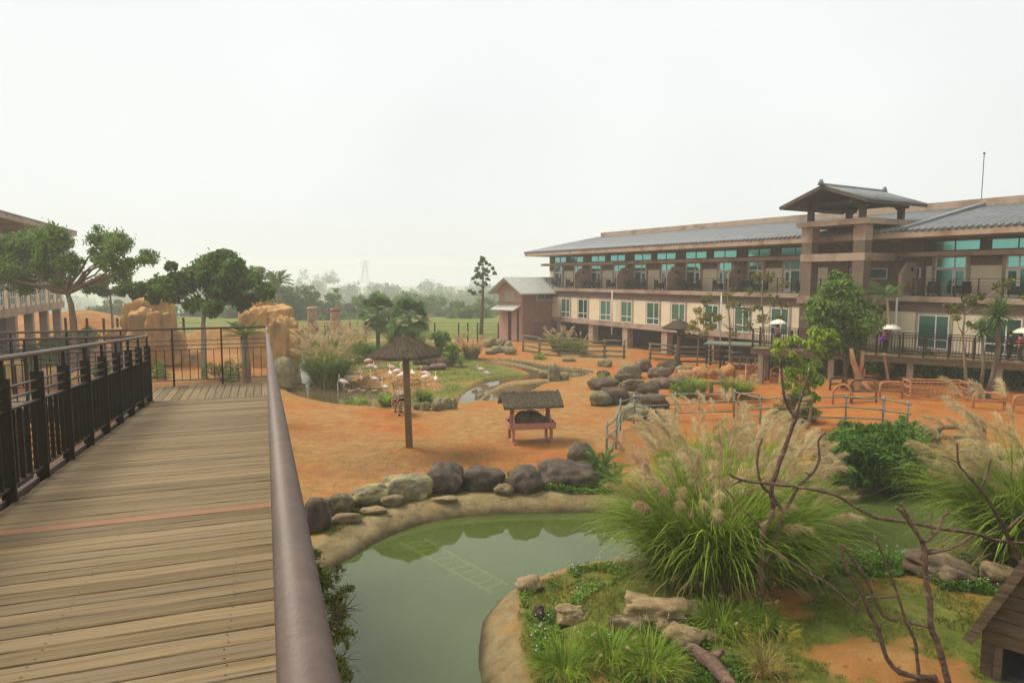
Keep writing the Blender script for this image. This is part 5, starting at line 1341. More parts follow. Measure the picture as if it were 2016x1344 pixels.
for x in (-.78, .78):
    MB().beam((x, -.6, .05), (x, .62, .05), .09, .09).build('runner', M_feed, feeder)
    for y in (-.42, .42): MB().box(x - .055, x + .055, y - .055, y + .055, .08, .62).build('leg', M_feed, feeder)
tr0 = MB(); tr0.box(-.92, .92, -.5, .5, .60, .66); trough = tr0.build('trough_floor', M_feed, feeder)
for y in (-.53, .5): MB().box(-.95, .95, y, y + .04, .62, .86).build('trough_board', M_feed, feeder)
for x in (-.96, .92): MB().box(x, x + .04, -.53, .54, .622, .862).build('trough_board', M_feed, feeder)
for x in (-.76, .76):
    for y in (-.1, .12): MB().box(x - .05, x + .05, y - .05, y + .05, .66, 1.72).build('post', M_feed, feeder)
    for y in (-.48, .48): MB().beam((x, y, .86), (x, y * .2, 1.25), .05, .07).build('brace', M_feed, feeder)
def froof(m):
    m.prism([(-.72, 1.58), (0, 2.0), (.72, 1.58), (.72, 1.48), (0, 1.88), (-.72, 1.48)], 'x', -1.22, 1.22)
fr_ = part('thatched_roof', M_thatch, feeder, froof)
n = 2600; sx = RNG.uniform(-1.22, 1.22, n); t = RNG.random(n); sg = np.where(RNG.random(n) < .7, -1, 1)
V, Fq = leaf_verts(np.stack([sx, sg * .72 * t, 2.0 - .42 * t + .02 + .02 * RNG.random(n)], 1), np.stack([RNG.normal(size=n) * .12, sg * .72, np.full(n, -.42)], 1), np.stack([np.zeros(n), sg * .5, np.ones(n)], 1), .3 * (.5 + RNG.random(n)), .02 + .02 * RNG.random(n), .1)
o = np_mesh('straw', V, Fq, M_thatch, fr_); o['kind'] = 'stuff'
for z in (1.55, 1.48, 1.3): MB().beam((-.76, -.16, z), (.76, -.16, z), .02, .02).build('rack_bar', M_wire, feeder)
for i in range(15):
    x = -.7 + .1 * i; MB().beam((x, -.16, 1.56), (x, -.3, .9), .012, .012).build('rack_wire', M_wire, feeder)
hp = MB(); 
for (cx_, r_, hz) in ((-.28, .42, .62), (.2, .42, .56), (.55, .25, .35), (-.55, .25, .3)):
    hp.lathe([(r_ * 1.15, 0), (r_ * 1.05, hz * .35), (r_ * .75, hz * .75), (r_ * .35, hz * .97), (.01, hz)], 14, (cx_, 0, .66))
hay = empty('hay_heap', feeder.location, .2); tag(hay, 'dark heap of hay piled in the hay feeder trough', 'hay')
ho = hp.build('heap', M_hay, hay, True); ho['kind'] = 'stuff'
n = 1800; a = RNG.random(n) * 2 * PI; rr = np.sqrt(RNG.random(n)); hh = .66 + .62 * (1 - rr ** 2)
V, Fq = leaf_verts(np.stack([np.cos(a) * rr * .74, np.sin(a) * rr * .40, hh], 1), unit(n) + np.array([0, 0, -.3]), unit(n), .22 * (.5 + RNG.random(n)), .012 + .01 * RNG.random(n), .1)
o = np_mesh('strands', V, Fq, M_hay, hay); o['kind'] = 'stuff'

# ------------------------------------------------------------------ zebra and flamingos
M_zebra = bpy.data.materials.new('zebra_coat'); M_zebra.use_nodes = True
_n, _l = M_zebra.node_tree.nodes, M_zebra.node_tree.links; _b = _n['Principled BSDF']; _b.inputs['Roughness'].default_value = .85
_tc = _n.new('ShaderNodeTexCoord'); _mp = _n.new('ShaderNodeMapping'); _mp.inputs['Rotation'].default_value = (.75, 0, 0); _l.new(_tc.outputs['Object'], _mp.inputs[0])
_w = _n.new('ShaderNodeTexWave'); _w.bands_direction = 'Z'; _w.inputs['Scale'].default_value = 3.1; _w.inputs['Distortion'].default_value = 2.2; _w.inputs['Detail Scale'].default_value = 1.2; _l.new(_mp.outputs[0], _w.inputs[0])
_r = _n.new('ShaderNodeValToRGB'); _r.color_ramp.elements[0].position = .46; _r.color_ramp.elements[0].color = (.02, .014, .012, 1); _r.color_ramp.elements[1].position = .54; _r.color_ramp.elements[1].color = (.56, .38, .25, 1)
_l.new(_w.outputs[0], _r.inputs[0]); _l.new(_r.outputs[0], _b.inputs['Base Color'])
zp = G(793, 820); zeb = empty('zebra', (zp[0], zp[1] + .1, zp[2]), R(24)); tag(zeb, 'zebra seen from behind grazing with lowered head beside the shelter pole', 'zebra')
vs = [(0, 0, 1.06), (0, .45, 1.0), (0, .85, 1.08), (0, 1.08, 1.02), (-.05, 1.32, .78), (-.1, 1.46, .5), (-.12, 1.56, .16), (0, -.22, 1.02),
      (.15, -.05, .92), (.17, .06, .62), (.16, -.1, .40), (.16, -.04, .05), (-.15, -.05, .92), (-.17, .14, .62), (-.16, .04, .40), (-.16, .12, .05),
      (.13, .85, .78), (.14, .9, .42), (.14, .82, .05), (-.13, .85, .78), (-.14, .98, .42), (-.14, .95, .05)]
es = [(0, 1), (1, 2), (2, 3), (3, 4), (4, 5), (5, 6), (0, 7), (0, 8), (8, 9), (9, 10), (10, 11), (0, 12), (12, 13), (13, 14), (14, 15), (2, 16), (16, 17), (17, 18), (2, 19), (19, 20), (20, 21)]
rd = [.31, .33, .28, .2, .14, .13, .075, .2, .19, .11, .065, .06, .19, .11, .065, .06, .13, .07, .055, .13, .07, .055]
skin_obj('body', vs, es, rd, M_zebra, zeb, 2)
M_black = pm('black_hoof', (.02, .016, .014), None, rough=.7)
MB().tube([(0, -.36, 1.12), (0, -.46, .9), (.02, -.47, .7), (.02, -.45, .5)], [.03, .025, .045, .01], 6).build('tail', M_black, zeb, True)
MB().prism([(.95, 1.22), (1.22, 1.12), (1.44, .82), (1.52, .68), (1.44, .7), (1.15, 1.0)], 'x', -.08, -.02).build('mane', M_black, zeb)
for sx in (-1, 1): MB().tube([(-.09 + sx * .06, 1.42, .66), (-.09 + sx * .12, 1.34, .8)], [.035, .008], 5).build('ear', M_zebra, zeb, True)
for i in (11, 15, 18, 21): MB().tube([(vs[i][0], vs[i][1], 0), (vs[i][0], vs[i][1], .08)], [.06, .05], 8).build('hoof', M_black, zeb)

M_flam = pm('flamingo_pink', (.74, .38, .31), (.78, .52, .45), 6, rough=.8)
M_flamw = pm('flamingo_white', (.78, .58, .52), (.8, .70, .65), 6, rough=.8)
M_flamleg = pm('flamingo_leg', (.55, .28, .25), None, rough=.7)
def flam_proto(pose, mat):
    body = [(0, -.34, .70, .012), (0, -.24, .74, .06), (0, -.1, .79, .125), (0, .05, .81, .14), (0, .17, .83, .10), (0, .25, .87, .05)]
    neck = {'up': [(0, .30, .97, .03), (0, .27, 1.1, .026), (0, .24, 1.22, .025), (0, .26, 1.34, .026), (0, .31, 1.39, .04), (0, .36, 1.38, .034)],
            's': [(0, .33, .94, .03), (0, .30, 1.04, .027), (0, .22, 1.1, .026), (0, .2, 1.18, .026), (0, .27, 1.22, .03), (0, .33, 1.2, .038), (0, .37, 1.17, .03)],
            'down': [(0, .36, .86, .03), (0, .43, .72, .027), (0, .44, .5, .026), (0, .40, .3, .026), (0, .42, .2, .036), (0, .45, .15, .03)],
            'tuck': [(0, .26, .95, .032), (0, .2, 1.0, .03), (0, .1, .98, .035), (0, .0, .96, .04), (0, -.06, .95, .03)]}[pose]
    bl = {'up': [(0, .37, 1.37), (0, .43, 1.33), (0, .445, 1.27)], 's': [(0, .38, 1.16), (0, .42, 1.11), (0, .42, 1.06)], 'down': [(0, .45, .14), (0, .44, .08), (0, .40, .05)], 'tuck': [(0, -.07, .95), (0, -.1, .93), (0, -.13, .91)]}[pose]
    root = empty('flamingo')
    pts = body + neck; MB().tube([p[:3] for p in pts], [p[3] for p in pts], 10).build('body', mat, root, True)
    MB().tube(bl, [.03, .022, .006], 7).build('bill', M_black, root, True)
    for sx in (-1, 1):
        MB().tube([(sx * .05, .0, .7), (sx * .05, .03, .36), (sx * .05, 0, 0.0)], [.018, .012, .01], 6).build('leg', M_flamleg, root, True)
    MB().tube([(0, -.36, .735), (.0, -.2, .80), (0, .02, .84)], [.01, .07, .10], 8, flat=1.3).build('wing', mat, root, True)
    return root
protos = {}
fl_list = [(575, 320, 's', 0, 'dozing'), (647, 328, 's', 1, ''), (793, 328, 's', 1, ''), (913, 318, 's', 0, ''), (600, 372, 's', 0, ''), (592, 450, 'up', 0, ''), (637, 452, 'up', 0, ''), (622, 480, 'down', 0, ''), (560, 522, 'down', 0, ''), (540, 505, 's', 0, ''), (710, 465, 'up', 0, ''), (722, 495, 'up', 1, ''), (810, 447, 'up', 0, ''), (850, 500, 'up', 0, ''), (860, 470, 'up', 0, ''), (1010, 382, 'up', 1, ''), (1066, 420, 'up', 0, ''), (1107, 458, 's', 0, ''), (1133, 445, 'up', 0, ''), (1002, 490, 'up', 0, ''), (952, 587, 'up', 0, ''), (1212, 440, 'tuck', 0, ''), (1330, 452, 's', 1, ''), (1338, 485, 'tuck', 0, ''), (1430, 495, 's', 0, '')]
poses = {'up': 'flamingo with neck held straight up', 's': 'flamingo with neck curved back', 'down': 'flamingo dipping its bill in the pool', 'tuck': 'flamingo resting with tucked neck'}
for i, (x, y, ps, pk, _) in enumerate(fl_list):
    u, v = 560 + x / 4.8, 640 + y / 4.8
    z = .2
    for _k in range(4):
        q_ = P(u, v, z + .78); z = max(gz(q_[0], q_[1]), WM - .12)
    mt = M_flam if pk else M_flamw; key = (ps, pk)
    if key not in protos: protos[key] = flam_proto(ps, mt); o = protos[key]
    else: o = copy_tree(protos[key])
    o.location = (q_[0], q_[1], z); o.rotation_euler = (0, 0, random.choice((1.2, -1.3, 1.7, -1.6, .4, 2.6)) + random.uniform(-.3, .3)); s = random.uniform(.85, .98); o.scale = (s, s, s)
    inw = gz(q_[0], q_[1]) < WM
    tag(o, ('pale ' if not pk else 'pink ') + poses[ps] + (' standing in the brown pool' if inw else ' on the sandy lawn'), 'flamingo', 'flamingos of the lawn pool')
for u, v in ((946, 719), (959, 720)):
    q_ = P(u, v, .9); z = gz(q_[0], q_[1]); o = copy_tree(protos[('tuck', 0)] if u > 950 else protos[('s', 0)]); o.location = (q_[0], q_[1], z); o.scale = (.75,) * 3; o.rotation_euler = (0, 0, 2.0)
    tag(o, 'white wading bird standing apart on the green lawn tip', 'bird', 'white birds on the lawn tip')

# ------------------------------------------------------------------ fences and barriers
M_log = pm('mossy_fence_log', (.10, .085, .045), (.20, .165, .095), 5, rough=.9, stretch=(.4, 1, 1), c3=(.10, .12, .04), s3=2)
def path_pts(px, step):
    P_ = [Vector(G(u, v)) for u, v in px]; out = [P_[0]]
    for a, b in zip(P_[:-1], P_[1:]):
        n = max(1, round((b - a).length / step))
        for i in range(1, n + 1): q_ = a.lerp(b, i / n); q_.z = gz(q_.x, q_.y); out.append(q_)
    return out
def log_fence(label, px, hgt=1.45, nr=4, step=2.0):
    pts = path_pts(px, step); root = empty('log_fence', pts[0]); tag(root, label, 'fence', 'log fences before the hotel'); o0 = pts[0]
    for i, p in enumerate(pts):
        MB().tube([p - o0 + Vector((0, 0, -.3)), p - o0 + Vector((0, 0, hgt + .08))], .085, 8).build('post', M_log, root, True)
        if i + 1 < len(pts):
            q_ = pts[i + 1]
            for k in range(nr):
                z = hgt * (.12 + .88 * k / (nr - 1)) - (.09 if i % 2 else 0); off = Vector((0, -.1 if i % 2 else .02, 0))
                e = (q_ - p).normalized() * .18
                MB().tube([p - o0 - e + off + Vector((0, 0, z)), q_ - o0 + e + off + Vector((0, 0, z + random.uniform(-.04, .04)))], [.075, .065], 8).build('rail', M_log, root, True)
log_fence('mossy log fence in front of the open undercroft and barn', [(1030, 692), (1062, 698), (1100, 701), (1145, 702), (1190, 704), (1228, 706)])
log_fence('mossy log fence behind the long rock pile', [(1280, 708), (1330, 712), (1392, 713)], 1.3, 4, 1.8)
log_fence('short log fence with few rails behind the orange boulders', [(1400, 716), (1478, 720)], 1.1, 2, 2.0)
M_pipe = pm('green_grey_pipe', (.12, .15, .11), (.20, .235, .18), 8, rough=.5, metal=.2, spec=.4)
pts_px = [(1194, 902, 1194), (1213, 884, 0), (1221, 846, 0), (1248, 834, 0), (1329, 828, 0), (1445, 822, 0), (1496, 836, 0), (1575, 836, 0), (1664, 836, 0), (1737, 843, 0), (1785, 853, 0)]
pf = empty('pipe_fence', G(1194, 902)); tag(pf, 'green-grey metal pipe fence winding behind the tall plume grass', 'fence'); o0 = Vector(pf.location)
pp = [Vector(G(a[0], a[1])) for a in pts_px]; HF = 1.25
for i, p in enumerate(pp):
    MB().tube([p - o0 - Vector((0, 0, .3)), p - o0 + Vector((0, 0, HF + .14))], .045, 8).build('post', M_pipe, pf, True)
    if i + 1 < len(pp):
        q_ = pp[i + 1]; e = (q_ - p).normalized() * .12
        for z in (HF, HF * .64, HF * .28):
            j = random.uniform(-.05, .05); MB().tube([p - o0 - e + Vector((0, -.05, z + j)), q_ - o0 + e + Vector((0, -.05, z - j))], .032, 8).build('rail', M_pipe, pf, True)
M_rust = pm('orange_dusted_pipe', (.36, .145, .06), (.46, .21, .095), 5, rough=.8, c3=(.16, .09, .06), s3=2, m3=(.55, .7))
M_blackpipe = pm('dark_pipe', (.04, .035, .032), (.08, .065, .055), 4, rough=.6, c3=(.3, .14, .06), s3=.8)
def barrier(u0, u1, vt, vb, mat, label, arch=False, bars=1, r_=.055, group='dusty pipe barriers of the yard', post=False):
    a, b = Vector(G(u0, vb)), Vector(G(u1, vb)); Y = a.y; h = max(.5, (vb - vt) * Y / F / 1.0); root = empty('pipe_barrier', a); tag(root, label, 'barrier', group)
    d = b - a; pts = []
    rc = d.length / 2 if arch else min(.22, h * .3)
    for k in range(7):
        t = PI - k / 6 * PI / 2; pts.append(Vector((0, 0, 0)) + d.normalized() * (rc + rc * math.cos(t)) + Vector((0, 0, h - rc + rc * math.sin(t))))
    pts2 = [d - d.normalized() * (p.dot(d.normalized())) + Vector((0, 0, p.z)) for p in pts][::-1]
    if arch: pts2 = pts2[1:]
    MB().tube([(0, 0, -.3)] + pts + pts2 + [d - Vector((0, 0, .3))], r_, 8).build('hoop', mat, root, True)
    for k in range(bars):
        z = h * (.5 if bars == 1 else .2 + .6 * k / bars); MB().tube([Vector((0, 0, z)), d + Vector((0, 0, z))], r_ * .9, 8).build('crossbar', mat, root, True)
    if post: MB().box(-.55, -.1, -.12, .12, -.2, h * 1.02).build('block_post', mat, root)
bars_ = [(1484, 1507, 718, 750, M_rust, 'arched barrier with a block post under the walkway end', True, 1, True), (1517, 1542, 721, 752, M_rust, 'arched barrier next to the bleached stump', True, 1, False), (1552, 1576, 726, 754, M_rust, 'arched barrier behind the small lime tree', True, 1, True),
         (1639, 1679, 757, 796, M_rust, 'wide arched barrier left of the dead forked trunk', True, 1, False), (1675, 1726, 747, 792, M_blackpipe, 'dark rounded barrier behind the dead forked trunk', False, 2, False), (1732, 1776, 751, 783, M_rust, 'low rounded barrier left of the cage trough', False, 1, False),
         (1634, 1668, 742, 768, M_blackpipe, 'dark barrier in the shade of the bushy tree', False, 1, False), (1915, 1976, 779, 812, M_rust, 'low dusty barrier right of the cage trough', False, 1, False), (1994, 2040, 782, 815, M_rust, 'dusty barrier behind the right plume grass', False, 1, False),
         (1376, 1444, 776, 806, M_rust, 'dusty hoop barrier behind the middle of the pipe fence', False, 1, False), (1453, 1496, 774, 805, M_rust, 'dusty hoop barrier beside the bench in the fenced bed', False, 2, False), (1846, 1935, 839, 882, M_blackpipe, 'thick black pipe hoop at the edge of the right plume grass', False, 1, False)]
for u0, u1, vt, vb, mt, lab, ar, nb_, ps in bars_:
    barrier(u0, u1, vt, vb, mt, lab, ar, nb_, .09 if 'thick' in lab else .055, post=ps)
# cage trough
ct = Vector(G(1792, 785)); cage = empty('cage_trough', ct, R(-9)); tag(cage, 'rusty barred cage trough standing in the yard under the walkway', 'trough')
for z in (.12, .55, .85):
    MB().tube([(0, 0, z), (2.6, 0, z), (2.6, .9, z), (0, .9, z), (0, 0, z)], .04, 6).build('frame_rail', M_rust, cage)
for i in range(14):
    x = .2 * i
    for y in (0, .9): MB().tube([(x, y, .12), (x, y, .85)], .015, 5).build('bar', M_rust, cage)
for x in (0, 2.6):
    for y in (0, .9): MB().tube([(x, y, -.2), (x, y, .9)], .05, 6).build('leg', M_rust, cage)
# pen shelter behind the boulders
ps = Vector(ground_at(1392, 50)); pen = empty('pen_shelter', ps, R(-24)); tag(pen, 'open-sided dark pen with flat metal roof under the hotel', 'shed')
MB().box(-.2, 5.3, -.4, 2.2, 1.75, 1.85).build('roof', M_pipe, pen)
for x in (0, 1.0, 4.6):
    for y in (0, 2): MB().box(x - .07, x + .07, y - .07, y + .07, -.4, 1.75).build('post', M_steel, pen)
for z in (.5, .95, 1.4): MB().tube([(0, -.05, z), (1.0, -.05, z)], .035, 6).build('rail', M_pipe, pen)
for z in (.3, .9): MB().box(1.2, 4.6, -.05, .03, z, z + .1).build('rail', M_barkpale, pen)
for i in range(6): MB().box(1.7 + i * .55, 1.82 + i * .55, -.06, .02, -.3, .98).build('picket', M_barkpale, pen)
# stumps and logs in the yard
M_trunk_o = pm('orange_dusted_wood', (.38, .17, .07), (.46, .235, .11), 4, rough=.9, stretch=(1, 1, .4), c3=(.25, .19, .13), s3=.8)
def logthing(name, label, pxs, rads, Y, mat, cat='log'):
    base = ground_at(pxs[0][0][0], Y); root_pts = []
    mb = MB()
    for path, rr in zip(pxs, rads):
        mb.tube([Vector(PY(u, v, Y)) - Vector(base) for u, v in path], rr, 8)
    o = mb.build(name, mat, None, True); o.location = base; tag(o, label, cat); return o
logthing('dead_tree', 'dead forked trunk standing in the yard, orange with dust at its foot', [[(1690, 806), (1691, 770), (1690, 740), (1680, 712), (1676, 686)], [(1690, 745), (1697, 715), (1699, 690)], [(1692, 760), (1701, 735), (1702, 725)], [(1676, 712), (1690, 735)]], [[.26, .22, .19, .14, .1], [.13, .11, .08], [.1, .07, .05], [.08, .1]], 36, M_trunk_o, 'dead tree')
logthing('leaning_log', 'dusty log leaning from the dead forked trunk to the ground', [[(1732, 796), (1716, 772), (1699, 752)]], [[.12, .11, .09]], 35.5, M_trunk_o)
logthing('crooked_post', 'thin crooked dead post right of the forked trunk', [[(1750, 790), (1752, 772), (1748, 745), (1742, 710), (1741, 702)]], [[.1, .1, .08, .07, .05]], 36.5, M_trunk_o, 'post')
logthing('gnarled_stump', 'gnarled stump at the right end of the cage trough', [[(1904, 812), (1906, 785), (1912, 768), (1918, 762)], [(1906, 785), (1898, 770)]], [[.3, .24, .2, .1], [.14, .1]], 34, M_bark, 'stump')
sp_ = Vector(G(1412, 778)); sb_ = empty('stone_bench', sp_); tag(sb_, 'small log bench in the fenced bed among grasses', 'bench')
MB().tube([(-.5, 0, .72), (.5, 0, .72)], .09, 8).build('seat', M_log, sb_, True)
for x in (-.35, .35): MB().tube([(x, 0, -.2), (x, 0, .66)], .12, 8).build('leg', M_log, sb_, True)
# dark wire boundary fence
bf = empty('boundary_fence', ground_at(700, 71)); tag(bf, 'tall dark boundary fence of posts and thin wires before the meadow', 'fence'); o0 = Vector(bf.location)
xs = [PY(u, 650, 71)[0] for u in (505, 545, 585, 608, 640, 645, 690, 720, 770, 856, 903, 921, 940, 981)]
for i, x in enumerate(xs):
    z = gz(x, 71); MB().box(x - o0.x - .07, x - o0.x + .07, -.07, .07, z - o0.z - .2, z - o0.z + 2.0).build('post', M_steel, bf)
for z in (.4, .8, 1.2, 1.6, 1.95): MB().beam((xs[0] - o0.x, 0, z), (xs[-1] - o0.x, 0, z), .02, .02).build('wire', M_steel, bf)
bf2 = empty('boundary_fence', ground_at(100, 56)); tag(bf2, 'dark boundary fence between the hotel wing and the rock outcrop', 'fence'); o0 = Vector(bf2.location)
xs = [PY(u, 650, 56)[0] for u in (130, 150, 172, 205, 232, 362, 400)]
for x in xs: z = gz(x, 56); MB().box(x - o0.x - .07, x - o0.x + .07, -.07, .07, -.4, z - o0.z + 3.4).build('post', M_steel, bf2)
for z in (.6, 1.4, 2.2, 3.0): MB().beam((xs[0] - o0.x, 0, z), (xs[-1] - o0.x, 0, z), .02, .02).build('wire', M_steel, bf2)
# grey pipe pen right behind the landing
gp = empty('pipe_pen', ground_at(420, 24)); tag(gp, 'grey pipe and mesh pen fence directly behind the landing', 'fence'); o0 = Vector(gp.location)
gl_ = [(325, 26), (365, 23), (410, 22.5), (455, 22.5), (500, 23.5), (520, 27)]
gpt = [Vector(ground_at(u, Y)) - o0 for u, Y in gl_]
for i, p in enumerate(gpt):
    MB().tube([p - Vector((0, 0, .2)), p + Vector((0, 0, 2.1))], .045, 7).build('post', M_pipe, gp, True)
    if i + 1 < len(gpt):
        for z in (.5, 1.0, 1.5, 2.0): MB().tube([p + Vector((0, 0, z)), gpt[i + 1] + Vector((0, 0, z + .05))], .03, 7).build('rail', M_pipe, gp, True)
# pylon far off in the mist
M_py = pm('grey_steel', (.2, .21, .21), None, rough=.6)
Yl = 860; pb_ = PY(720, 600, Yl); pyl = empty('power_pylon', (pb_[0], pb_[1], 0)); tag(pyl, 'lattice power pylon barely visible in the mist', 'pylon')
hp_ = PY(720, 513, Yl)[2]
def pyf(m):
    w0, w1 = 4.5, 1.2
    for sx in (-1, 1):
        for sy in (-1, 1): m.beam((sx * w0, sy * w0, 0), (sx * w1, sy * w1, hp_), .5, .5)
    n = 9
    for i in range(n):
        z0, z1 = hp_ * i / n, hp_ * (i + 1) / n; a, b = w0 + (w1 - w0) * i / n, w0 + (w1 - w0) * (i + 1) / n
        m.beam((-a, -a, z0), (b, -b, z1), .3, .3); m.beam((a, -a, z0), (-b, -b, z1), .3, .3)
part('tower', M_py, pyl, pyf)
for z in (.72, .84, .96): part('cross_arm', M_py, pyl, lambda m: m.beam((-6, 0, hp_ * z), (6, 0, hp_ * z), .6, .6))
for z in (.72, .84): part('cable', M_py, pyl, lambda m: m.tube([(-220, 30, hp_ * z), (-110, 15, hp_ * z - 5), (0, 0, hp_ * z), (110, -15, hp_ * z - 5), (220, -30, hp_ * z)], .12, 4))
# ------------------------------------------------------------------ mid-ground plants
def pamp_px(name, label, u, vb, wpx, hpx, nbl, npl, **kw):
    g_ = G(u, vb); k = g_[1] / F
    return pampas(name, label, g_, wpx * k / 2, hpx * k, nbl, npl, **kw)
fg = dict(bw=.022, hairs=60, plen=.6, hlen=.26, hw=.009, plean=.28, blean=.5)
pamp_px('plume_grass', 'big fawn plume grass clump between stream and flamingo pool', 646, 764, 84, 86, 1500, 170, oval=.8, **fg)
pamp_px('plume_grass', 'fawn plume grass behind the big clump, below the carved posts', 640, 716, 70, 62, 700, 120, **fg)
pamp_px('plume_grass', 'pinkish plume grass left of the taller fan palm', 690, 712, 62, 58, 700, 70, mats=(None, M_plume_pink), **fg)
pamp_px('plume_grass', 'tall pale grass behind the fan palms', 800, 690, 110, 55, 900, 60, **fg)
pamp_px('plume_grass', 'reddish dry grass tuft at the lawn edge below the barn boulders', 928, 706, 44, 36, 500, 30, mats=(M_blade_dry, M_plume_pink), **fg)
pamp_px('plume_grass', 'small plume grass behind the log fence near the barn', 1100, 692, 44, 34, 350, 40, **fg)
pamp_px('plume_grass', 'grass tuft behind the log fence below the end column', 1140, 696, 44, 30, 350, 14, **fg)
pamp_px('plume_grass', 'blue-green grass tuft beside the log bench', 1365, 782, 60, 42, 700, 10, mats=(M_blade, None), **fg)
pamp_px('plume_grass', 'blue-green grass tuft right of the log bench', 1450, 785, 70, 42, 800, 14, **fg)
pamp_px('plume_grass', 'bright grass on the pool edge before the zebra', 700, 796, 60, 22, 500, 0, bw=.02, dry=0)
pamp_px('plume_grass', 'bright grass tuft left of the zebra', 762, 798, 40, 26, 400, 0, bw=.02, dry=0)
pamp_px('plume_grass', 'bright grass tuft right of the shelter pole', 835, 788, 36, 26, 350, 0, bw=.02, dry=0)
def shrub(name, label, u, vb, wpx, hpx, n, leaf, mat, aspect=.45, seed=1, group=None, droop=.2):
    g_ = G(u, vb); Y = g_[1]; root = empty(name, g_); tag(root, label, 'shrub', group); k = Y / F; rs = random.Random(seed)
    cl = []; mb = MB()
    for i in range(13):
        t = rs.random() ** 1.5; r_ = wpx * k * rs.uniform(.16, .26); p = np.array([rs.uniform(-.36, .36) * wpx * k * (1.1 - .5 * t), rs.uniform(-.3, .3) * wpx * k, r_ * .7 + t * max(0.05, hpx * k - 1.6 * r_)])
        cl.append((p, (r_, r_, r_ * .85))); mb.tube([(0, 0, -.1), p * .5 + np.array([0, 0, .05]), p], [.03, .02, .01], 5)
    mb.build('stems', M_bark, root, True); crown_mesh('foliage', cl, n, leaf, mat, root, aspect, droop, .3)
shrub('bush', 'leafy green bush on the lawn right of the fan palms', 868, 712, 52, 66, 2600, .22, M_leaf_mid, .4, 2)
shrub('bush', 'bright lime bush in front of the leafy green bush', 890, 722, 46, 52, 1300, .26, M_leaf_lime, .6, 3)
shrub('bush', 'low bush at the foot of the taller fan palm', 722, 706, 60, 34, 1500, .2, M_leaf_mid, .4, 4)
shrub('bush', 'dark bush behind the stream by the first carved post', 600, 705, 40, 46, 1300, .2, M_leaf_dark, .4, 5)
shrub('bush', 'fresh green bush on the bank under the ochre rockwork', 548, 730, 36, 32, 1100, .16, M_leaf_lime, .3, 6)
shrub('bush', 'small green tuft on the far bank wall of the pool', 1064, 726, 30, 12, 500, .16, M_leaf_lime, .3, 7)
shrub('bush', 'lime fern growing on top of the long rock pile', 1190, 752, 34, 20, 420, .2, M_leaf_lime, .3, 8)
shrub('bush', 'small green bush between the boulders of the long rock pile', 1232, 765, 26, 16, 400, .16, M_leaf_mid, .3, 9)
shrub('bush', 'lime bush in the bed beside the log bench', 1345, 782, 60, 30, 900, .2, M_leaf_lime, .4, 10)
shrub('bush', 'green shrub row behind the log fence', 1120, 690, 70, 24, 1300, .2, M_leaf_mid, .4, 11)
shrub('bush', 'olive shrub at the foot of the small lime tree', 1570, 830, 90, 70, 2400, .2, M_leaf_olive, .25, 12)
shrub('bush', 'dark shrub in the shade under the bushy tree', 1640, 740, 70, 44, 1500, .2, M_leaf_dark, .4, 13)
for i, (u, vb, w, h, lab) in enumerate(((300, 745, 60, 40, 'green bush between the outcrop and the landing'), (440, 750, 90, 50, 'tall green weeds behind the landing railing, below the dense tree'), (60, 740, 70, 36, 'green bush seen through the landing railings'), (205, 745, 60, 34, 'low bush behind the landing railings near the ramp'))):
    shrub('bush', lab, u, vb, w, h, 1500, .16, M_leaf_mid, .4, 20 + i)
def bush_at(label, p, w, h, n, leaf, mat, seed, group):
    root = empty('hedge_bush', p); tag(root, label, 'shrub', group); rs = random.Random(seed); cl = []; mb = MB()
    for i in range(9):
        r_ = w * rs.uniform(.22, .32); t = rs.random(); q_ = np.array([rs.uniform(-.4, .4) * w, rs.uniform(-.3, .3) * w, r_ * .6 + t * max(.1, h - 1.5 * r_)]); cl.append((q_, (r_, r_, r_))); mb.tube([(0, 0, -.2), q_ * .5, q_], [.04, .03, .01], 5)
    mb.build('stems', M_bark, root, True); crown_mesh('foliage', cl, n, leaf, mat, root, .45, .2, .3)
k = 1.2; i = 0
while k < WLn + 1:  # bushes added to fill the space beneath the walkway with dark
    p = W_.w(k, 3.0 + random.uniform(-.3, .3)); bush_at('dark bush added to deepen the shade under the raised walkway', (p[0], p[1], gz(p[0], p[1])), 2.4, 1.75 + random.uniform(-.2, .15), 1500, .24, M_leaf_dark, 60 + i, 'bushes added to darken the walkway underside'); k += 2.0; i += 1
for i, q_ in enumerate((-1.5, -5.5, -9.5, -13.5, -17.5)):
    p = LB.w(q_, -1.6); bush_at('dark bush in the row at the foot of the hotel wing', (p[0], p[1], gz(p[0], p[1])), 3.4, 1.9, 1500, .3, M_leaf_dark, 90 + i, 'bushes along the hotel wing')
# broad-leaved bank plants
for i, (u, vb, w, h, mt, lab) in enumerate(((1672, 948, 90, 96, M_leaf_dark, 'dark broad-leaved shrub at the left of the pond-bank thicket'), (1735, 946, 100, 118, M_leaf_dark, 'dark broad-leaved shrub in the middle of the pond-bank thicket'), (1800, 942, 90, 112, M_leaf_dark, 'dark fern-leaved shrub at the right of the pond-bank thicket'), (1700, 880, 80, 50, M_leaf_mid, 'bright split-leaved plant on top of the pond-bank thicket'), (1790, 870, 70, 50, M_leaf_mid, 'green split-leaved plant beside the fence end'), (1700, 940, 130, 100, M_leaf_dark, 'wide dark shrub filling the front of the pond-bank thicket'), (1770, 938, 130, 105, M_leaf_mid, 'wide mid-green shrub filling the right front of the pond-bank thicket'), (1655, 905, 60, 60, M_leaf_mid, 'green plant between the plume grass and the thicket'))):
    shrub('bank_shrub', lab, u, vb, w * 1.35, h * 1.05, 5200, .24, mt, .24, 40 + i, 'thicket on the pond bank', .5)
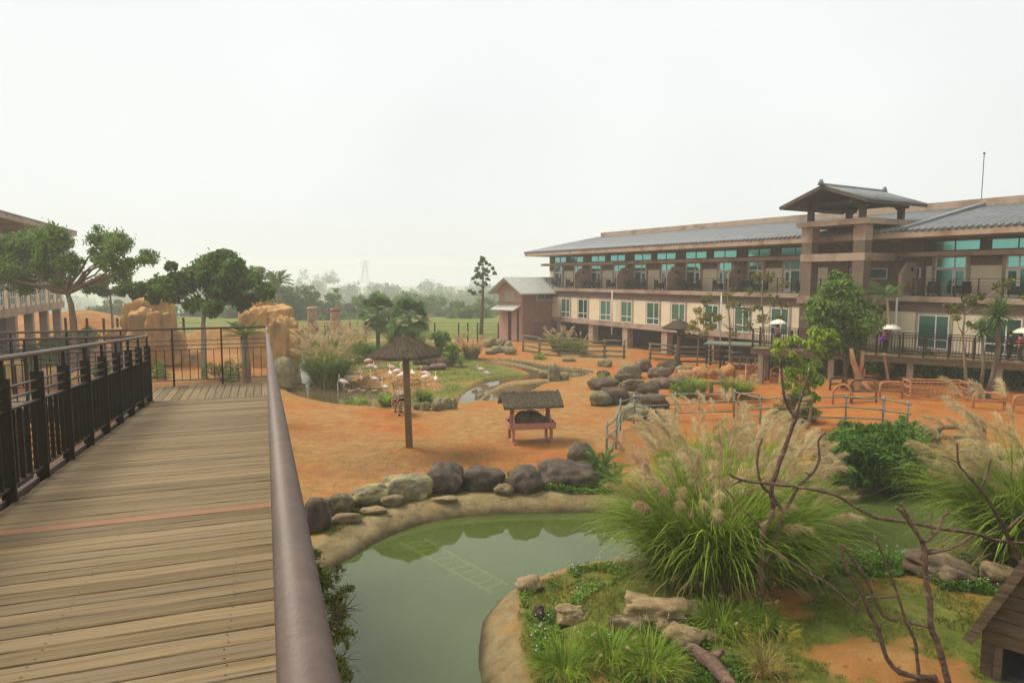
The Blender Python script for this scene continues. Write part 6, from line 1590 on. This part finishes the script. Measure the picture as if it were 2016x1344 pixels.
palm('cycad', 'bright cycad by the pipe fence corner above the largest boulder', G(1184, 945), [Vector(G(1184, 945)) + Vector((0, 0, .35))], .12, cy, 20, (.0, 1.1), .85)
palm('cycad', 'green fern-like cycad under the pipe fence corner', G(1205, 962), [Vector(G(1205, 962)) + Vector((0, 0, .3))], .1, cy, 16, (-.1, 1.0), .7)
palm('cycad', 'yellowing cycad in the pond-bank thicket', G(1732, 925), [Vector(G(1732, 925)) + Vector((0, 0, .7))], .1, cy, 14, (-.1, 1.0), .7)

# ------------------------------------------------------------------ foreground plume grasses
near = dict(bw=.0155, hairs=200, plen=.62, hlen=.26, hw=.0034)
for u, vb, rad, hgt, nbl, npl, mats, lab in ((1330, 1130, .8, 2.15, 1200, 38, (None, M_plume_pink), 'tall plume grass clump at the island shore nearest the open pond'),
        (1400, 1148, 1.05, 2.35, 1800, 40, (None, M_plume), 'tall arching plume grass in the middle of the island thicket'),
        (1490, 1135, 1.0, 2.2, 1500, 46, (None, M_plume), 'tall plume grass behind the dead branching tree'),
        (1430, 1085, 1.0, 2.7, 1200, 62, (None, M_plume), 'tall plume grass at the back of the island thicket'),
        (1545, 1112, .6, 1.8, 700, 34, (None, M_plume), 'plume grass at the right end of the island thicket'),
        (2000, 1112, .95, 2.5, 1600, 64, (None, M_plume), 'tall plume grass standing behind the angular boulder'),
        (2060, 1125, 1.2, 2.9, 1500, 70, (None, M_plume), 'tall plume grass behind the wooden hut'),
        (1350, 985, .9, 1.55, 700, 40, (None, M_plume), 'plume grass on the far bank in front of the pipe fence'),
        (1500, 978, .9, 1.5, 700, 40, (None, M_plume), 'plume grass on the far bank below the small lime tree')):
    z_ = G(u, vb); z_[2] = max(z_[2], WL - .1)
    pampas('plume_grass', lab, z_, rad, hgt, nbl, int(npl * .85), mats, group='tall plume grasses round the pond', droop=1.0, plean=.36, blean=.5, **near)
for u, vb, r_, h_, lab in ((1200, 1295, .5, .55, 'low grass tuft in front of the slab rocks'), (1420, 1240, .55, .6, 'low grass tuft right of the slab rocks'), (1110, 1330, .55, .6, 'low grass tuft on the island by the concrete bank'), (1330, 1150, .5, .9, 'arching grass tuft in front of the plume thicket'), (1490, 1235, .4, .5, 'grass tuft at the foot of the dead branching tree'), (1280, 1320, .6, .6, 'low grass tuft below the slab rocks')):
    pampas('grass_tuft', lab, G(u, vb), r_, h_, 420, 4, bw=.006, hairs=40, plen=.12, hlen=.06, hw=.002, group='low grass tufts on the island', droop=1.2)
pampas('grass_tuft', 'pale yellow feathery grass tuft at the lower edge of the island lawn', G(1505, 1325), .3, .5, 160, 26, (M_blade_dry, M_leaf_yel), bw=.005, hairs=70, plen=.25, hlen=.1, hw=.003)

# ground cover on the island and pond bank
def scatter(poly_px, n, z=0.0):
    Pp = np.array([P(u, v, z)[:2] for u, v in poly_px]); lo, hi = Pp.min(0), Pp.max(0); out = []
    X = RNG.uniform(lo[0], hi[0], n * 4); Y = RNG.uniform(lo[1], hi[1], n * 4); s = sdf(Pp, X, Y) < 0
    return X[s][:n], Y[s][:n]
def short_grass(name, label, poly_px, n, h, mat, z=.2, w=.006, cond=None):
    X, Y = scatter(poly_px, n, z); Zt, sn, sm, sf_, si, slw, ss = terrain(X, Y)
    ok = (sn > .75) & (sm > .35)
    nn = fbm(X, Y, 1.1, 300) + .7 * fbm(X, Y, 4, 310)
    if cond is not None: ok &= nn > cond
    if name == 'turf': ok &= bare_at(X, Y) + 1.1 * fbm(X, Y, 2.6, 70) + .6 * fbm(X, Y, .7, 60) < .42
    X, Y, Zt = X[ok], Y[ok], Zt[ok]; m = len(X)
    a = RNG.random(m) * 2 * PI; L = h * (.5 + RNG.random(m)); th = RNG.random(m) * .9
    d = np.stack([np.cos(a) * np.sin(th), np.sin(a) * np.sin(th), np.cos(th)], 1); s = np.stack([-np.sin(a), np.cos(a), np.zeros(m)], 1)
    b = np.stack([X, Y, Zt - .01], 1); ww = w * (.6 + .8 * RNG.random(m))[:, None]
    V = np.stack([b - s * ww, b + s * ww, b + d * L[:, None] * .6 + s * ww * .7, b + d * L[:, None] + np.stack([np.cos(a), np.sin(a), -np.ones(m) * .6], 1) * L[:, None] * .25], 1).reshape(-1, 3)
    o = np_mesh(name, V, np.arange(m * 4).reshape(-1, 4), mat); tag(o, label, kind='stuff'); return o
M_turf = leafm('turf_blade', (.11, .145, .02), (.24, .24, .05), .4, .35)
ISPX = [(1000, 1344), (1010, 1190), (1080, 1150), (1200, 1120), (1500, 1130), (1800, 1115), (2016, 1120), (2100, 1200), (2100, 1400), (1000, 1400)]
short_grass('turf', 'short patchy turf covering the island', ISPX, 42000, .07, M_turf, .25, .004, -.03)
short_grass('bank_grass', 'short green grass between the pond boulders and the concrete bank', [(600, 1075), (640, 1022), (700, 996), (800, 975), (900, 962), (1010, 966), (1100, 962), (1200, 958), (1225, 985), (1100, 985), (900, 998), (760, 1040), (650, 1095)], 15000, .08, M_turf, 0, .006)
short_grass('lawn_grass', 'short grass of the flamingo lawn', [(620, 765), (640, 690), (740, 672), (880, 676), (950, 710), (1040, 736), (935, 756), (900, 790), (850, 802), (765, 800), (650, 778)], 30000, .10, M_turf, .2, .012, -.02)
# leafy creeping plants with pale violet flowers
def cover(name, label, poly_px, n, size, mat, hgt, cond, flowers=0):
    X, Y = scatter(poly_px, n, .3); Zt, sn = terrain(X, Y)[:2]
    nn = fbm(X, Y, .9, 400) + .6 * fbm(X, Y, 3, 410); ok = (nn > cond) & (sn > .35); X, Y, Zt, nn = X[ok], Y[ok], Zt[ok], nn[ok]; m = len(X)
    zz = Zt + RNG.random(m) * hgt * np.clip(.35 + 2.2 * (nn - cond), .2, 1)
    s = size * (.6 + .8 * RNG.random(m)); V, Fq = leaf_verts(np.stack([X, Y, zz], 1), unit(m), unit(m) * .5 + np.array([0, 0, .8]), s, s * .62)
    o = np_mesh(name, V, Fq, mat); tag(o, label, kind='stuff')
    if flowers:
        k = RNG.choice(m, min(flowers, m), replace=False); C = np.stack([X[k], Y[k], Zt[k] + hgt * (.75 + .5 * RNG.random(len(k)))], 1)
        V, Fq = leaf_verts(C, unit(len(k)), np.tile([0, -.4, 1.0], (len(k), 1)), np.full(len(k), .028), np.full(len(k), .028), .05)
        o2 = np_mesh(name + '_flowers', V, Fq, M_flower); tag(o2, 'tiny pale violet flowers over the ' + label, kind='stuff')
cover('creeper', 'leafy creeper along the island edge', [(1020, 1190), (1130, 1135), (1240, 1118), (1290, 1160), (1180, 1200), (1110, 1260), (1050, 1330), (1040, 1250)], 9000, .05, M_leaf_mid, .2, .03, 36)
cover('creeper', 'leafy creeper below the slab rocks', [(1060, 1280), (1250, 1270), (1430, 1290), (1480, 1400), (1080, 1400)], 8000, .05, M_leaf_dark, .18, .04, 24)
cover('creeper', 'leafy creeper along the right island shore', [(1620, 1130), (1750, 1110), (1900, 1125), (1990, 1170), (1980, 1215), (1850, 1205), (1700, 1165)], 15000, .052, M_leaf_dark, .26, -.08, 60)
cover('creeper', 'leafy creeper at the foot of the plume thicket', [(1240, 1150), (1480, 1160), (1640, 1150), (1620, 1195), (1450, 1210), (1280, 1185)], 9000, .055, M_leaf_dark, .22, -.02, 20)
cover('creeper', 'weeds on the pond bank below the largest boulder', [(1040, 975), (1200, 955), (1235, 985), (1120, 985)], 4000, .07, M_leaf_mid, .22, -.1)

# shrub rooted on the pond bank beside the ramp
sb0 = G(560, 1235); sY = 8.6
shr = empty('bank_shrub', sb0); tag(shr, 'twiggy small-leaved shrub rising from the pond bank against the ramp handrail', 'shrub')
cl = []; mb = MB(); b0 = Vector(sb0)
for u, v, r_ in ((622, 1090, 20), (632, 1120, 26), (640, 1150, 28), (648, 1185, 30), (655, 1220, 32), (660, 1255, 32), (665, 1290, 30), (668, 1330, 32), (672, 1370, 34), (650, 1310, 30), (640, 1220, 34), (675, 1240, 20), (672, 1180, 16), (660, 1130, 14), (640, 1400, 40), (684, 1290, 14), (690, 1255, 9), (683, 1205, 9)):
    p = Vector(PY(u, v, sY)); p.y += random.uniform(-.35, .35); cl.append((np.array(p - b0), r_ * sY / F)); limb(mb, Vector((random.uniform(-.1, .1), random.uniform(-.1, .1), -.1)), p - b0, .022, .006, 5, .18)
for i in range(60):
    u, v, r_ = random.choice(((640, 1150, 40), (655, 1220, 50), (668, 1300, 46), (675, 1200, 30))); a = Vector(PY(u, v, sY)) - b0; e = Vector(PY(u + random.uniform(5, 52), v + random.uniform(-60, 30), sY + random.uniform(-.3, .3))) - b0; limb(mb, a, e, .006, .002, 4, .2, 3)
mb.build('stems', M_bark, shr, True); crown_mesh('foliage', cl, 7000, .045, M_leaf_olive, shr, .42, .1, .1)

# ------------------------------------------------------------------ dead branches on the island
def deadtree(label, paths, Y, base, lean=None, name='dead_tree'):
    b = Vector(base); mb = MB()
    for path, r0, r1 in paths:
        n = len(path); pts = []
        for i, q_ in enumerate(path):
            yy = Y + (q_[2] if len(q_) > 2 else 0); p = Vector(PY(q_[0], q_[1], yy)); pts.append(p - b)
        # finer, slightly knobbly curve through the points
        fine = []; rad = []
        for i in range(n - 1):
            for k in range(4):
                t = k / 4; p0, p1, p2, p3 = pts[max(0, i - 1)], pts[i], pts[i + 1], pts[min(n - 1, i + 2)]
                q = .5 * ((2 * p1) + (p2 - p0) * t + (2 * p0 - 5 * p1 + 4 * p2 - p3) * t * t + (3 * p1 - p0 - 3 * p2 + p3) * t ** 3)
                fine.append(q + Vector((random.uniform(-1, 1), random.uniform(-1, 1), random.uniform(-1, 1))) * .006); rad.append((r0 + (r1 - r0) * (i + t) / (n - 1)) * .8 * random.uniform(.85, 1.18))
        fine.append(pts[-1]); rad.append(r1); mb.tube(fine, rad, 8)
        for _t in range(int(len(fine) * .22)):
            j = random.randrange(1, len(fine)); d_ = Vector((random.uniform(-1, 1), random.uniform(-.6, .6), random.uniform(-.2, 1))).normalized(); l_ = random.uniform(.05, .28)
            q0 = fine[j]; mb.tube([q0, q0 + d_ * l_ * .5 + Vector((0, 0, .02)), q0 + d_ * l_], [rad[j] * .4, rad[j] * .25, .003], 5)
    o = mb.build(name, M_dead, None, True); o.location = b; tag(o, label, 'dead tree', 'dead branches set up on the island'); return o
g1 = G(1491, 1205); Yd = g1[1] - .15
deadtree('tall dead branching tree standing before the plume thicket', [
    ([(1491, 1230), (1496, 1160), (1499, 1084), (1502, 1030)], .085, .07),
    ([(1502, 1034), (1513, 1027), (1522, 1005), (1519, 965), (1529, 927), (1544, 884), (1566, 824)], .06, .045), ([(1566, 824), (1547, 790), (1540, 750), (1536, 708)], .035, .022), ([(1566, 824), (1575, 790), (1588, 750), (1596, 722)], .036, .024),
    ([(1497, 1120), (1526, 1068), (1535, 1040), (1543, 1009), (1566, 968), (1576, 952), (1597, 934), (1613, 905), (1611, 868), (1626, 851)], .05, .022),
    ([(1543, 1009), (1522, 977), (1500, 955), (1491, 915), (1494, 885), (1500, 862)], .04, .02), ([(1500, 1036), (1460, 1000), (1422, 955)], .02, .01), ([(1597, 934), (1585, 930)], .02, .01)], Yd, g1)
deadtree('long crooked dead branch lying level across the dead trees', [([(1436, 931), (1460, 945), (1519, 952), (1575, 959), (1644, 974), (1691, 1002), (1730, 1019), (1800, 1030), (1871, 1043), (1927, 1051), (1956, 1063), (2016, 1070), (2090, 1085)], .032, .04), ([(1440, 955), (1460, 946)], .014, .02)], Yd - .25, PY(1519, 952, Yd - .25), name='dead_branch')
g2 = G(1868, 1360); Yd2 = g2[1]
deadtree('dead forked tree with upturned prongs near the wooden hut', [([(1870, 1380), (1866, 1344), (1849, 1274), (1833, 1234), (1831, 1189), (1826, 1160), (1819, 1085), (1816, 1065)], .065, .045), ([(1816, 1065), (1797, 1037), (1775, 1008), (1764, 998)], .035, .025), ([(1793, 1031), (1781, 1005), (1775, 989)], .024, .02),
    ([(1818, 1068), (1843, 1046), (1855, 1022), (1867, 1003)], .032, .02), ([(1835, 1052), (1832, 1030), (1835, 1008)], .018, .014), ([(1824, 1090), (1871, 1080), (1915, 1054)], .028, .018), ([(1828, 1140), (1848, 1122)], .022, .014), ([(1833, 1234), (1800, 1228), (1786, 1222)], .026, .018)], Yd2, g2)
g3 = ground_at(2085, Yd2 + 1.5)
deadtree('leaning dead tree rising over the wooden hut roof', [([(2095, 1270), (2050, 1175), (2016, 1119), (1978, 1043), (1942, 978), (1910, 940), (1888, 913), (1884, 872)], .06, .018), ([(1887, 912), (1870, 902), (1851, 897)], .016, .008), ([(1933, 961), (1944, 930), (1952, 902)], .022, .016), ([(1981, 1044), (2016, 1012), (2050, 985)], .03, .022)], Yd2 + 1.5, g3)
for lab, path, r0, r1 in (('slanting dead stick with a pale broken tip in front of the plume thicket', [(1525, 1086), (1560, 1108), (1600, 1132), (1634, 1151), (1665, 1180), (1690, 1203)], .02, .026),
                          ('curved dead limb running down to a sawn end on the lawn', [(1653, 1067), (1657, 1090), (1666, 1117), (1697, 1171), (1709, 1200), (1730, 1240), (1742, 1285), (1765, 1318), (1800, 1330), (1842, 1333)], .02, .055),
                          ('straight dead stick beside the curved dead limb', [(1658, 1073), (1697, 1126), (1720, 1174), (1740, 1211), (1765, 1222)], .024, .028),
                          ('thin dead pole between the curved limb and the forked dead tree', [(1721, 1054), (1740, 1097), (1766, 1166), (1783, 1223), (1803, 1269), (1809, 1355)], .018, .032),
                          ('short dead crosspiece tied between two sticks', [(1692, 1177), (1730, 1176), (1764, 1173)], .022, .022)):
    deadtree(lab, [(path, r0, r1)], Yd2 + .25, PY(path[-1][0], path[-1][1], Yd2 + .25), name='dead_branch')
fl_ = G(1405, 1330); o = MB().tube([(-.42, .75, .12), (-.2, .45, .16), (0, .1, .14), (.1, -.3, .12), (.12, -.7, .1)], [.07, .1, .12, .11, .1], 9).tube([(.05, .2, .18), (.22, .28, .24)], [.06, .05], 8).build('fallen_log', M_dead, None, True); o.location = fl_; tag(o, 'thick fallen log with a knot below the slab rocks', 'log')

# ------------------------------------------------------------------ wooden hut in the corner
M_hut = pm('dark_hut_boards', (.055, .035, .022), (.12, .08, .05), 3, rough=.85, stretch=(.4, 3, 3), bump=.4, bscale=8, rnd=.2)
hS = 2.25; tip = PY(1913, 1255, 9.9); hang = R(-46); he_ = tip + np.array([math.cos(hang), math.sin(hang), 0]) * .13
hut = empty('wooden_hut', (he_[0], he_[1], gz(he_[0], he_[1])), hang); tag(hut, 'small dark plank hut with steep gable roof and open doorway', 'hut')
ez = tip[2] + .13 * hS - hut.location.z; hw = .95; rise = hw * hS
def gable_board(z0, z1):
    def hx(z): return 0 if z <= ez else (z - ez) / hS
    a, b = hx(z0), hx(z1); return [(a, z0), (2 * hw - a, z0), (2 * hw - b, z1), (b, z1)]
z = ez - .28; i = 0
while z < ez + rise - .1:
    z1 = min(z + .205, ez + rise - .02); q_ = gable_board(z, z1 - .012)
    MB().prism(q_, 'y', -.02 - .006 * (i % 2), .03).build('plank', M_hut, hut); z += .205; i += 1
for x0, x1 in ((0, .16), (2 * hw - .16, 2 * hw)):
    MB().box(x0, x1, -.018, .03, -.1, ez - .285).build('plank', M_hut, hut)
MB().box(.17, .27, -.06, .05, -.1, ez - .29).build('door_post', M_hut, hut); MB().box(2 * hw - .27, 2 * hw - .17, -.06, .05, -.1, ez - .29).build('door_post', M_hut, hut)
for x in (0.0, 2 * hw - .04): MB().box(x, x + .04, .031, 2.2, -.1, ez).build('side_wall', M_hut, hut)
MB().box(.04, 2 * hw - .04, 2.15, 2.2, -.1, ez).build('back_wall', M_dark, hut)
MB().box(.04, 2 * hw - .04, .06, 2.15, -.06, 0.06).build('floor', M_dark, hut)
for sg in (0, 1):
    def rf(m):
        o_ = .13
        a = (-o_, ez - o_ * hS); b = (hw, ez + rise); 
        pl_ = [a, b, (b[0], b[1] + .1), (a[0] - .05, a[1] + .02)]
        if sg: pl_ = [(2 * hw - x, z) for x, z in pl_][::-1]
        m.prism(pl_, 'y', -.12, 2.3)
    rp_ = part('roof_slope', M_hut, hut, rf)
    def bb(m):
        a, b = Vector((-.15, -.15, ez - .13 * hS)), Vector((hw, -.15, ez + rise + .03))
        if sg: a.x = 2 * hw - a.x; b.x = 2 * hw - b.x
        m.beam(a, b, .05, .13)
    part('bargeboard', M_hut, hut, bb)

# ------------------------------------------------------------------ sunken ladder, straw, litter
M_lad = pm('yellow_ladder', (.75, .68, .25), (.8, .74, .32), 3, rough=.7)
lz = WL - .045
la, lb = Vector(P(788, 1068, lz)), Vector(P(968, 1168, lz - .05)); ra, rb = Vector(P(836, 1062, lz)), Vector(P(1000, 1152, lz - .05))
lad = empty('sunken_ladder', la); tag(lad, 'yellowish ladder lying just under the green pond water', 'ladder')
MB().beam(Vector((0, 0, 0)), lb - la, .07, .05).build('side_rail', M_lad, lad); MB().beam(ra - la, rb - la, .07, .05).build('side_rail', M_lad, lad)
for i in range(11):
    t = (i + .4) / 11; MB().beam((lb - la) * t, (ra - la).lerp(rb - la, t), .05, .04).build('rung', M_lad, lad)
def litter(name, label, cen, rad, n, ln, w, mat):
    a = RNG.random(n) * 2 * PI; rr = rad * np.sqrt(RNG.random(n)); X = cen[0] + np.cos(a) * rr * 1.5; Y = cen[1] + np.sin(a) * rr; Z = terrain(X, Y)[0] + .012
    d = unit(n); d[:, 2] *= .08; s = ln * (.4 + RNG.random(n)); V, Fq = leaf_verts(np.stack([X, Y, Z], 1), d, np.tile([0, 0, 1.0], (n, 1)), s, np.full(n, w), 0.02)
    o = np_mesh(name, V, Fq, mat); tag(o, label, kind='stuff')
litter('straw', 'loose straw scattered round the near shelter pole', UMB, 2.2, 900, .35, .016, M_blade_dry)
litter('leaf_litter', 'torn green fodder scattered on the soil', (UMB[0] + .8, UMB[1] - 1.2), 2.4, 380, .14, .05, M_leaf_mid)
litter('pebbles', 'dark droppings and pebbles strewn on the enclosure soil', (UMB[0] + 1, UMB[1] + .5), 7.0, 700, .05, .045, M_dark)
litter('gravel', 'pale grit strewn over the enclosure soil', (UMB[0] + 2, UMB[1]), 9.0, 7000, .05, .045, M_rocktan)
# ------------------------------------------------------------------ misty air
mb = MB().box(-520, 520, -60, 960, -36, 26)
M_haze = bpy.data.materials.new('haze'); M_haze.use_nodes = True
_n, _l = M_haze.node_tree.nodes, M_haze.node_tree.links; _n.remove(_n['Principled BSDF'])
_v = _n.new('ShaderNodeVolumePrincipled'); _v.inputs['Color'].default_value = (.985, .99, .98, 1); _v.inputs['Density'].default_value = .0014; _v.inputs['Anisotropy'].default_value = .2
_l.new(_v.outputs[0], _n['Material Output'].inputs['Volume'])
hz = mb.build('haze', M_haze); tag(hz, 'pale morning mist filling the whole park', kind='stuff')
